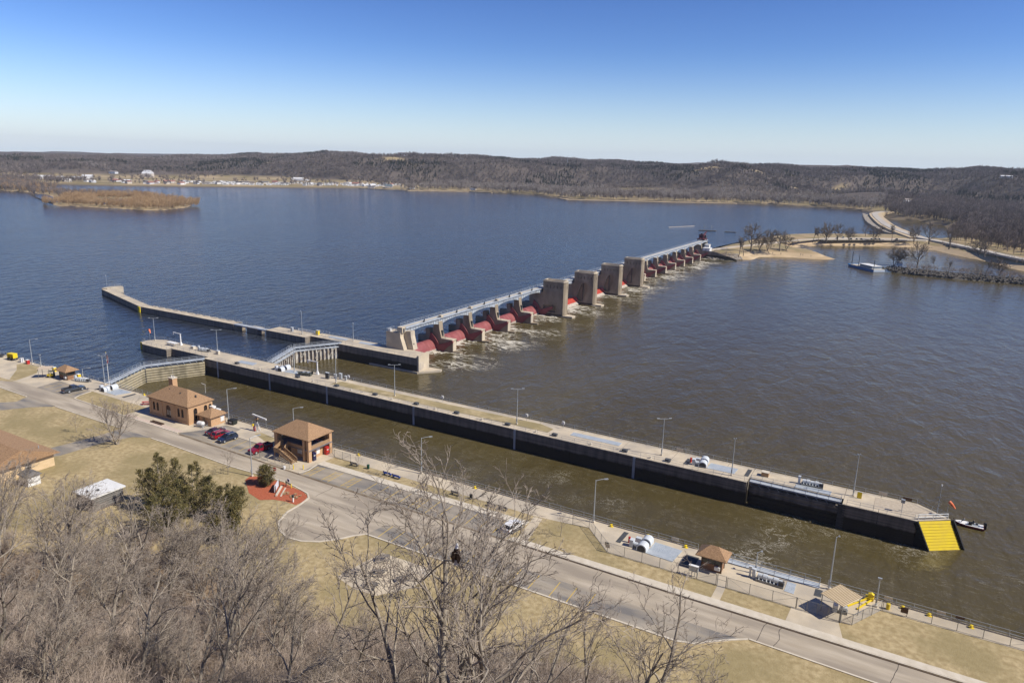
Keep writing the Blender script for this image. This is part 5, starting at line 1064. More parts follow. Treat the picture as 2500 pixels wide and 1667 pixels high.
    if kind == 'pickup':
        MB().box(r+0.12,-0.85,-W*0.82,W*0.82,0.75,1.106).build('bed_liner', M['black'], t)
        mb = MB()
        for s in (-1,1): mb.box(r+0.02,-0.8,s*W*0.9-0.06,s*W*0.9+0.06,1.0,1.32)
        mb.box(r+0.0,r+0.09,-W*0.9,W*0.9,0.8,1.32); mb.box(-0.86,-0.78,-W*0.9,W*0.9,1.0,1.34); mb.build('bed_sides', pm, t)
        MB().box(r-0.14,r+0.0,-W*0.9,W*0.9,0.45,0.62).build('bumper', M['galv'], t); MB().box(f-0.02,f+0.1,-W*0.9,W*0.9,0.42,0.62).build('bumper', M['galv'], t); MB().box(f-0.03,f+0.03,-W*0.5,W*0.5,0.66,0.95).build('grille', M['dark'], t)
    else:
        MB().box(f-0.06,f+0.02,-W*0.45,W*0.45,0.45,0.62).build('grille', M['dark'], t); MB().box(r-0.05,r+0.03,-0.26,0.26,0.62,0.74).build('number_plate', M['white'], t)
        if kind == 'suv':
            for s in (-1,1): MB().bar((a0+0.2,s*wt*0.9,z1+0.05),(a1-0.2,s*wt*0.9,z1+0.05),0.05,0.05).build('roof_rail', M['galv'], t)
    return t
vehicle('dark grey pickup truck parked by the small upstream kiosk', 'pickup_truck', 'pickup', -0.7,-9.3, R_(86), 'pickup', paint('graphite_paint', (0.045,0.05,0.055)))
vehicle('dark maroon sedan parked next to the lock house annex', 'parked_sedan', 'car', 58.7,-9.2, R_(88), 'sedan', paint('plum_paint', (0.05,0.016,0.03)))
vehicle('bright red compact suv between two dark cars', 'parked_suv', 'suv', 61.7,-9.9, R_(86), 'suv', paint('red_car_paint', (0.33,0.008,0.018)))
vehicle('dark blue suv parked nose to the road', 'parked_suv', 'suv', 64.8,-10.7, R_(-95), 'suv', paint('navy_paint', (0.012,0.022,0.055)))
vehicle('dark red pickup truck beside the viewing pavilion', 'pickup_truck', 'pickup', 76.2,-11.0, R_(-92), 'pickup', paint('ruby_paint', (0.22,0.008,0.022)))
vehicle('white suv alone in the long parking bay', 'parked_suv', 'suv', 143.2,-11.6, R_(86), 'suv', paint('white_car_paint', (0.78,0.78,0.78)))

# ================================================================== fences
fence('chain link fence beside the pavilion and red pickup', [(78.9,-13.6),(84.5,-14.3),(89.2,-14.6)], 1.8)
fence('short chain link fence running back from the pavilion to the wall', [(90.6,-2.9),(92.6,-4.3),(97.5,-4.4)], 1.8)
fence('chain link fence slanting around the square lock gate machine', [(151.8,-3.9),(155.0,-3.5),(161.2,-9.7)], 1.9)
fence('long chain link fence in front of the grating and small kiosk', [(161.2,-9.7),(180.2,-9.7)], 1.9)
fence('chain link fence between the pipe machinery and the lawn', [(182.0,-9.7),(192.5,-9.6)], 1.9)
fence('double leaf fence gate across the concrete driveway', [(192.6,-9.6),(195.6,-9.62),(198.7,-9.65)], 1.9, 1.6)
fence('fence corner around the striped canopy', [(198.8,-9.65),(200.5,-9.6),(204.0,-3.1)], 1.8, 2.6)
fence('chain link fence along the lawn past the striped canopy', [(204.2,-2.95),(224,-2.75),(300,-2.7)], 1.9, 3.3)
for x0, x1 in ((180.4,181.8),):
    gt = thing('fence_gate', 'narrow pedestrian gate in the fence at the end of the short footpath', 'gate', (x0,-9.7,0.02))
    for x in (0, x1-x0): MB().tube((x,0,0),(x,0,2.0),0.06,None,6).build('post', M['fence'], gt)
    MB().tube((0,0,1.1),(x1-x0,0,1.1),0.03,None,5).tube((0,0,1.9),(x1-x0,0,1.9),0.03,None,5).build('frame', M['fence'], gt)

# ================================================================== lamp posts
for lb, x, y, h_, kd, dd in (
 ('grey lamp post on the land wall nearest the left edge', -37.7,-0.9,7.9,'arm',(0.75,0.66)),
 ('short white lamp with bent arm beside the upstream gate machinery', -10.4,-0.9,3.0,'arm',(0.8,0.6)),
 ('slim lamp post beside the flagpole at the upper gate', 0.4,-0.9,8.6,'tee',(0.5,0.35)),
 ('short dark topped post beyond the flat tan canopy', -32.8,-0.9,3.6,'post',(1,0)),
 ('lamp post at the corner of the brick annex', 55.2,-2.4,8.8,'arm',(0.75,0.66)),
 ('lamp post behind the viewing pavilion', 78.3,-2.6,8.3,'arm',(0.75,0.66)),
 ('tall lamp post at the mulch bed by the road', 85.4,-21.4,8.6,'arm',(0.3,0.95)),
 ('lamp post on the land wall opposite the long parking bay', 114.4,-0.9,8.2,'arm',(0.75,0.66)),
 ('lamp post on the land wall at the slanting fence', 154.8,-1.0,8.6,'arm',(0.8,0.6)),
 ('tall dark pole on the land wall behind the striped canopy', 196.3,-1.2,9.3,'arm',(0.2,0.1)),
 ('short lamp beside the pipe machinery', 185.0,-2.8,3.9,'arm',(0.3,0.2)),
 ('short dark floodlight post by the yellow mooring hook', 203.2,-2.5,4.8,'post',(1,0)),
 ('lamp with cross arm where the auxiliary gate meets the river wall', 35.3,38.9,8.2,'tee',(0.8,0.6)),
 ('lamp with cross arm at the start of the river wall lawn', 53.9,37.6,8.8,'tee',(0.1,0.1)),
 ('lamp with cross arm on the first half of the river wall lawn', 76.2,37.6,9.2,'tee',(0.8,0.6)),
 ('lamp with cross arm near the far end of the river wall lawn', 116.6,37.0,9.5,'tee',(0.8,0.6)),
 ('lamp with cross arm in the middle of the bare river wall deck', 155.1,37.8,9.0,'tee',(0.8,0.6)),
 ('plain lamp post at the chamber edge before the open dark gate', 171.9,35.2,8.6,'tee',(0.15,0.1)),
 ('tall pole on the river wall behind the open dark gate', 196.1,38.9,9.2,'tee',(0.15,0.1)),
 ('lamp with cross arm at the upstream nose of the river wall', -34.6,39.4,8.2,'tee',(0.8,0.6)),
 ('lamp with cross arm behind the closed upper gate', -2.6,40.6,8.0,'tee',(0.8,0.6)),
 ('thin lamp post on the auxiliary wall by the white barrier', 0.3,76.6,8.8,'arm',(-0.3,0.1)),
 ('thin dark headed lamp post on the auxiliary wall near the dam', 23.7,79.0,6.8,'post',(1,0))):
    lamp(lb, x, y, h_, kd, dd)
def mast(label, x, y, h_, z=0.02, r=0.06):
    t = thing('signal_mast', label, 'mast', (x,y,z)); MB().path([(0,0,0),(0,0,h_)], [r*1.4,r*0.6], 6).build('pole', M['galv'], t); MB().tube((0,0,h_),(0,0,h_+0.35),0.12,None,8).build('beacon', M['white'], t)
    for k in range(3): MB().box(-0.35,0.35,-0.03,0.03,h_*0.35+k*0.9,h_*0.35+k*0.9+0.06).build('step_iron', M['galv'], t)
mast('thin beacon mast on the yellow ended tip of the river wall', 211.3,38.0,6.4)
mast('thin beacon mast on the tip of the guard wall', -146.4,91.0,6.2)
def windsock(label, x, y, h_, z):
    t = thing('windsock', label, 'windsock', (x,y,z)); MB().tube((0,0,0),(0,0,h_),0.04,None,6).build('pole', M['galv'], t)
    MB().path([(0.05,0,h_-0.1),(0.6,-0.25,h_-0.5),(1.2,-0.45,h_-1.15)], [0.34,0.28,0.15], 10).build('sock', mat('orange_cloth', (0.75,0.16,0.06), (0.78,0.24,0.12), 0.8, 2.0), t)
windsock('orange windsock at the yellow ended tip of the river wall', 213.0,39.2,3.6,-0.4)
windsock('orange windsock at the upstream nose of the river wall', -36.3,38.6,4.0,0.02)
fp = thing('flagpole', 'tall white flagpole with two flags by the upper gate', 'flagpole', (8.2,-4.2,0.02))
MB().path([(0,0,0),(0,0,11.4)], [0.09,0.05], 8).build('pole', M['white'], fp); MB().lathe([(0.02,11.4),(0.12,11.5),(0.02,11.65)], 8).build('finial', M['yellow'], fp)
def flag_mesh(w, hgt, z0, cols, canton):
    n = 8; out = []
    def pt(u, z): return (0.06+u*0.86, -u*0.32+0.10*math.sin(u*4.2), z-0.28*u*u*0.3-0.08*math.sin(u*3.3))
    ns = len(cols)
    for i, m in enumerate(cols):
        za, zb = z0-hgt*i/ns, z0-hgt*(i+1)/ns; mb = MB()
        for k in range(n):
            if canton and i < 7 and (k+1)/n <= 0.4: continue
            u0, u1 = w*k/n, w*(k+1)/n; mb.add([pt(u0,za),pt(u1,za),pt(u1,zb),pt(u0,zb)], [(0,1,2,3)])
        out.append((mb, m))
    if canton:
        mb = MB()
        for k in range(int(n*0.4)):
            u0, u1 = w*k/n, w*(k+1)/n; mb.add([pt(u0,z0),pt(u1,z0),pt(u1,z0-hgt*7/ns),pt(u0,z0-hgt*7/ns)], [(0,1,2,3)])
        out.append((mb, canton))
    return out, pt
fl = bpy.data.objects.new('flag', None); COL.objects.link(fl); fl.parent = fp; fl['label'] = 'striped flag with blue starred corner'
st_, pt = flag_mesh(2.5, 1.6, 11.2, [M['red'], M['white']]*6+[M['red']], mat('flag_blue', (0.02,0.03,0.14), None, 0.8))
for mb, m in st_: mb.build('canton' if m.name == 'flag_blue' else 'stripe', m, fl)
mb = MB()
for i in range(5):
    for k in range(6):
        p = pt(0.12+0.11*k, 11.13-0.15*i); mb.add([(p[0]-.025,p[1]-.012,p[2]),(p[0],p[1]-.012,p[2]+.03),(p[0]+.025,p[1]-.012,p[2]),(p[0],p[1]-.012,p[2]-.03)], [(0,1,2,3)])
mb.build('stars', M['white'], fl)
st_, pt = flag_mesh(1.1, 0.8, 9.3, [M['red'], M['red']], None); fl2 = bpy.data.objects.new('flag', None); COL.objects.link(fl2); fl2.parent = fp; fl2['label'] = 'small red flag with a pale emblem'
for mb, m in st_: mb.build('cloth', m, fl2)
p = pt(0.5,8.95); MB().add([(p[0]-.2,p[1]-.02,p[2]-.15),(p[0]+.2,p[1]-.02,p[2]-.15),(p[0]+.2,p[1]-.02,p[2]+.15),(p[0]-.2,p[1]-.02,p[2]+.15)], [(0,1,2,3)]).build('emblem', M['white'], fl2)

# ================================================================== gate machinery, hatches, gratings
def hood_machine(label, x, y, rz):
    """white humped covers over the gate gear with motor and cabinet"""
    t = thing('gate_machine', label, 'machinery', (x,y,0.03), rz)
    for y0 in (-2.1,0.35):
        pr = [(-0.9,0)]+[(-0.9*math.cos(PI*i/8), 0.55+0.75*math.sin(PI*i/8)) for i in range(9)]+[(0.9,0)]
        MB().prism(pr, y0, y0+1.75, 'y').build('hood', M['machine'], t)
        MB().prism([(p[0]*0.8,p[1]*0.85) for p in pr], y0-0.02, y0-0.005, 'y').build('hood_end', M['dark'], t)
    MB().tube((-1.6,-1.2,0.6),(-0.95,-1.2,0.6),0.38,None,12).build('motor', M['machine'], t); MB().box(-2.4,-1.7,-1.6,-0.6,0,1.35).build('cabinet', M['machine'], t); MB().box(-2.0,-1.0,0.5,1.2,0,0.9).build('gearbox', M['machine'], t); MB().tube((-2.9,-0.2,0),(-2.9,-0.2,1.1),0.22,None,8).build('extinguisher', M['red'], t)
    return t
hood_machine('white twin humped gate machine next to the wide grating', 166.2,-4.3, 0)
hood_machine('white twin humped gate machine below the flagpole', 6.4,-3.2, 0)
hood_machine('white twin humped gate machine on the river wall beside the auxiliary gate', 31.0,38.7, R_(4))
hood_machine('white twin humped gate machine on the river wall past the lawn', 165.0,38.0, R_(6))
def pipe_machine(label, x, y, rz):
    t = thing('gate_machine', label, 'machinery', (x,y,0.03), rz); MB().box(-2.2,2.2,-0.8,0.5,0,0.35).build('bed', M['fence'], t)
    for i, (x0, x1, r) in enumerate(((-2.0,-1.2,0.42),(-1.15,-0.5,0.5),(-0.4,0.5,0.36),(0.55,1.2,0.46),(1.25,1.9,0.3))): MB().tube((x0,-0.1,0.8),(x1,-0.1,0.8),r,None,12).build('gear_drum', M['machine'], t)
    for i in range(6): MB().tube((-1.7+0.6*i,-0.75,0.35),(-1.7+0.6*i,-0.2,0.9),0.09,None,6).build('lever', M['machine'], t)
    MB().box(-2.9,-2.4,-0.3,0.3,0,1.7).build('control_stand', M['machine'], t); MB().box(1.4,2.2,-0.7,0.0,0.35,1.0).build('gearbox', M['dark'], t)
    return t
pipe_machine('grey pipe machinery beside the open land side gate', 187.7,-4.4, R_(-2))
pipe_machine('grey pipe machinery on the river wall behind the open dark gate', 188.0,39.4, R_(4))
pipe_machine('grey machinery at the end of the closed upper gate on the river wall', -7.8,39.6, R_(10))
pipe_machine('grey machinery in front of the grey pickup and upper gate', -7.2,-2.6, R_(20))
def grating(label, pts, rows, ax=0):
    """deck grating of separate planks"""
    t = thing('deck_grating', label, 'grating', (0,0,0.022)); a,b,c_,d_ = (Vector((*p,0)) for p in pts)
    for i in range(rows):
        u, v = i/rows, (i+0.94)/rows; p = [a.lerp(d_,u), b.lerp(c_,u), b.lerp(c_,v), a.lerp(d_,v)]
        MB().prism([(q.x,q.y) for q in p], 0, 0.05).build('grating_plank', M['plate'], t)
    return t
grating('wide pale blue deck grating next to the humped machine and small kiosk', [(167.3,-1.9),(172.4,-2.2),(172.0,-6.9),(167.1,-6.4)], 12)
grating('blue deck grating below the flagpole', [(7.6,-1.2),(13.4,-1.1),(12.2,-5.2),(7.6,-5.2)], 9)
grating('small blue grating at the end of the pipe machinery', [(190.1,-2.5),(191.5,-2.6),(191.6,-5.8),(190.1,-5.7)], 8)
grating('blue deck plate on the river wall above the upper gate', [(11.4,38.6),(18.4,39.2),(19.0,36.6),(11.7,36.2)], 5)
grating('blue deck plate on the river wall beside the twin humped machine', [(32.2,39.9),(37.4,40.2),(37.2,37.4),(32.2,37.0)], 6)
grating('blue deck plate past the lawn on the river wall', [(166.2,39.6),(172.4,39.6),(172.2,36.4),(166.2,36.2)], 8)
grating('blue deck plate behind the open dark gate', [(185.0,38.4),(192.0,38.6),(192.0,36.5),(184.8,36.4)], 6)
grating('long blue deck plates in the middle of the bare river wall deck', [(131.5,39.8),(144.5,39.8),(144.5,37.6),(131.5,37.6)], 5)
grating('blue deck plate on the auxiliary wall by the recess', [(10.8,80.6),(19.8,80.8),(20.2,78.6),(11.8,78.4)], 4)
grating('blue deck plate on the auxiliary wall before the abutment', [(25.8,80.6),(35.5,80.9),(36.0,78.4),(26.8,78.2)], 4)
for i, (lb, x0, x1, y0, y1) in enumerate((
 ('narrow dark mat on the apron by the slanting fence',161.1,162.0,-5.6,-1.3),('dark mat in front of the small lower kiosk',173.3,175.6,-7.1,-3.0),('dark mat beside the grating below the flagpole',2.4,3.2,-5.4,-1.2),('dark mat between flagpole and lock house',15.0,16.0,-5.2,-1.4),
 ('dark mat at the foot of the striped canopy',194.4,195.5,-4.4,-2.2),('dark mat before the humped machine past the lawn',160.9,162.0,35.6,39.3),('dark mat after the plates past the lawn',174.3,175.2,36.6,40.8),('dark mat beside the twin humped machine near the auxiliary gate',26.6,27.6,37.0,41.0),('dark mat by the small boat on the river wall',37.8,38.6,36.4,40.4))):
    tag(MB().box(x0,x1,y0,y1,0.022,0.05).build('dark_mat', M['darkplate']), lb, 'mat')
for i, x in enumerate((13.6, 40.6, 56.5, 71.1, 85.8, 99.2, 115.0, 128.5, 147.0, 157.5)):
    tag(MB().box(x-0.6,x+0.6,34.6,35.5,0.02,0.55).box(x-0.66,x+0.66,34.55,35.55,0.55,0.62).build('hatch_box', M['darkplate']), f'{(ordn+["ninth","tenth"])[i]} small dark hatch box along the chamber edge from the upper gate', 'hatch', 'hatch boxes along the river wall')
for i, x in enumerate((24.5, 47.5, 62.5, 77.5, 92.5, 107.5, 123.5, 138.5, 153.5)):
    t = thing('mooring_bitt', f'{(ordn+["ninth"])[i]} pale mooring bitt along the chamber edge of the river wall', 'mooring bitt', (x,34.6,0.02), 0, 'mooring bitts on the river wall')
    MB().lathe([(0.22,0),(0.16,0.15),(0.16,0.4),(0.28,0.5),(0.1,0.58)], 8).build('bollard', M['kerb'], t); MB().box(-0.4,0.4,-0.3,0.3,0,0.04).build('base_plate', M['kerb'], t)
for i, x in enumerate((18.5, 45.5, 62.0, 96.5, 128.0, 158.3, 165.5, 172.5, 199.4, 206.9, 210.5, 216.0)):
    t = thing('mooring_bitt', f'{["first","second","third","fourth","fifth","sixth","seventh","eighth","ninth","tenth","eleventh","twelfth"][i]} small yellow mooring bitt along the land wall railing from the upper gate', 'mooring bitt', (x,-0.75,0.02), 0, 'yellow bitts on the land wall')
    MB().lathe([(0.22,0),(0.16,0.12),(0.16,0.34),(0.27,0.42),(0.1,0.5)], 8).build('bollard', M['yellow'], t); MB().box(-0.38,0.38,-0.26,0.26,0,0.04).build('base_plate', M['yellow'], t)
# ================================================================== river wall top
tag(struct('lawn', MB().sheet([(53.0,35.9),(54.4,39.6),(121.8,40.6),(126.2,39.0),(126.0,36.0)], 0.03), M['grass']), 'strip of dry lawn on top of the river wall')
def davit(label, x, y, rz, h_=3.6, reach=3.4, cat='davit'):
    t = thing('davit_crane', label, cat, (x,y,0.02), rz); MB().frus(-0.45,0.45,-0.45,0.45,0,-0.2,0.2,-0.2,0.2,1.1).build('base', M['white'], t); MB().box(-0.16,0.16,-0.16,0.16,1.1,h_).build('column', M['white'], t)
    MB().bar((0.3,0,h_),(-reach,0,h_+0.1),0.26,0.3).build('boom', M['white'], t); MB().box(-reach-0.1,-reach+0.2,-0.1,0.1,h_-0.7,h_).build('hook_block', M['white'], t); return t
davit('white davit crane above the small boat on the river wall', 43.0,41.0, R_(10), 4.0, 3.4)
davit('white davit frame near the upstream nose of the river wall', -21.6,40.4, R_(0), 4.0, 3.8)
wt = thing('work_table', 'white topped work table beside the upstream davit frame', 'table', (-23.5,38.4,0.02)); MB().box(-2.2,2.2,-0.8,0.8,1.0,1.1).build('table_top', M['white'], wt)
for sx in (-2,2):
    for sy in (-0.6,0.6): MB().box(sx-0.05,sx+0.05,sy-0.05,sy+0.05,0,1.0).build('leg', M['galv'], wt)
def jon_boat(label, x, y, rz):
    t = thing('work_boat', label, 'boat', (x,y,0.35), rz); mb = MB()
    secs = [(-2.4,[(0.75,0.0),(0.85,0.3),(0.9,0.6)]),(0.8,[(0.75,0.0),(0.85,0.3),(0.9,0.6)]),(1.9,[(0.5,0.12),(0.62,0.35),(0.7,0.62)]),(2.5,[(0.15,0.42),(0.25,0.52),(0.3,0.66)])]
    loft(mb, secs); mb.build('hull', mat('olive_hull', (0.10,0.115,0.10), None, 0.6), t); MB().box(-2.2,1.7,-0.72,0.72,0.602,0.63).build('deck', M['dark'], t)
    for bx in (-1.2,0.3): MB().box(bx-0.2,bx+0.2,-0.7,0.7,0.63,0.85).build('thwart', M['galv'], t)
    MB().box(-2.75,-2.4,-0.2,0.2,0.3,1.15).build('outboard_motor', M['black'], t)
    for bx in (-1.4,1.0): MB().box(bx-0.08,bx+0.08,-0.8,0.8,-0.35,-0.002).build('cradle', M['galv'], t)
jon_boat('dark green work boat on a cradle on the river wall', 40.5,38.2, R_(195))
for lb, x, y, w, d_, h_, m in (('dark control cabinet next to the boat davit',48.7,39.4,1.2,0.6,1.9,'dark'),('pale cabinet right of the dark control cabinet',50.4,41.0,0.7,0.5,1.3,'machine'),('grey cabinet by the railing at the start of the lawn',52.4,41.2,0.9,0.6,1.8,'galv'),('small grey box by the railing at the start of the lawn',54.4,41.3,0.6,0.5,1.3,'galv'),('tan wooden crate on the river wall before the open dark gate',178.3,39.3,1.5,1.3,0.9,'wood'),('tan sign board at the foot of the tall pole behind the open dark gate',197.3,38.4,0.9,0.12,1.4,'yellow'),
                               ('yellow bin beside the white barrier on the auxiliary wall',5.6,79.4,1.1,0.9,1.7,'yellow'),('grey bin at the upstream end of the auxiliary wall',-6.0,77.6,0.9,0.8,1.6,'galv'),('small tan crate on the upstream river wall',-14.0,39.6,1.4,1.0,0.9,'kerb'),('tan box at the foot of the lamp behind the upper gate',-1.2,39.6,1.3,0.8,1.2,'kerb')):
    t = thing('equipment_box', lb, 'box', (x,y,0.02)); MB().box(-w/2,w/2,-d_/2,d_/2,0,h_).build('body', M[m], t); MB().box(-w/2-0.04,w/2+0.04,-d_/2-0.04,d_/2+0.04,h_,h_+0.06).build('lid', M['machine'] if m != 'wood' else M['kerb'], t)
for i, (x, y) in enumerate(((55.9,40.9),(90.6,40.7),(117.5,40.6),(128.0,40.9))):
    t = thing('life_ring_post', f'{ordn[i]} white life ring post along the river side railing', 'life ring', (x,y,0.02), 0, 'life ring posts on the river wall'); MB().tube((0,0,0),(0,0,1.3),0.05,None,6).build('post', M['galv'], t)
    MB().path([(0.34*math.cos(k*PI/6),-0.1,1.5+0.34*math.sin(k*PI/6)) for k in range(13)], 0.08, 6).build('ring', M['white'], t); MB().box(-0.4,0.4,-0.02,0.06,1.15,1.95).build('back_board', M['white'], t)
rk = thing('rescue_basket', 'white pipe frame rack on the auxiliary wall beyond the gate', 'rack', (8.5,79.0,0.02))
for x in (-2.4,0,1.6,3.2): MB().bar((x,-0.6,0),(x+0.5,0,2.2),0.09).build('upright', M['galv'], rk)
MB().bar((-2.0,0,2.2),(3.8,0,1.9),0.1).build('top_bar', M['galv'], rk)
bar_ = thing('white_barrier', 'white pipe barrier at the upstream corner of the auxiliary wall', 'barrier', (-4.6,79.4,0.02))
for z in (0.5,1.0): MB().tube((0,0,z),(8.6,0.2,z),0.08,None,6).build('rail', M['white'], bar_)
for x in (0,4.3,8.6): MB().tube((x,0.1,0),(x,0.1,1.1),0.08,None,6).build('post', M['white'], bar_)
bar_ = thing('white_barrier', 'white pipe barrier across the yellow ended tip of the river wall', 'barrier', (208.2,34.4,0.02))
for z in (0.5,1.0): MB().tube((0,0,z),(5.0,3.6,z),0.08,None,6).build('rail', M['white'], bar_)
for u in (0,0.5,1): MB().tube((5.0*u,3.6*u,0),(5.0*u,3.6*u,1.1),0.07,None,6).build('post', M['white'], bar_)
sp_ = thing('sign_post', 'grey box sign post in the gravel near the tip of the river wall', 'sign', (205.2,36.2,0.02)); MB().tube((0,0,0),(0,0,2.6),0.06,None,6).build('post', M['galv'], sp_); MB().box(-0.35,0.35,-0.25,0.25,2.0,2.7).build('box', M['galv'], sp_)
for lb, x in (('tan warning board on the river side railing past the lawn',158.2),('tan warning board on the railing near the gravel tip',201.5),('dark board on the railing beside the gravel tip',206.0)):
    tag(MB().box(x-0.8,x+0.8,41.82,41.86,0.35,1.0).build('warning_board', M['trim'] if 'dark' in lb else M['kerb']), lb, 'board')
for i, (lb, x) in enumerate((('tan board on the land wall railing by the striped canopy',204.8),('tan board on the land wall railing at the lawn corner',212.0),('dark red board on the land wall railing far along the lawn',214.5),('small square board on the land wall railing before the kiosk',170.4))):
    tag(MB().box(x-0.6,x+0.6,-0.16,-0.12,0.35,1.0).build('warning_board', M['trim'] if 'red' in lb else M['kerb']), lb, 'board')

# ================================================================== things on the land apron
def dumpster():
    t = thing('dumpster', 'dark green rubbish skip behind the brick annex', 'dumpster', (56.9,-2.7,0.02), R_(5)); MB().frus(-0.9,0.9,-0.65,0.65,0.12,-1.0,1.0,-0.75,0.75,1.1).build('bin', mat('skip_green', (0.022,0.028,0.024), None, 0.5), t)
    MB().frus(-1.02,1.02,-0.77,0.77,1.1,-1.0,1.0,-0.6,0.7,1.22).build('lid', M['black'], t); MB().box(-0.4,0.4,-0.77,-0.74,0.55,0.85).build('sticker', M['white'], t)
dumpster()
jc = thing('jib_crane', 'red and white jib crane with level boom on the apron behind the parked cars', 'crane', (65.6,-2.6,0.02), R_(10))
for s in ((-0.6,-0.5),(0.6,-0.5),(0.6,0.5),(-0.6,0.5)): MB().bar((s[0],s[1],0),(s[0]*0.2,s[1]*0.2,2.3),0.12).build('leg', M['white'], jc)
MB().box(-0.75,-0.45,-0.5,0.0,0,1.3).build('tank', M['red'], jc); MB().tube((0,0,2.3),(0,0,3.6),0.16,None,8).build('column', M['dark'], jc); MB().box(-0.3,0.3,-0.3,0.3,2.9,3.3).build('winch', M['wood'], jc)
MB().bar((-1.2,0.1,4.1),(3.3,-0.5,3.55),0.3,0.36).build('boom', M['white'], jc); MB().tube((3.2,-0.5,3.4),(3.2,-0.5,1.9),0.03,None,4).build('cable', M['galv'], jc)
pt_ = thing('propane_tank', 'white propane tank in a pipe guard beside the annex', 'tank', (52.0,-8.2,0.02), R_(12))
MB().lathe([(0.05,-1.0),(0.4,-0.95),(0.6,-0.7),(0.6,0.7),(0.4,0.95),(0.05,1.0)], 14).build('shell', M['white'], pt_); pt_.children[0].rotation_euler = (0,R_(90),0); pt_.children[0].location = (0,0,0.85)
for x in (-0.6,0.6): MB().box(x-0.08,x+0.08,-0.4,0.4,0,0.35).build('saddle', M['galv'], pt_)
for z in (0.45,0.95): MB().tube((-1.3,-0.9,z),(1.3,-0.9,z),0.045,None,5).tube((1.3,-0.9,z),(1.3,0.9,z),0.045,None,5).build('guard_rail', M['galv'], pt_)
for x, y in ((-1.3,-0.9),(1.3,-0.9),(1.3,0.9)): MB().tube((x,y,0),(x,y,1.05),0.05,None,5).build('guard_post', M['galv'], pt_)
for lb, x, y in (('yellow bollard nearest the pavilion stairs',89.9,-14.1),('yellow bollard at the corner of the hatched parking bays',91.7,-13.0)):
    t = thing('bollard', lb, 'bollard', (x,y,0.02), 0, 'yellow bollards by the pavilion'); MB().tube((0,0,0),(0,0,0.95),0.1,None,10).build('pipe', M['yellow'], t); MB().lathe([(0.1,0.95),(0.07,1.02),(0.01,1.04)], 10).build('cap', M['yellow'], t)
def vending(label, x, y, m, rz):
    t = thing('vending_machine', label, 'vending machine', (x,y,0.02), rz); MB().box(-0.45,0.45,-0.4,0.4,0,1.85).build('cabinet', m, t); MB().box(-0.38,0.2,-0.43,-0.402,0.75,1.7).build('front_panel', m, t); MB().box(0.24,0.38,-0.43,-0.402,0.9,1.4).build('coin_panel', M['dark'], t); MB().box(-0.32,0.14,-0.445,-0.432,1.15,1.32).build('lettering', M['white'], t); MB().box(-0.3,0.3,-0.43,-0.402,0.25,0.45).build('tray', M['dark'], t)
vending('red drinks machine against the pavilion end wall', 90.0,-4.1, M['red'], R_(90)); vending('dark blue drinks machine by the pavilion corner pillars', 90.0,-8.2, mat('vending_blue', (0.02,0.02,0.07), None, 0.4), R_(90))
sg = thing('no_entry_sign', 'red and white no entry sign by the round evergreen', 'sign', (90.0,-19.4,0.02), R_(25)); MB().tube((0,0,0),(0,0,2.3),0.04,None,5).build('post', M['galv'], sg)
MB().prism([(0.42*math.cos(2*PI*k/16),2.05+0.42*math.sin(2*PI*k/16)) for k in range(16)], -0.07, -0.045, 'y').build('disc', M['red'], sg); MB().box(-0.3,0.3,-0.085,-0.072,1.97,2.13).build('white_bar', M['white'], sg)
bkt = thing('bucket', 'white bucket on the kerb by the pavilion fence', 'bucket', (88.3,-15.2,0.03)); MB().lathe([(0.22,0),(0.28,0.5),(0.28,0.7),(0.2,0.75)], 10).build('pail', M['white'], bkt); MB().path([(0.28*math.cos(k*PI/6),0,0.7+0.2*math.sin(k*PI/6)) for k in range(7)], 0.02, 4).build('handle', M['galv'], bkt)
# entrance sign in the mulch bed with low stone edging
es = thing('entrance_sign', 'pale slanted entrance sign panel in the red mulch bed', 'sign', (94.5,-23.2,0.02), math.atan2(-2.9,1.9)); MB().box(-1.7,1.7,0.05,0.16,0.25,1.5).build('panel', mat('sign_pale', (0.60,0.60,0.66), (0.70,0.70,0.74), 0.6, 3.0), es)
for x in (-1.5,1.5): MB().box(x-0.09,x+0.09,0.17,0.3,0,1.5).build('post', M['trim'], es)
for k, (x0, x1, z) in enumerate(((-1.4,1.2,1.2),(-1.4,0.9,0.95),(-1.4,1.3,0.7))): MB().box(x0,x1,0.03,0.047,z,z+0.1).build('lettering', mat('sign_ink', (0.16,0.15,0.25), None, 0.7), es)
ed = thing('stone_edging', 'low cream stone edging in front of the entrance sign', 'edging', (0,0,0.024))
for k in range(9):
    u = k/9; x, y = 96.7-2.4*u, -25.2+3.7*u; q = math.atan2(3.7,-2.4); b = MB().box(-0.23,0.23,-0.16,0.16,0,0.32).build('stone', M['kerb'], ed); b.location = (x,y,0); b.rotation_euler = (0,0,q)
    if k < 8: b = MB().box(-0.2,0.2,-0.16,0.16,0,0.07).build('stone', M['kerb'], ed); b.location = (x+0.75,y+0.5,0); b.rotation_euler = (0,0,q+0.2)
rb = thing('notice_stand', 'blue and white notice board on yellow posts by the road', 'sign', (95.6,-20.9,0.02), R_(-5)); MB().box(-0.4,0.4,-0.03,0.03,1.1,1.8).build('board', M['white'], rb); MB().box(-0.25,0.25,-0.045,-0.032,1.2,1.6).build('emblem', mat('flag_blue', (0.02,0.03,0.14)), rb)
for x in (-0.8,0.8): MB().tube((x,0,0),(x,0,1.2 if x < 0 else 0.9),0.09,None,8).build('post', M['dark'] if x < 0 else M['yellow'], rb)
MB().bar((-0.8,0,0.95),(0.8,0,0.75),0.12).build('cross_bar', M['dark'], rb)
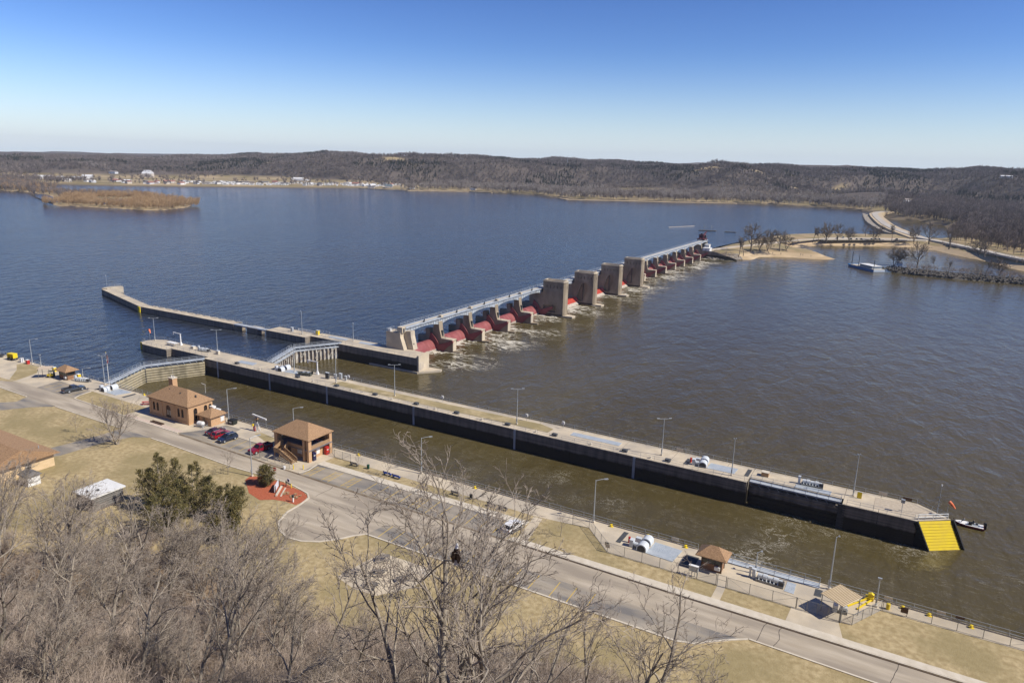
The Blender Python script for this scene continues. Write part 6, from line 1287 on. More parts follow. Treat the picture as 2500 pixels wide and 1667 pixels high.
iv = thing('intercom_post', 'short white and black post at the tip of the mulch bed', 'post', (101.4,-25.3,0.02)); MB().box(-0.12,0.12,-0.12,0.12,0,1.0).build('post', M['white'], iv); MB().box(-0.2,0.2,-0.16,0.16,1.0,1.5).build('head', M['dark'], iv)
rnd = random.Random(5)
for k in range(14):
    x = rnd.uniform(97,101); y = rnd.uniform(-24.4,-22.2); mb = MB()
    for i in range(40):
        a = rnd.uniform(0,2*PI); r = rnd.uniform(0.15,0.34); mb.bar((0,0,0),(r*math.cos(a),r*math.sin(a),rnd.uniform(0.08,0.3)),0.03,0.02)
    o = mb.build('grass_tuft', M['sand']); o.location = (x,y,0.024); tag(o, 'small tan clump of cut ornamental grass in the red mulch', 'plant', 'grass clumps in the mulch bed')
# benches, tables, bins
def bench(label, x, y, rz, m=None):
    m = m or M['wood']; t = thing('park_bench', label, 'bench', (x,y,0.03), rz, 'benches along the lock railing')
    for k in range(3): MB().box(-1.0,1.0,-0.28+0.19*k,-0.12+0.19*k,0.42,0.47).build('seat_slat', m, t)
    for k in range(2): MB().box(-1.0,1.0,0.3,0.34,0.6+0.2*k,0.75+0.2*k).build('back_slat', m, t)
    for x0 in (-0.8,0.8): MB().box(x0-0.05,x0+0.05,-0.25,0.3,0,0.42).build('leg', M['dark'], t); MB().box(x0-0.04,x0+0.04,0.29,0.36,0.42,1.0).build('back_post', M['dark'], t)
M['greywood'] = mat('grey_wood', (0.15,0.135,0.12), (0.20,0.18,0.165), 0.85, 3.0)
bench('grey slatted bench under the first small parking tree',99.6,-5.6,R_(182),M['greywood']); bench('bright blue bench nearest the second small tree',108.9,-5.6,R_(180),mat('blue_paint', (0.02,0.06,0.32), None, 0.5)); bench('bright blue bench end to end with another blue one',111.4,-5.7,R_(178),MATS['blue_paint'])
bench('grey slatted bench under the third small tree',126.4,-5.5,R_(180),M['greywood']); bench('left of two grey benches end to end by the railing walk',135.2,-5.9,R_(178),M['greywood']); bench('right of two grey benches end to end by the railing walk',137.8,-5.9,R_(178),M['greywood'])
def bin_(label, x, y, m):
    t = thing('litter_bin', label, 'bin', (x,y,0.03)); MB().lathe([(0.26,0),(0.3,0.2),(0.3,0.85)], 10).build('drum', m, t); MB().lathe([(0.33,0.85),(0.3,0.95),(0.12,1.02)], 10).build('lid', m, t)
bin_('dark green litter bin by the railing walk',103.2,-5.2,mat('bin_green', (0.012,0.06,0.035), None, 0.5)); bin_('black litter bin between the grey benches',129.9,-5.2,M['black']); bin_('yellow drum outside the fence corner at the canopy',204.9,-2.2,M['yellow'])
def picnic(label, x, y, rz, m=None):
    m = m or M['greywood']; t = thing('picnic_table', label, 'picnic table', (x,y,0.03), rz, 'picnic tables on the plaza')
    for k in range(4): MB().box(-1.1,1.1,-0.38+0.2*k,-0.2+0.2*k,0.72,0.77).build('top_plank', m, t)
    for s in (-1,1): MB().box(-1.1,1.1,s*0.75-0.14,s*0.75+0.14,0.42,0.47).build('seat_plank', m, t)
    for x0 in (-0.8,0.8):
        for s in (-1,1): MB().bar((x0,s*0.3,0.72),(x0,s*0.75,0),0.08).build('leg', M['dark'], t)
        MB().box(x0-0.04,x0+0.04,-0.75,0.75,0.36,0.42).build('cross_piece', M['dark'], t)
picnic('picnic table at the left corner of the pale plaza',128.6,-38.6,R_(30)); picnic('picnic table at the road end of the pale plaza',130.0,-32.6,R_(50)); picnic('picnic table in the middle of the pale plaza',132.2,-36.4,R_(20)); picnic('picnic table at the near edge of the pale plaza',133.6,-39.8,R_(10)); picnic('picnic table at the right side of the pale plaza',136.8,-35.6,R_(60))
picnic('red and dark picnic table beside the lock house',26.0,-5.2,R_(40),M['red'])
wh = thing('bicycle_rack', 'thin white hoop rack at the right corner of the plaza', 'rack', (138.0,-32.4,0.03))
for k in range(3): MB().path([(0.4*k,0.4*math.cos(a*PI/6),0.45+0.4*math.sin(a*PI/6)) for a in range(12)], 0.03, 5).build('hoop', M['white'], wh)
for lb, x, y, n in (('pair of brown timber sleepers on the gravel before the lock house',41.0,-12.75,2),):
    t = thing('timber_sleepers', lb, 'timber', (x,y,0.03))
    for k in range(n): MB().box(-2.2,2.2,-0.15+0.55*k,0.15+0.55*k,0,0.28).build('sleeper', M['trim'], t)
tk = thing('meter_cabinet', 'grey meter cabinet on legs at the fence by the lower kiosk', 'cabinet', (176.3,-9.2,0.02)); MB().box(-0.75,0.75,-0.2,0.2,0.9,1.9).build('cabinet', M['machine'], tk)
for x in (-0.7,-0.25,0.25,0.7): MB().box(x-0.04,x+0.04,-0.05,0.05,0,0.9).build('leg', M['galv'], tk)
MB().box(-0.8,0.8,-0.3,0.25,1.9,1.97).build('hood', M['white'], tk)
for lb, x, y in (('pale notice panel on the fence corner by the humped machine',161.3,-9.85),('second pale notice panel turned along the slanting fence',160.9,-9.2)): tag(MB().box(x-0.4,x+0.4,y-0.03,y,0.95,1.6).build('notice_sign', M['kerb']), lb, 'notice')
tag(MB().box(206.6,207.6,-3.02,-2.98,0.6,1.5).build('notice_sign', M['trim']), 'brown notice panel on the fence by the yellow drum', 'notice')
mh = thing('mooring_hook', 'bright yellow mooring hook block with two long yellow arms', 'mooring hook', (202.2,-0.9,0.02)); MB().box(-0.6,0.6,-0.45,0.45,0.1,0.55).build('block', M['yellow'], mh); MB().prism([(-0.3,0.5),(0.5,0.5),(0.6,1.0),(0.2,1.25),(-0.25,1.05)], -0.3, 0.3, 'y').build('hook', M['yellow'], mh)
for k, (x0, y0) in enumerate(((-2.8,-4.0),(-1.4,-4.0))): MB().bar((x0,y0,0.15),(-0.4+0.7*k,-0.4,0.25),0.22,0.2).build('arm', M['yellow'], mh)
eq = thing('pump_set', 'pump set with blue grey motor under the striped canopy', 'pump', (199.0,-7.0,0.02)); MB().box(-0.6,0.6,-0.4,0.4,0,0.5).build('bed', M['fence'], eq); MB().tube((-0.5,0,0.85),(0.5,0,0.85),0.4,None,12).build('motor', M['machine'], eq); MB().box(-1.5,-0.8,-0.5,0.5,0,1.1).build('panel', M['machine'], eq)
st2 = thing('instrument_column', 'grey instrument column beside the short lamp at the pipe machinery', 'instrument', (184.4,-4.2,0.02)); MB().tube((0,0,0),(0,0,1.5),0.16,None,8).build('column', M['machine'], st2); MB().box(-0.25,0.25,-0.2,0.2,1.4,1.9).build('head', M['machine'], st2)
# yellow gear near the left edge
fk = thing('forklift', 'yellow forklift under the flat tan canopy', 'forklift', (-19.0,-5.4,0.02), R_(30)); MB().box(-0.9,0.8,-0.55,0.55,0.25,1.0).build('body', M['yellow'], fk); MB().box(-0.5,0.5,-0.5,0.5,1.9,2.0).build('overhead_guard', M['dark'], fk)
for x in (-0.45,0.45):
    for y in (-0.45,0.45): MB().box(x-0.04,x+0.04,y-0.04,y+0.04,1.0,1.9).build('guard_post', M['dark'], fk)
for x in (-0.6,0.6):
    for s in (-1,1): MB().path([(x,s*0.45,0.3),(x,s*0.62,0.3)], 0.3, 12).build('wheel', M['black'], fk)
MB().box(0.9,1.0,-0.4,0.4,0.1,2.2).build('mast', M['dark'], fk)
tr = thing('yellow_trailer', 'yellow framed trailer on the apron near the left edge', 'trailer', (-47.5,-1.8,0.02), R_(10)); MB().box(-1.4,1.4,-0.8,0.8,0.5,0.75).build('bed', M['dark'], tr)
for x in (-1.3,0.1,1.3): MB().box(x-0.06,x+0.06,-0.75,0.75,0.75,2.0).build('hoop', M['yellow'], tr)
MB().box(-1.35,1.35,-0.78,0.78,2.0,2.2).build('top_frame', M['yellow'], tr)
for x in (-0.7,0.7):
    for s in (-1,1): MB().path([(x,s*0.8,0.35),(x,s*0.98,0.35)], 0.35, 12).build('wheel', M['black'], tr)
tr = thing('boat_trailer', 'small dark boat on a trailer at the left edge of the apron', 'trailer', (-54.5,-2.4,0.02), R_(20)); mb = MB(); loft(mb, [(-2.0,[(0.6,0.5),(0.8,0.9)]),(1.0,[(0.6,0.5),(0.8,0.9)]),(2.2,[(0.1,0.8),(0.15,0.95)])]); mb.build('hull', M['dark'], tr); MB().box(-1.8,1.5,-0.4,0.4,0.35,0.48).build('frame', M['galv'], tr)
for s in (-1,1): MB().path([(-0.5,s*0.7,0.3),(-0.5,s*0.88,0.3)], 0.3, 12).build('wheel', M['black'], tr)
for lb, x, m in (('orange and white box at the foot of the left lamp post',-39.0,'red'),('pale cabinet beside the yellow framed trailer',-42.5,'white'),('yellow locker beyond the small upstream kiosk',-24.2,'yellow'),('yellow bin right behind the upstream kiosk roof',-11.4,'yellow')):
    t = thing('equipment_box', lb, 'box', (x,-1.6,0.02)); MB().box(-0.5,0.5,-0.4,0.4,0,1.3).build('body', M[m], t); MB().box(-0.54,0.54,-0.44,0.44,1.3,1.36).build('lid', M['white'], t)

# ================================================================== boats and people
def person(label, x, y, z, rz, top, legs, sit=False, sc=1.0, group=None):
    """one skinned figure; coat and trousers by height"""
    if sit: J = [(0,0,0.0),(0,0,0.25),(0,0.02,0.5),(0,0.03,0.62),(0,0.05,0.75),(0.18,0.02,0.48),(0.27,0.1,0.25),(0.15,0.35,0.2),(-0.18,0.02,0.48),(-0.27,0.1,0.25),(-0.15,0.35,0.2),(0.1,0.4,0.0),(0.1,0.45,-0.42),(-0.1,0.4,0.0),(-0.1,0.45,-0.42),(0.1,0.6,-0.44),(-0.1,0.6,-0.44)]; z0 = 0.45
    else: J = [(0,0,0.92),(0,0,1.15),(0,0,1.42),(0,0,1.54),(0,0.02,1.68),(0.19,0,1.40),(0.26,0.03,1.12),(0.2,0.2,0.95),(-0.19,0,1.40),(-0.26,0.03,1.12),(-0.2,0.2,0.95),(0.1,0.02,0.5),(0.11,0,0.06),(-0.1,-0.02,0.5),(-0.11,0,0.06),(0.12,0.16,0.03),(-0.12,0.16,0.03)]; z0 = 0
    E_ = [(0,1),(1,2),(2,3),(3,4),(2,5),(5,6),(6,7),(2,8),(8,9),(9,10),(0,11),(11,12),(12,15),(0,13),(13,14),(14,16)]
    Rr = [0.15,0.15,0.16,0.06,0.115,0.08,0.06,0.045,0.08,0.06,0.045,0.085,0.055,0.085,0.055,0.045,0.045]
    me = bpy.data.meshes.new('person'); me.from_pydata([(a,b,c_+z0) for a,b,c_ in J], E_, [])
    m = bpy.data.materials.new('clothes'); m.use_nodes = True; nt = m.node_tree; g = nt.nodes.new('ShaderNodeTexCoord'); s = nt.nodes.new('ShaderNodeSeparateXYZ'); r = nt.nodes.new('ShaderNodeValToRGB'); r.color_ramp.interpolation = 'CONSTANT'
    nt.links.new(g.outputs['Object'], s.inputs[0]); dv = nt.nodes.new('ShaderNodeMath'); dv.operation = 'DIVIDE'; dv.inputs[1].default_value = 2.0; nt.links.new(s.outputs[2], dv.inputs[0]); nt.links.new(dv.outputs[0], r.inputs[0]); nt.links.new(r.outputs[0], nt.nodes['Principled BSDF'].inputs['Base Color'])
    w = 0.42 if not sit else 0.235; e = r.color_ramp.elements; e[0].color = (*legs,1); e[1].position = w; e[1].color = (*top,1); hd = e.new(0.755 if not sit else 0.53); hd.color = (0.42,0.25,0.17,1); hh = e.new(0.865 if not sit else 0.62); hh.color = (0.04,0.03,0.025,1)
    me.materials.append(m); o = link('person', me, None, (x,y,z), rz, sc); md = o.modifiers.new('skin','SKIN')
    for i, v in enumerate(me.skin_vertices[0].data): v.radius = (Rr[i]*0.85, Rr[i]); v.use_root = (i == 0)
    sb_ = o.modifiers.new('sub','SUBSURF'); sb_.levels = 1; sb_.render_levels = 1
    return tag(o, label, 'person', group)
fb = thing('fishing_boat', 'small red and white fishing boat just off the yellow fender', 'boat', (217.8,49.3,Z_LO-0.12), R_(178)); mb = MB()
loft(mb, [(-2.7,[(0.8,0.0),(0.95,0.3),(1.0,0.62)]),(0.2,[(0.8,0.0),(0.98,0.3),(1.03,0.62)]),(1.6,[(0.5,0.1),(0.75,0.4),(0.85,0.68)]),(2.7,[(0.06,0.45),(0.12,0.6),(0.18,0.74)])]); mb.build('hull', mat('boat_red', (0.16,0.012,0.016), None, 0.3), fb)
loft(MB(), [(-2.6,[(0.98,0.621),(0.97,0.68)]),(0.2,[(1.0,0.621),(0.99,0.68)]),(1.6,[(0.82,0.68),(0.8,0.74)]),(2.6,[(0.16,0.74),(0.12,0.79)])]).build('deck', M['white'], fb)
MB().box(-1.9,0.3,-0.7,0.7,0.682,0.70).build('cockpit_floor', M['galv'], fb); MB().box(-0.5,0.1,0.1,0.7,0.70,1.25).build('console', M['black'], fb)
for x in (-1.4,-0.7): MB().box(x-0.22,x+0.22,-0.6,-0.15,0.70,1.0).build('seat', M['dark'], fb)
MB().box(-3.1,-2.65,-0.26,0.26,0.3,1.35).frus(-3.15,-2.5,-0.3,0.3,1.35,-3.0,-2.6,-0.2,0.2,1.65).build('outboard_motor', M['black'], fb); MB().tube((2.4,0.1,0.8),(2.9,0.1,1.3),0.06,None,6).build('trolling_motor', M['black'], fb)
person('person in dark jacket seated at the console of the small fishing boat', 218.6,49.0,Z_LO+0.55, R_(100), (0.02,0.025,0.03),(0.03,0.035,0.05), True)
person('person in grey jacket in the bow of the small fishing boat', 216.9,49.2,Z_LO+0.55, R_(80), (0.20,0.21,0.22),(0.04,0.04,0.05), True)
rnd = random.Random(3)
for i, (x, y, z) in enumerate(((88,511,-3.3),(91,513,-3.6),(97,515.5,-3.8),(112,519,-3.6),(113.6,519,-3.6),(120,518.5,-4.0),(112,560,-3.9),(115,556,-3.9),(121,549.5,-3.8),(128,538,-3.8),(131,533,-3.7),(132.6,528,-3.6))):
    person('tiny distant angler standing at the water edge of the pale sand spit', x,y,z, rnd.uniform(0,6), rnd.choice(((0.03,0.03,0.04),(0.10,0.03,0.03),(0.04,0.06,0.10))),(0.03,0.03,0.04), False, 1.0, 'anglers on the sand spit')
bg_ = thing('fishing_barge', 'blue hulled fishing barge with a long white canopy moored by the dike', 'boat', (164.5,478,Z_LO), math.atan2(-24,19)); blue = mat('barge_blue', (0.02,0.14,0.33), (0.03,0.17,0.37), 0.5, 0.3)
MB().prism([(-15,-0.3),(15,-0.3),(15,1.7),(-13.5,1.5),(-16.5,2.0)], -4.5, 4.5, 'y').build('hull', blue, bg_); MB().box(-14,14.8,-4.3,4.3,1.72,1.95).build('deck', M['kerb'], bg_); MB().box(15.01,15.1,-4.4,4.4,0.2,1.7).build('stern_plate', mat('barge_pale', (0.55,0.62,0.68), None, 0.6), bg_)
MB().box(-3.5,11.5,-3.2,3.2,1.95,3.6).build('cabin', mat('barge_cabin', (0.30,0.38,0.46), None, 0.5), bg_); cbn = bg_.children[-1]
for k in range(7): MB().box(-3.1+2.1*k,-1.5+2.1*k,-3.28,-3.205,2.6,3.4).build('window', M['glass'], cbn)
MB().box(-4.2,12.2,-3.8,3.8,3.61,3.9).build('canopy', M['white'], bg_); 
for x, h_ in ((-13,9.5),(-4.6,7.5),(13.5,6.5)): MB().tube((x,-3.5,1.9),(x,-3.5,1.9+h_),0.22,None,6).build('spud_pole', M['dark'], bg_)
MB().box(-13,14,-4.42,-4.36,2.3,2.4).box(-13,14,-4.42,-4.36,2.9,3.0).build('rail', M['white'], bg_)
gg = thing('gangway', 'pale gangway from the blue barge to the dike', 'gangway', (0,0,0)); MB().bar((171,487,-2.6),(184,489,-1.4),2.2,0.3).build('deck', M['galv'], gg)
for y in (-1,1): MB().bar((171,487+y,-1.5),(184,489+y,-0.3),0.12,0.12).build('rail', M['galv'], gg)
tag(MB().box(183.5,187.5,487,490,-2.0,0.6).hip(183.2,187.8,486.7,490.3,0.65,1.5,None,0.1).build('ticket_hut', M['machine']), 'small pale hut where the gangway meets the dike', 'hut')
# cars in the far park
def far_car(label, x, y, rz, m):
    t = thing('far_car', label, 'car', (x,y,0.44), rz, 'cars in the far riverside park'); loft(MB(), [(-2.2,[(0.8,0.3),(0.88,0.95)]),(0.9,[(0.8,0.3),(0.88,0.95)]),(2.2,[(0.75,0.3),(0.78,0.75)])]).build('body', m, t); MB().frus(-1.7,1.0,-0.8,0.8,0.94,-1.3,0.2,-0.62,0.62,1.55).build('cabin', M['glass'], t)
    for wx in (-1.3,1.35):
        for s in (-1,1): MB().path([(wx,s*0.7,0.33),(wx,s*0.9,0.33)], 0.33, 8).build('wheel', M['black'], t)
for lb, x, y, m in (('leftmost dark car in the far riverside park',136.4,654,'dark'),('dark car right of the leftmost in the far park',141.0,658,'dark'),('third dark car in the far riverside park',144.8,661,'dark'),('left one of three dark cars bunched in the far park',153.2,669,'dark'),('middle one of three dark cars bunched in the far park',156.6,672,'dark'),('right one of three dark cars bunched in the far park',159.6,675,'dark'),('single dark car under the leaning tree in the far park',174,688,'dark'),('white car on the lawn side of the far park',128,668,'white'),('grey car at the left end of the far park',124,655,'galv')):
    far_car(lb, x, y, R_(100+rnd.uniform(-8,8)), M[m])
# ================================================================== trees
def gen_tree(seed, H=16.0, trunk_r=0.24, fork=0.25, counts=(9,7,6,4), spread=0.75, lean=(0,0), minr=0.02, up=0.25, sides=(7,5,4,3,3), ratio=(0.55,0.55,0.5,0.5), split=1):
    """bare deciduous tree: returns (heavy wood, twigs)"""
    rnd = random.Random(seed); tr, tw = MB(), MB(); deep = len(counts)
    def grow(p, d, L, r, lev):
        n = (7,5,4,3,3)[lev]; pts = [p]; rs = [r]; q = p.copy(); dd = d.copy()
        end = max(minr*0.6, r*(0.28 if lev == 0 else 0.2))
        for i in range(n):
            w = (0.07,0.16,0.22,0.28,0.3)[lev]
            dd = (dd+Vector((rnd.gauss(0,w),rnd.gauss(0,w),rnd.gauss(0,w*0.7)+up*(0.10 if lev else 0.03)))).normalized()
            q = q+dd*(L/n); pts.append(q.copy()); rs.append(r+(end-r)*(i+1)/n)
        (tr if lev <= 1 else tw).path(pts, rs, sides[lev], 0, cap=False)
        if lev >= deep: return
        k = counts[lev]; k = max(2, int(k*rnd.uniform(0.75,1.25)))
        t0 = fork if lev == 0 else 0.18
        az = rnd.uniform(0, 2*PI)
        for c_ in range(k):
            t = t0+(1-t0)*((c_+rnd.random()*0.8)/k); i = min(n-1, int(t*n)); f = t*n-i
            base = pts[i].lerp(pts[i+1], f); ax = (pts[i+1]-pts[i]).normalized(); rr = rs[i]+(rs[i+1]-rs[i])*f
            az += 2.4+rnd.uniform(-0.5,0.5); s = ax.cross(Vector((0.3,0.2,1)) if abs(ax.z) < 0.9 else Vector((1,0.1,0))).normalized(); b = ax.cross(s)
            ang = rnd.uniform(0.45,0.95)*spread*(1.15 if lev == 0 else 1.0)
            nd = (ax*math.cos(ang)+(s*math.cos(az)+b*math.sin(az))*math.sin(ang)).normalized()
            LL = L*ratio[lev]*rnd.uniform(0.7,1.2)*((1.05-0.55*(t-t0)/(1-t0)) if lev == 0 else (1.0-0.35*t))
            grow(base, nd, LL, max(minr, rr*rnd.uniform(0.5,0.72)), lev+1)
    d0 = Vector((lean[0], lean[1], 1)).normalized()
    if split == 1: grow(Vector((0,0,0)), d0, H*0.92, trunk_r, 0)
    else:
        for k in range(split):
            a = 2*PI*k/split+rnd.random(); grow(Vector((0.1*math.cos(a),0.1*math.sin(a),0)), (d0+Vector((0.33*math.cos(a),0.33*math.sin(a),0))).normalized(), H*rnd.uniform(0.75,0.95), trunk_r*0.8, 0)
    zmax = max(v[2] for v in tr.v+tw.v); k = H/zmax
    for mb in (tr, tw): mb.v = [(x*k,y*k,z*k) for x,y,z in mb.v]
    return tr, tw
PROT = {}
def proto(key, **kw):
    f = key.startswith('far'); tr, tw = gen_tree(**kw); PROT[key] = (tr.mesh('trunk', M['fardark' if f else 'bark'], True), tw.mesh('crown', M['fardark' if f else 'twig'], True), kw.get('H', 16.0)*(0.86 if f else 1.0))
proto('a', seed=11, H=16, trunk_r=0.34, fork=0.30, counts=(9,7,6,3), spread=0.75)
proto('b', seed=23, H=16, trunk_r=0.24, fork=0.35, counts=(10,7,6,4), spread=0.62, up=0.5)
proto('c', seed=37, H=16, trunk_r=0.32, fork=0.22, counts=(8,7,6,4), spread=0.85)
proto('d', seed=41, H=16, trunk_r=0.25, fork=0.45, counts=(9,7,6,4), spread=0.7, lean=(0.1,0.3))
proto('e', seed=59, H=16, trunk_r=0.28, fork=0.2, counts=(9,8,6,4), spread=0.7, split=3, lean=(0.05,0.12))
proto('s1', seed=131, H=16, trunk_r=0.24, fork=0.3, counts=(8,6,5,3), spread=0.7, up=0.4)
proto('s2', seed=149, H=16, trunk_r=0.26, fork=0.25, counts=(7,6,5,3), spread=0.8, split=2, up=0.3)
proto('big', seed=71, H=22, trunk_r=0.46, fork=0.28, counts=(9,8,7,4), spread=0.80, up=0.35, lean=(0.1,0.12), split=2, ratio=(0.6,0.55,0.5,0.5))
proto('open', seed=83, H=14, trunk_r=0.42, fork=0.14, counts=(11,8,6,3), spread=0.95, minr=0.03, ratio=(0.72,0.55,0.5,0.45), up=0.6)
proto('open2', seed=97, H=14, trunk_r=0.36, fork=0.12, counts=(10,8,6,3), spread=0.85, minr=0.03, split=2, ratio=(0.65,0.55,0.5,0.45), up=0.5)
proto('farop', seed=84, H=14, trunk_r=0.5, fork=0.14, counts=(10,7,5,3), spread=0.95, minr=0.10, ratio=(0.72,0.55,0.5,0.45), up=0.6, sides=(6,4,3,3,3))
proto('farop2', seed=98, H=14, trunk_r=0.42, fork=0.12, counts=(9,7,5,3), spread=0.85, minr=0.10, split=2, ratio=(0.65,0.55,0.5,0.45), up=0.5, sides=(6,4,3,3,3))
proto('farb', seed=24, H=14, trunk_r=0.28, fork=0.3, counts=(10,6,5,3), spread=0.65, minr=0.09, up=0.5, sides=(6,4,3,3,3))
proto('small', seed=101, H=6, trunk_r=0.085, fork=0.25, counts=(10,8,6), spread=0.85, minr=0.012, ratio=(0.6,0.55,0.5), up=0.4)
def tree(key, label, x, y, z, h, rz, group, sway=(0,0), name='bare_tree', tip=False):
    """sway leans the tree out from the bluff (towards the river) after it is turned; tip: (x, y) is where the top stands"""
    a, b, H = PROT[key][:3]; k = h/H; Rm = Matrix.Rotation(sway[0], 3, 'X') @ Matrix.Rotation(sway[1], 3, 'Y') @ Matrix.Rotation(rz, 3, 'Z')
    if tip:
        ztop = z+h; top = max((Rm @ v.co for v in b.vertices), key=lambda v: v.z); bx, by = x, y
        for _ in range(4): bz = ground_z(bx, by); k = (ztop-bz)/top.z; bx, by = x-top.x*k, y-top.y*k
        x, y, z = bx, by, ground_z(bx, by)
    t = thing(name, label, 'tree', (x,y,z-0.15), rz, group); t.scale = (k,k,k); t.rotation_euler = Rm.to_euler()
    link('trunk', a, t); link('crown', b, t); return t
FG = [(100.0,-73.1,2.8,20.3),(100.9,-70.3,1.6,18.8),(101.3,-66.6,0,16.6),(110.5,-67.2,2.8,16.6),(116.5,-66.1,3.9,18.1),(121.1,-63.5,3.7,17.0),(128.0,-63.0,4.8,18.7),(131.1,-61.3,4.4,17.7),(133.9,-59.7,4.0,14.8),(123.7,-82.7,13.8,15.0),(125.9,-79.1,12.6,13.2),(134.7,-78.8,14.8,14.3),(137.9,-74.7,13.5,13.3),(146.0,-74.7,15.0,15.5),(147.7,-69.1,12.0,14.7),(150.1,-65.5,10.3,16.4),(136.6,-86.9,19.2,9.6),(146.7,-83.5,20.4,9.3),(152.0,-78.1,18.1,10.1),(145.4,-93.4,24.8,11.9),(151.7,-92.1,25.8,10.7),(152.2,-87.3,23.7,11.7),(158.3,-86.1,24.0,10.9),(163.5,-85.4,24.4,17.3),(165.0,-82.3,22.6,13.6),(178.7,-88.3,27.9,24.2),(172.3,-85.1,25.2,21.4),(181.4,-78.7,22.2,23.3),(184.9,-71.0,18.3,17.4),(180.6,-65.4,14.8,15.2),(189.4,-68.5,17.6,15.5),(192.7,-68.9,18.7,12.7),(176.8,-64.1,13.6,14.8),(167.3,-62.6,11.4,15.3),(164.7,-68.7,14.5,12.3),(159.3,-69.4,14.1,12.2),(175.5,-69.5,16.4,12.0),(186.7,-67.7,16.7,13.2)]
FGL = ['bare tree at the far left edge of the bluff wood','second bare tree from the left edge of the bluff wood','bare tree just below the pale tan house','bare tree left of the white roofed garage','bare tree directly below the white roofed garage','bare tree in front of the left cedar','bare tree in front of the right cedar','bare tree below the round evergreen','bare tree left of the turning circle','pale trunked tree low at the left edge','pale trunked tree low beneath the tan house','pale trunked tree low beneath the garage','leaning bare tree low beneath the cedars','tall bare tree left of the turning circle grass','bare tree at the bottom of the turning circle','bare tree below the left side of the plaza','short bare tree near the bottom left corner','short bare tree at the bottom below the garage','short bare tree at the bottom below the cedars','bare treetop in the bottom left corner','bare treetop at the bottom second from the left corner','bare treetop at the bottom beneath the garage','bare treetop at the bottom beneath the cedars','slender tall tree rising over the turning circle','bare treetop at the bottom left of the big central tree','large central bare tree that rises over the lock chamber','slender bare tree just left of the large central tree','slim bare tree right of the large central tree with its top by the railing','bare tree in front of the painted stalls right of centre','bare tree below the painted stalls','bare tree at the bottom where the parking bay ends','smallest bare treetop at the bottom right','bare tree at the bottom right of the plaza','bare tree directly below the plaza','bare treetop at the bottom just right of the big trunk','bare treetop at the bottom just left of the big trunk','bare treetop at the bottom centre right','thin bare tree at the bottom before the parking bay corner']
rnd = random.Random(17); ks = 'abcde'
for i, (x, y, z, h_) in enumerate(FG):
    k = 'big' if i in (25,) else (('s1','d','s2','b')[i % 4] if i >= 23 else ks[(i*3+i//5) % 5]); h_ *= 0.95 if i > 27 else 1.0; rz = rnd.uniform(0, 6.28) if i != 25 else 2.2
    tree(k, FGL[i], x, y, ground_z(x,y), h_, rz, 'bare trees on the bluff below the viewpoint', (-rnd.uniform(0.05,0.38) if i != 25 else -0.05, rnd.uniform(-0.02,0.3) if i != 25 else 0.1), tip=True)

FX = [(89.4,-67.7,21.4),(91.7,-64.1,18.0),(94.2,-60.3,14.8),(103.3,-59.8,17.2),(109.2,-58.7,15.4),(117.1,-57.7,15.8),(121.1,-55.4,15.3),(137.2,-63.5,13.0),(114.0,-76.7,13.0),(122.0,-74.4,12.7),(130.7,-73.0,11.4),(136.4,-69.8,11.8),(142.8,-66.1,10.8),(149.8,-67.9,9.7),(151.6,-84.1,7.7),(146.4,-87.1,7.3),(144.2,-91.8,6.3),(105.6,-76.9,18.0),(169.1,-70.8,10.6),(162.4,-76.9,8.2),(71.2,-57.3,15.7),(76.3,-54.4,11.3),(87.6,-54.9,9.4),(94.8,-53.1,9.1),(104.2,-52.3,9.2),(74.9,-62.1,16.0),(115.0,-50.8,10.2),]
rnd = random.Random(29)
FXL = ['bare tree rising before the front of the pale tan house','bare tree at the corner of the small grey shed','bare tree between the small shed and the garage','bare tree hiding the left wall of the garage','bare tree hiding the right wall of the garage','thin bare tree against the left side of the cedar clump','thin bare tree against the right side of the cedar clump','bare tree on the grass slope left of the turning circle','shaggy bare tree below the tan house row','shaggy bare tree below the garage row','shaggy bare tree below the cedar row','shaggy bare tree below the round evergreen row','bare tree low on the grass left of the plaza','bare tree low on the grass before the plaza','low treetop near the bottom under the cedar row','low treetop near the bottom under the garage row','low treetop near the bottom left corner row','bare tree cut by the left edge halfway up the wood','low treetop at the bottom right of the large trunk','low treetop at the bottom left of the large trunk','tallest bare tree against the pale tan house roof','bare tree right in front of the small grey shed door','bare tree leaning across the left end of the white roof','thin bare tree across the middle of the white roof','bare tree between the white roof and the cedar clump','bare tree at the left edge against the tan house wall','bare tree on the mown edge right of the cedar clump']
for i, (x, y, h_) in enumerate(FX): tree(ks[(i*2+1) % 5], FXL[i], x, y, ground_z(x,y), h_, rnd.uniform(0,6.28), 'bare trees on the bluff below the viewpoint', (-rnd.uniform(0.05,0.36), rnd.uniform(-0.02,0.3)), tip=True)
for lb, k, x, y, h_, rz in (('broad bare tree on the lawn beside the road junction','open2',46.1,-26.1,12.6,0.5),('thin sapling on the lawn left of the broad bare tree','small',30.9,-26.8,5.2,1.0),('small bare tree on the verge beside the white suv','small',151.9,-9.2,5.4,2.2),('first small parking tree next to the pavilion lawn','small',101.4,-6.2,4.2,0.2),('second small parking tree behind the blue benches','small',109.5,-6.4,6.2,3.1),('third small parking tree beside a grey bench','small',128.9,-6.4,6.4,4.4),('thin bare tree by the tall lamp at the mulch bed','small',80.5,-23.5,6.5,2.0)):
    tree(k, lb, x, y, 0.12, h_, rz, 'planted trees by the lock')
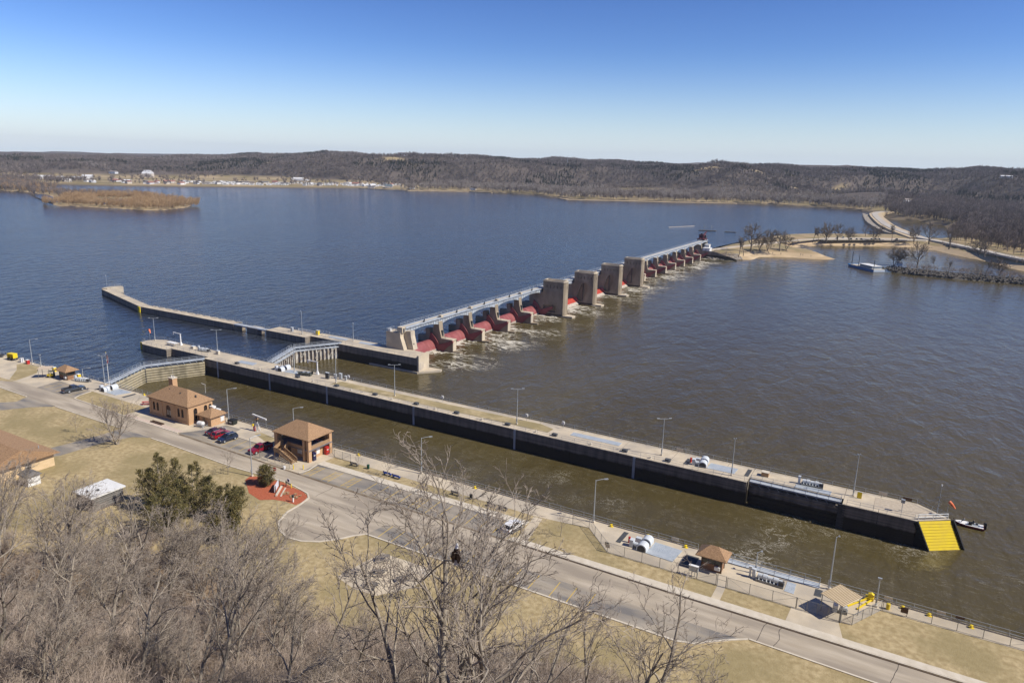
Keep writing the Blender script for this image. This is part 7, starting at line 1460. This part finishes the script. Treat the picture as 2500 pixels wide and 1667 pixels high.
# far park trees
FP = [('open',77,495,21,'tallest spreading tree at the far end of the dam'),('small2',78,448,14,'twiggy tree on the riprap at the far end of the dam'),('b',79,459,12,'thin tree just right of the riprap'),('open2',81,508,12.4,'small tree under the tallest spreading tree'),('open2',87,510,15.6,'forked tree right of the tallest spreading tree'),('b',86,529,13,'thin tree behind the forked tree'),('open',96,514,16,'leaning tree at the base of the sand spit'),('open2',99,527,12.3,'last tree at the base of the sand spit'),('b',108,612,12.8,'leftmost thin tree on the far side of the cove'),('b',112,616,11.8,'second thin tree on the far side of the cove'),('open2',119,616,17,'tall narrow tree before the far parking area'),('open',126,640,15.8,'round bare tree before the far parking area'),('open2',136,640,13,'spreading tree over the leftmost parked cars'),('open',144,718,11.6,'round tree on the water side of the far park'),('open2',155,674,13,'forked tree by the bunched cars'),('b',158,678,13.2,'slim tree by the bunched cars'),('b',170,680,14.7,'leaning tree by the single dark car'),('open2',189,690,15,'wide tree where the far road turns'),('open',202,678,19,'largest tree at the bend of the far road'),('open',218,640,18,'solitary tree between cove and road'),('open2',239,600,12.6,'left one of two trees along the far road'),('open',243,592,15,'right one of two trees along the far road'),('open2',182,486,12.5,'left tree at the gangway end of the dike'),('open2',185,488,12.5,'right tree at the gangway end of the dike'),('open',197,484,17,'big tree in the middle of the dike'),('open2',247,480,11,'spreading tree far along the dike'),('b',239,478,9.6,'thin tree far along the dike'),('b',262,480,9.5,'thin tree at the right end of the dike'),('b',208,480,9,'brushy tree right of the big dike tree'),('b',217,479,7,'small brushy tree on the dike'),('small',-12,678,6.5,'left bush tree on the dark islet'),('small',-5,681,6.5,'right bush tree on the dark islet')]
def zat(x, y): return -2.2 if 458 < y < 496 and x > 175 else (-2.0 if y > 650 and x < 20 else (-3.6 if 62 < x < 74 and y < 500 else -0.8))
for i, (k, x, y, h_, lb) in enumerate(FP):
    tree({'small2':'farb','b':'farb','open':'farop','open2':'farop2'}.get(k,k), lb, x, y, zat(x,y), h_, i*1.7, 'trees by the far riverside park')
# evergreens by the road
def evergreen(label, x, y, h_, w, seed, spiky=True):
    """several ragged leaders, each a spire of short sprays"""
    rnd = random.Random(seed); t = thing('evergreen_tree', label, 'tree', (x,y,0)); mb = MB(); br = MB()
    lead = [(0.0,0.0,h_)]+[(w*rnd.uniform(0.3,0.75)*math.cos(a_), w*rnd.uniform(0.3,0.75)*math.sin(a_), h_*rnd.uniform(0.62,0.95)) for a_ in (i*2*PI/8+rnd.uniform(-.3,.3) for i in range(8))] if spiky else [(0.0,0.0,h_)]
    MB().path([(0,0,0),(0.1,0,h_*0.9)], [0.2,0.03], 6).build('trunk', M['bark'], t)
    for lx, ly, lh in lead:
        br.path([(lx*0.15,ly*0.15,0.3),(lx*0.8,ly*0.8,lh*0.4),(lx,ly,lh)], [0.09,0.06,0.01], 4)
        for _ in range(46 if spiky else 90):
            if spiky:
                f0 = rnd.random()**0.8; z = lh*(0.12+0.88*f0); R0 = w*0.46*(1-f0**1.5)*rnd.uniform(0.6,1.25)+0.2; q = min(1, z/(lh*0.4)); bx, by = lx*(0.15+0.65*q)+(lx*0.2 if q >= 1 else 0), ly*(0.15+0.65*q)+(ly*0.2 if q >= 1 else 0)
            else: z = h_*(0.06+0.92*rnd.random()); R0 = w*math.sqrt(max(0.02,1-((z-h_*0.5)/(h_*0.52))**2))*rnd.uniform(0.85,1.05); bx = by = 0.0
            a = rnd.uniform(0,2*PI); base = Vector((bx,by,max(0.2,z-R0*0.25))); tip = Vector((bx+R0*math.cos(a),by+R0*math.sin(a),min(lh,z+R0*(0.55 if spiky else 0.1))))
            br.tube(base, tip, 0.03, 0.01, 3)
            for k in range(30 if spiky else 60):
                f = rnd.uniform(0.25,1.08); c_ = base.lerp(tip, f)+Vector((rnd.gauss(0,0.16),rnd.gauss(0,0.16),rnd.gauss(0,0.14))); d = ((tip-base).normalized()*0.8+Vector((rnd.gauss(0,.8),rnd.gauss(0,.8),rnd.gauss(0.4,0.6)))).normalized(); s = d.cross(Vector((rnd.gauss(0,1),rnd.gauss(0,1),rnd.gauss(0,1)))).normalized(); L = rnd.uniform(0.2,0.46)
                mb.add([c_-s*0.06, c_+s*0.06, c_+d*L], [(0,1,2)])
    br.build('branches', M['bark'], t); mb.build('crown', M['evergreen'], t)
evergreen('broad dark spiky cedar nearest the white roofed garage', 83.2,-41.0,11.6,5.2,1); evergreen('dark spiky cedar in the middle of the evergreen clump', 90.2,-39.0,10.0,4.8,2); evergreen('lowest spiky cedar at the turning circle end of the clump', 97.0,-36.5,7.0,3.4,3); evergreen('dark cedar half buried in brush in front of the clump', 92.5,-46.5,9.6,5.0,5); evergreen('spiky cedar nearest the grass of the turning circle', 102.5,-42.0,7.2,3.4,6)
evergreen('round dense evergreen behind the entrance sign', 91.2,-22.8,4.3,1.75,4,False)

# ---- brush and woods that nobody could count: scattered copies, one object each
def stuff_scatter(name, label, protos, pts, rot, scl, pid):
    me = bpy.data.meshes.new(name); me.from_pydata([tuple(p) for p in pts], [], [])
    for nm, ty, vals in (('rot','FLOAT',rot),('scl','FLOAT',scl),('pid','INT',pid)):
        a = me.attributes.new(nm, ty, 'POINT'); a.data.foreach_set('value', vals)
    o = link(name, me); ng = bpy.data.node_groups.new(name+'_nodes', 'GeometryNodeTree')
    ng.interface.new_socket('Geometry', in_out='INPUT', socket_type='NodeSocketGeometry'); ng.interface.new_socket('Geometry', in_out='OUTPUT', socket_type='NodeSocketGeometry')
    N = ng.nodes.new; Lk = ng.links.new; gi = N('NodeGroupInput'); go = N('NodeGroupOutput'); jn = N('GeometryNodeJoinGeometry'); Lk(jn.outputs[0], go.inputs[0])
    def attr(nm, ty):
        a = N('GeometryNodeInputNamedAttribute'); a.data_type = ty; a.inputs['Name'].default_value = nm; return a.outputs[0]
    ro = attr('rot','FLOAT'); sc = attr('scl','FLOAT'); pi_ = attr('pid','INT'); cb = N('ShaderNodeCombineXYZ'); Lk(ro, cb.inputs[2])
    for i, pm in enumerate(protos):
        src = bpy.data.objects.new(name+'_source', pm); oi = N('GeometryNodeObjectInfo'); oi.inputs['Object'].default_value = src; oi.inputs['As Instance'].default_value = True
        cp = N('FunctionNodeCompare'); cp.data_type = 'INT'; cp.operation = 'EQUAL'; Lk(pi_, cp.inputs['A']); cp.inputs['B'].default_value = i
        # the INT sockets of Compare are the third pair
        for s in cp.inputs:
            if s.type == 'INT' and s.name == 'A' and not s.is_linked: Lk(pi_, s)
            if s.type == 'INT' and s.name == 'B': s.default_value = i
        ip = N('GeometryNodeInstanceOnPoints'); Lk(gi.outputs[0], ip.inputs['Points']); Lk(cp.outputs[0], ip.inputs['Selection']); Lk(oi.outputs['Geometry'], ip.inputs['Instance']); Lk(cb.outputs[0], ip.inputs['Rotation']); Lk(sc, ip.inputs['Scale']); Lk(ip.outputs[0], jn.inputs[0])
    md = o.modifiers.new('scatter','NODES'); md.node_group = ng
    return tag(o, label, kind='stuff')
def twig_cloud(seed, H, n, w, matl, narrow=1.0, base=0.18, trunk=True, thick=0.16, nl=5):
    """small bare crown of flat twigs for trees a kilometre off"""
    rnd = random.Random(seed); mb = MB()
    if trunk: mb.path([(0,0,0),(rnd.gauss(0,.2),rnd.gauss(0,.2),H*0.6)], [0.22,0.1], 3, cap=False)
    limbs = []
    for k in range(nl):
        a = rnd.uniform(0,2*PI); z0 = H*rnd.uniform(base,base+0.3); r = w*rnd.uniform(0.35,0.8); limbs.append((Vector((0,0,z0)), Vector((r*math.cos(a),r*math.sin(a),H*rnd.uniform(0.6,0.97)))))
    limbs.append((Vector((0,0,H*base)), Vector((0,0,H))))
    if trunk:
        for p, q in limbs: mb.path([p, p.lerp(q,0.55)+Vector((0,0,-0.04*H)), q], [0.13,0.09,0.04], 3, cap=False)
    for i in range(n):
        p, q = limbs[i % len(limbs)]; f = rnd.uniform(0.25,1.0); c_ = p.lerp(q, f); d = ((q-p).normalized()+Vector((rnd.gauss(0,.7),rnd.gauss(0,.7),rnd.gauss(0.25,.45)))).normalized(); L = H*rnd.uniform(0.10,0.24)*(1.15-0.4*f); s = d.cross(Vector((rnd.gauss(0,1),rnd.gauss(0,1),rnd.gauss(0,1)))).normalized()*thick*rnd.uniform(0.4,1.0)
        mb.add([c_-s, c_+s, c_+d*L], [(0,1,2)])
    return mb.mesh('crown', matl)
rng = np.random.default_rng(5); rnd = random.Random(77)
fars = [twig_cloud(200+i, 12, 190, 5.2, M['fartwig'], thick=0.26) for i in range(5)]
fars.append(twig_cloud(230, 11, 240, 2.8, M['pine'], base=0.1, thick=0.34)); fars += [twig_cloud(240+i, 13, 190, 5.0, M['farpale'], thick=0.22) for i in range(2)]
def inside(P, poly): return sdist(P, poly) > 0
def put_woods():
    n = 150000; P = np.stack([rng.uniform(-2500,700,n), rng.uniform(500,2500,n)], 1)
    az = np.degrees(np.arctan2(P[:,0]-CAM.x, P[:,1]-CAM.y)); P = P[(az > -67) & (az < 9)]
    h, ds, dh = terrain_h(P)
    d = np.hypot(P[:,0]-CAM.x, P[:,1]-CAM.y)
    dens = np.where(dh > -10, 0.9, 0.0)
    belt = (dh <= -10) & (ds > 2)
    cx = np.array([fbm(x, y, 160, 2, 2.0) for x, y in P])
    flat_right = (P[:,0] > -820)
    dens = np.where(belt & flat_right, 0.8*(ds < 175)+0.35*(cx > 0.05), dens)
    dens = np.where(belt & (P[:,0] > 110), 0.97, dens)
    dens = np.where(belt & ~flat_right, 0.02+0.06*(cx > 0.2), dens)
    dens = np.where(belt & (P[:,0] < -1330) & (ds < 90), 0.5, dens)
    dens = np.where(clearing(P, dh), 0.02, dens)
    road_gap = (np.abs((P[:,0]-118)-(P[:,1]-1240)*0.13) < 10) & (P[:,1] > 1225) & (P[:,1] < 1800); dens = np.where(road_gap, 0, dens)
    k = (rng.random(len(P)) < dens) & (h > -1.6); P = P[k]; h = h[k]; cx = cx[k]; dh = dh[k]
    n = len(P); cl = np.array([fbm(x, y, 190, 3, 31.0) for x, y in P])
    pid = rng.integers(0, 5, n); pid = np.where((rng.random(n) < np.where(cl > 0.13, 0.8, 0.02)) & (dh > 0), 5, pid)
    pid = np.where((dh < -5) & (P[:,0] > -830) & (P[:,0] < 115) & (rng.random(n) < 0.7), rng.integers(6,8,n), pid); pid = np.where((dh > 0) & (cl < -0.2) & (rng.random(n) < 0.35), rng.integers(6,8,n), pid)
    scl = rng.uniform(0.6,1.15,n)*np.where(dh > 0, 0.9, 1.1); pts = [(float(p[0]),float(p[1]),float(z)-0.4) for p, z in zip(P, h)]
    stuff_scatter('far_woods', 'leafless grey brown woods over the bluffs and bottomland across the river', fars, pts, rng.uniform(0,6.28,n).tolist(), scl.tolist(), pid.tolist())
put_woods()
def scatter_poly(poly, n, zf, keep=None):
    A = np.array(poly); P = np.stack([rng.uniform(A[:,0].min(),A[:,0].max(),n), rng.uniform(A[:,1].min(),A[:,1].max(),n)], 1); P = P[sdist(P, poly) > 0]
    if keep is not None: P = P[keep(P)]
    return P
# right hand woods beyond the cove, nearer and bigger
RW = [(165,1050),(190,1125),(232,1030),(236,960),(224,830),(216,765),(224,722),(247,672),(270,622),(299,567),(352,497),(480,440),(800,440),(900,700),(700,1400),(160,1400)]
P = scatter_poly(RW, 12000, None); z, _, _ = terrain_h(P); z = np.maximum(z, -0.9); n = len(P)
near = [twig_cloud(300+i, 14, 330, 4.6, M['fartwig'], thick=0.13, nl=8) for i in range(4)]
stuff_scatter('cove_woods', 'dense leafless wood behind the cove and far road', near, [(float(a[0]),float(a[1]),float(b)-0.3) for a, b in zip(P,z)], rng.uniform(0,6.28,n).tolist(), rng.uniform(0.65,1.15,n).tolist(), rng.integers(0,4,n).tolist())
# willows on the island
wil = [twig_cloud(400+i, 11, 200, 3.6, M['willow'], trunk=False, base=0.02, thick=0.15, nl=9) for i in range(4)]+[twig_cloud(410, 12, 180, 4.4, M['fartwig'], base=0.1, thick=0.17)]
pondp = [(-806,478),(-735,448),(-705,462),(-722,480),(-770,522),(-815,536),(-840,514)]; slo = [(-1005,512),(-930,466),(-790,414),(-785,424),(-860,470),(-955,512)]
P = scatter_poly(isl, 15000, None, lambda P: (sdist(P, pondp) < 0) & (sdist(P, slo) < 0)); n = len(P); dd = sdist(P, isl)
pid = np.where((P[:,0] < -880) & (rng.random(n) < 0.75), 4, rng.integers(0,4,n)); keep = rng.random(n) < np.where((P[:,1] > 560) & (P[:,0] > -960) & (P[:,0] < -900), 0.2, 0.9); P, pid = P[keep], pid[keep]; n = len(P)
scl_ = np.where((P[:,0] < -940) & (P[:,0] > -1110) & (P[:,1] > 545), 0.25, np.where(P[:,0] < -1090, 1.15, 0.95))*rng.uniform(0.6,1.1,n)
stuff_scatter('island_willows', 'tan willow thicket covering the low island', wil, [(float(a[0]),float(a[1]),-2.1) for a in P], rng.uniform(0,6.28,n).tolist(), scl_.tolist(), pid.tolist())
# thin shrubs along the far park, dike and shore
shr = [twig_cloud(500+i, 3.2, 90, 1.5, M['brush'], trunk=False, base=0.02, thick=0.05, nl=8) for i in range(3)]
L1 = [(190+rng.uniform(0,120), 476+rng.normal(0,5), -2.4) for _ in range(260)]+[(rng.uniform(128,260), 0, 0) for _ in range(0)]
for a, b in zip([(208,672),(235,622),(262,562),(290,520)], [(235,622),(262,562),(290,520),(340,470)]):
    for _ in range(45): f = rng.random(); L1.append((a[0]+(b[0]-a[0])*f+rng.normal(6,4), a[1]+(b[1]-a[1])*f+rng.normal(6,4), -1.2))
L1 += [(64+rng.normal(0,4), 452+rng.normal(10,5), -3.0) for _ in range(30)]
n = len(L1); stuff_scatter('shore_brush', 'thin bare brush along the far park and dike', shr, [tuple(map(float,p)) for p in L1], rng.uniform(0,6.28,n).tolist(), rng.uniform(0.6,1.6,n).tolist(), rng.integers(0,3,n).tolist())
# undergrowth on the bluff in front of the camera
def bush(seed, H=3.0, n=26):
    rnd = random.Random(seed); mb = MB()
    for k in range(n):
        a = rnd.uniform(0,2*PI); L = H*rnd.uniform(0.6,1.0); d = Vector((math.cos(a)*rnd.uniform(0.15,0.7),math.sin(a)*rnd.uniform(0.15,0.7),1)).normalized(); p = Vector((rnd.gauss(0,.15),rnd.gauss(0,.15),0)); pts = [p]; q = p.copy()
        for i in range(4): d = (d+Vector((rnd.gauss(0,.18),rnd.gauss(0,.18),rnd.gauss(0,.1)))).normalized(); q = q+d*L/4; pts.append(q.copy())
        mb.path(pts, [0.022,0.018,0.014,0.01,0.006], 3, cap=False)
        for c_ in range(7):
            f = rnd.uniform(0.8,3.8); i = int(f); b = pts[i].lerp(pts[i+1], f-i); e = (d+Vector((rnd.gauss(0,.8),rnd.gauss(0,.8),rnd.gauss(0.1,.4)))).normalized(); ln = L*rnd.uniform(0.15,0.4); m_ = b+e*ln*0.5+Vector((rnd.gauss(0,.05),rnd.gauss(0,.05),0.03)); mb.path([b,m_,b+e*ln+Vector((0,0,0.05))], [0.011,0.009,0.006], 3, cap=False)
            for g_ in range(2): e2 = (e+Vector((rnd.gauss(0,.7),rnd.gauss(0,.7),rnd.gauss(0.2,.4)))).normalized(); mb.path([m_, m_+e2*ln*0.5], [0.008,0.005], 3, cap=False)
    return mb.mesh('brush', M['brush'])
bs = [bush(600+i) for i in range(4)]
pts, sc = [], []
while len(pts) < 1600:
    s = rng.uniform(26,117); u = rng.uniform(-0.80*s-6, 0.45*s); x = CAM.x+NV[0]*s+RV[0]*u; y = CAM.y+NV[1]*s+RV[1]*u
    t = min(1, max(0, (u+45)/60)); lim = 94-10*t-min(12, max(0, (u-5)*0.5))+22*min(1, max(0, (-u-25)/30)); 
    if s > lim or rng.random() > ((0.62 if u < -22 else 1.0) if s < lim-8 else 0.4): continue
    pts.append((x,y,ground_z(x,y)-0.1)); sc.append(rng.uniform(0.5,1.5))
n = len(pts); stuff_scatter('undergrowth', 'tangled bare undergrowth covering the bluff under the trees', bs, pts, rng.uniform(0,6.28,n).tolist(), sc, rng.integers(0,4,n).tolist())

# ================================================================== the perched eagle
eg_s = 0.85
eg = thing('bald_eagle', 'bald eagle with white head and tail perched in the large central tree', 'bird', (182.45,-88.5,44.72), R_(20))
eg.scale = (eg_s,)*3
brown = mat('feather_brown', (0.035,0.02,0.012), (0.07,0.042,0.026), 0.9, 9.0); wf = mat('feather_white', (0.72,0.70,0.66), None, 0.9)
mb = MB(); prof = [(-0.20,0.10,0.02,0),(-0.05,0.16,0.10,0),(0.12,0.21,0.16,0),(0.36,0.24,0.19,0),(0.58,0.20,0.16,0.02),(0.70,0.12,0.12,0.05),(0.76,0.095,0.10,0.08),(0.86,0.095,0.105,0.10),(0.95,0.06,0.08,0.12),(0.98,0.01,0.02,0.12)]; nn = 12
for z, rx, ry, oy in prof:
    for j in range(nn): a = 2*PI*j/nn; mb.v.append((rx*math.cos(a), oy+ry*math.sin(a), z))
for i in range(len(prof)-1):
    for j in range(nn): j2 = (j+1) % nn; mb.f.append((i*nn+j,i*nn+j2,(i+1)*nn+j2,(i+1)*nn+j)); mb.m.append(1 if i >= 5 else 0)
mb.build('body', [brown, wf], eg, True)
for s in (-1,1): MB().prism([(s*0.08,0.60),(s*0.27,0.50),(s*0.33,0.15),(s*0.22,-0.28),(s*0.10,-0.22),(s*0.06,0.1)], -0.20, -0.12, 'y').build('wing', brown, eg)
MB().prism([(-0.09,-0.12),(0.09,-0.12),(0.15,-0.44),(-0.15,-0.44)], -0.10, -0.04, 'y').build('tail', wf, eg)
MB().path([(0,0.19,0.89),(0,0.27,0.87),(0,0.29,0.82)], [0.035,0.025,0.006], 6).build('beak', M['yellow'], eg)
for s in (-0.07,0.07): MB().path([(s,0.05,0.0),(s,0.08,-0.14)], [0.05,0.03], 6).build('leg', brown, eg); MB().bar((s,0.02,-0.15),(s,0.2,-0.15),0.06,0.04).build('talon', M['yellow'], eg)
br = tag(MB().path([(179.2,-87.2,41.6),(180.6,-87.9,43.2),(181.6,-88.3,44.2),(182.5,-88.45,44.54),(183.6,-88.6,44.75),(185.2,-88.9,45.1)], [0.05,0.045,0.04,0.035,0.025,0.012], 6).build('limb', M['bark']), None)
br.name = 'tree_limb'; tag(br, 'bare limb of the large central tree that the eagle perches on', 'limb')

# ================================================================== village and camp on the far shore
wallc = [mat('far_wall_%d' % i, c, None, 0.7) for i, c in enumerate(((0.70,0.69,0.66),(0.78,0.77,0.75),(0.55,0.50,0.43),(0.40,0.37,0.35),(0.60,0.61,0.62)))]; roofc = [mat('far_roof_%d' % i, c, None, 0.8) for i, c in enumerate(((0.14,0.13,0.13),(0.22,0.19,0.17),(0.60,0.60,0.60),(0.30,0.14,0.11),(0.10,0.14,0.16)))]
def far_house(name, label, cat, x, y, lx, ly, h_, rh, rz, wm, rm, group=None):
    z = float(terrain_h(np.array([[x,y]]))[0][0]); t = thing(name, label, cat, (x,y,z-0.3), rz, group); MB().box(-lx,lx,-ly,ly,0,h_).build('wall', wm, t)
    MB().add([(-lx-.4,-ly-.4,h_),(lx+.4,-ly-.4,h_),(lx+.4,ly+.4,h_),(-lx-.4,ly+.4,h_),(-lx-.4,0,h_+rh),(lx+.4,0,h_+rh)], [(0,1,5,4),(2,3,4,5),(1,2,5),(3,0,4),(3,2,1,0)]).build('roof', rm, t)
    for k in (-0.5,0.5): MB().box(k*lx-0.6,k*lx+0.6,-ly-0.06,-ly-0.005,1.0,2.2).build('window', M['glass'], t)
for lb, x, y, lx, ly, h_, rh, w, r in (('long white shed at the far left shore',-1542,812,16,8,5,3,1,2),('white cottage right of the long shed on the far shore',-1512,832,7,5,4,3,1,2),('grey storage building on the far left shore',-1480,850,14,7,5,2,4,2),('big white gabled barn on the far left shore',-1496,884,11,6,6,4,1,2),('grey house on the rise above the far shore',-1612,1020,9,6,5,3,4,1),('red walled barn with pale roof behind the far village',-1515,1048,12,8,9,5,2,2),('long white barn at the foot of the far bluff',-1580,1092,9,5,3,2,1,2),('white domed exhibition hall in the far camp',-1290,1330,15,8,4,3,1,2),('low white hall in the far camp',-1235,1290,20,5,3.5,1.5,1,2),('teal roofed cabin at the right end of the far camp',-862,1186,8,5,4,3,3,4),('grey cabin on the far shore before the camp',-897,1168,7,5,4,2,3,0),('white cabin on the point right of the far camp',-800,1190,5,4,4,2,1,0),('second white cabin on the wooded far point',-700,1282,6,4,4,2,1,0),('green roofed barn on the flats below the right bluff',-62,1480,12,6,5,3,2,4),('small grey house on the flats left of the green roofed barn',-118,1470,6,5,4,3,4,0),('white farmhouse by the road below the right bluff',150,1560,6,5,6,3,1,1),('second white farmhouse by the road below the right bluff',185,1575,6,5,6,3,1,1),('dark large house high on the left bluff',-1460,1560,16,8,7,4,3,0),('cream large house high on the left bluff',-1330,1640,15,8,8,4,2,1),('grey villa high on the middle bluff',-1175,1640,16,8,7,3,4,0),('pale house high on the right bluff',330,1890,12,6,5,2,0,2)):
    far_house('far_house', lb, 'house', x, y, lx, ly, h_, rh, rnd.uniform(-0.3,0.5)+0.5, wallc[w], roofc[r], 'buildings across the river')
def shore_pt(d):
    while True:
        x = rnd.uniform(-1420,-880); y = rnd.uniform(760,1420); P = np.array([[x,y]]); s = sdist(P, SHORE)[0]; hb = sdist(P, HBASE)[0]
        if d[0] < s < d[1] and hb < -15: return x, y
for k in range(60):
    x, y = shore_pt((20,150)); far_house('village_house', 'small pale or grey house in the village along the far shore', 'house', x, y, rnd.uniform(4,8), rnd.uniform(3,5), rnd.uniform(3,4.5), rnd.uniform(1.5,3), rnd.uniform(0,3), rnd.choice(wallc), rnd.choice(roofc[:4]), 'village houses along the far shore')
for k in range(120):
    while True:
        x = rnd.uniform(-1250,-880); y = rnd.uniform(950,1330)
        P = np.array([[x,y]]); s = sdist(P, SHORE)[0]
        if 18 < s < 150 and sdist(P, HBASE)[0] < -6: break
    z = float(terrain_h(P)[0][0]); t = thing('camper_trailer', 'tiny white camper parked in rows in the far riverside camp', 'camper', (x,y,z), rnd.choice((0.6,0.75,2.2)), 'campers in the far riverside camp')
    MB().box(-5,5,-1.6,1.6,0.6,3.8).build('body', rnd.choice(wallc[:2]), t); MB().box(-2.6,2.6,-1.66,-1.605,1.9,2.9).build('window', M['glass'], t); MB().box(-0.6,0.6,-1.0,1.0,0,0.6).build('axle', M['black'], t)
tw_ = thing('radio_tower', 'thin lattice mast on the skyline of the middle bluff', 'tower', (-780,1930,float(terrain_h(np.array([[-780.,1930.]]))[0][0])))
MB().path([(0,0,0),(0,0,34)], [0.9,0.4], 4).build('mast', M['galv'], tw_); MB().box(-1.5,1.5,-0.3,0.3,28,30).build('antenna', M['white'], tw_)

# ================================================================== air
hz = bpy.data.materials.new('haze_air'); hz.use_nodes = True; nt = hz.node_tree
for n_ in list(nt.nodes):
    if n_.type != 'OUTPUT_MATERIAL': nt.nodes.remove(n_)
pv = nt.nodes.new('ShaderNodeVolumePrincipled'); pv.inputs['Color'].default_value = (0.78,0.88,1.0,1); pv.inputs['Density'].default_value = 0.00006; pv.inputs['Anisotropy'].default_value = 0.0
nt.links.new(pv.outputs[0], nt.nodes['Material Output'].inputs['Volume'])
tag(MB().box(-6900,6900,-900,7300,-12.5,170).build('haze', hz), 'thin blue air over the whole valley', kind='stuff')
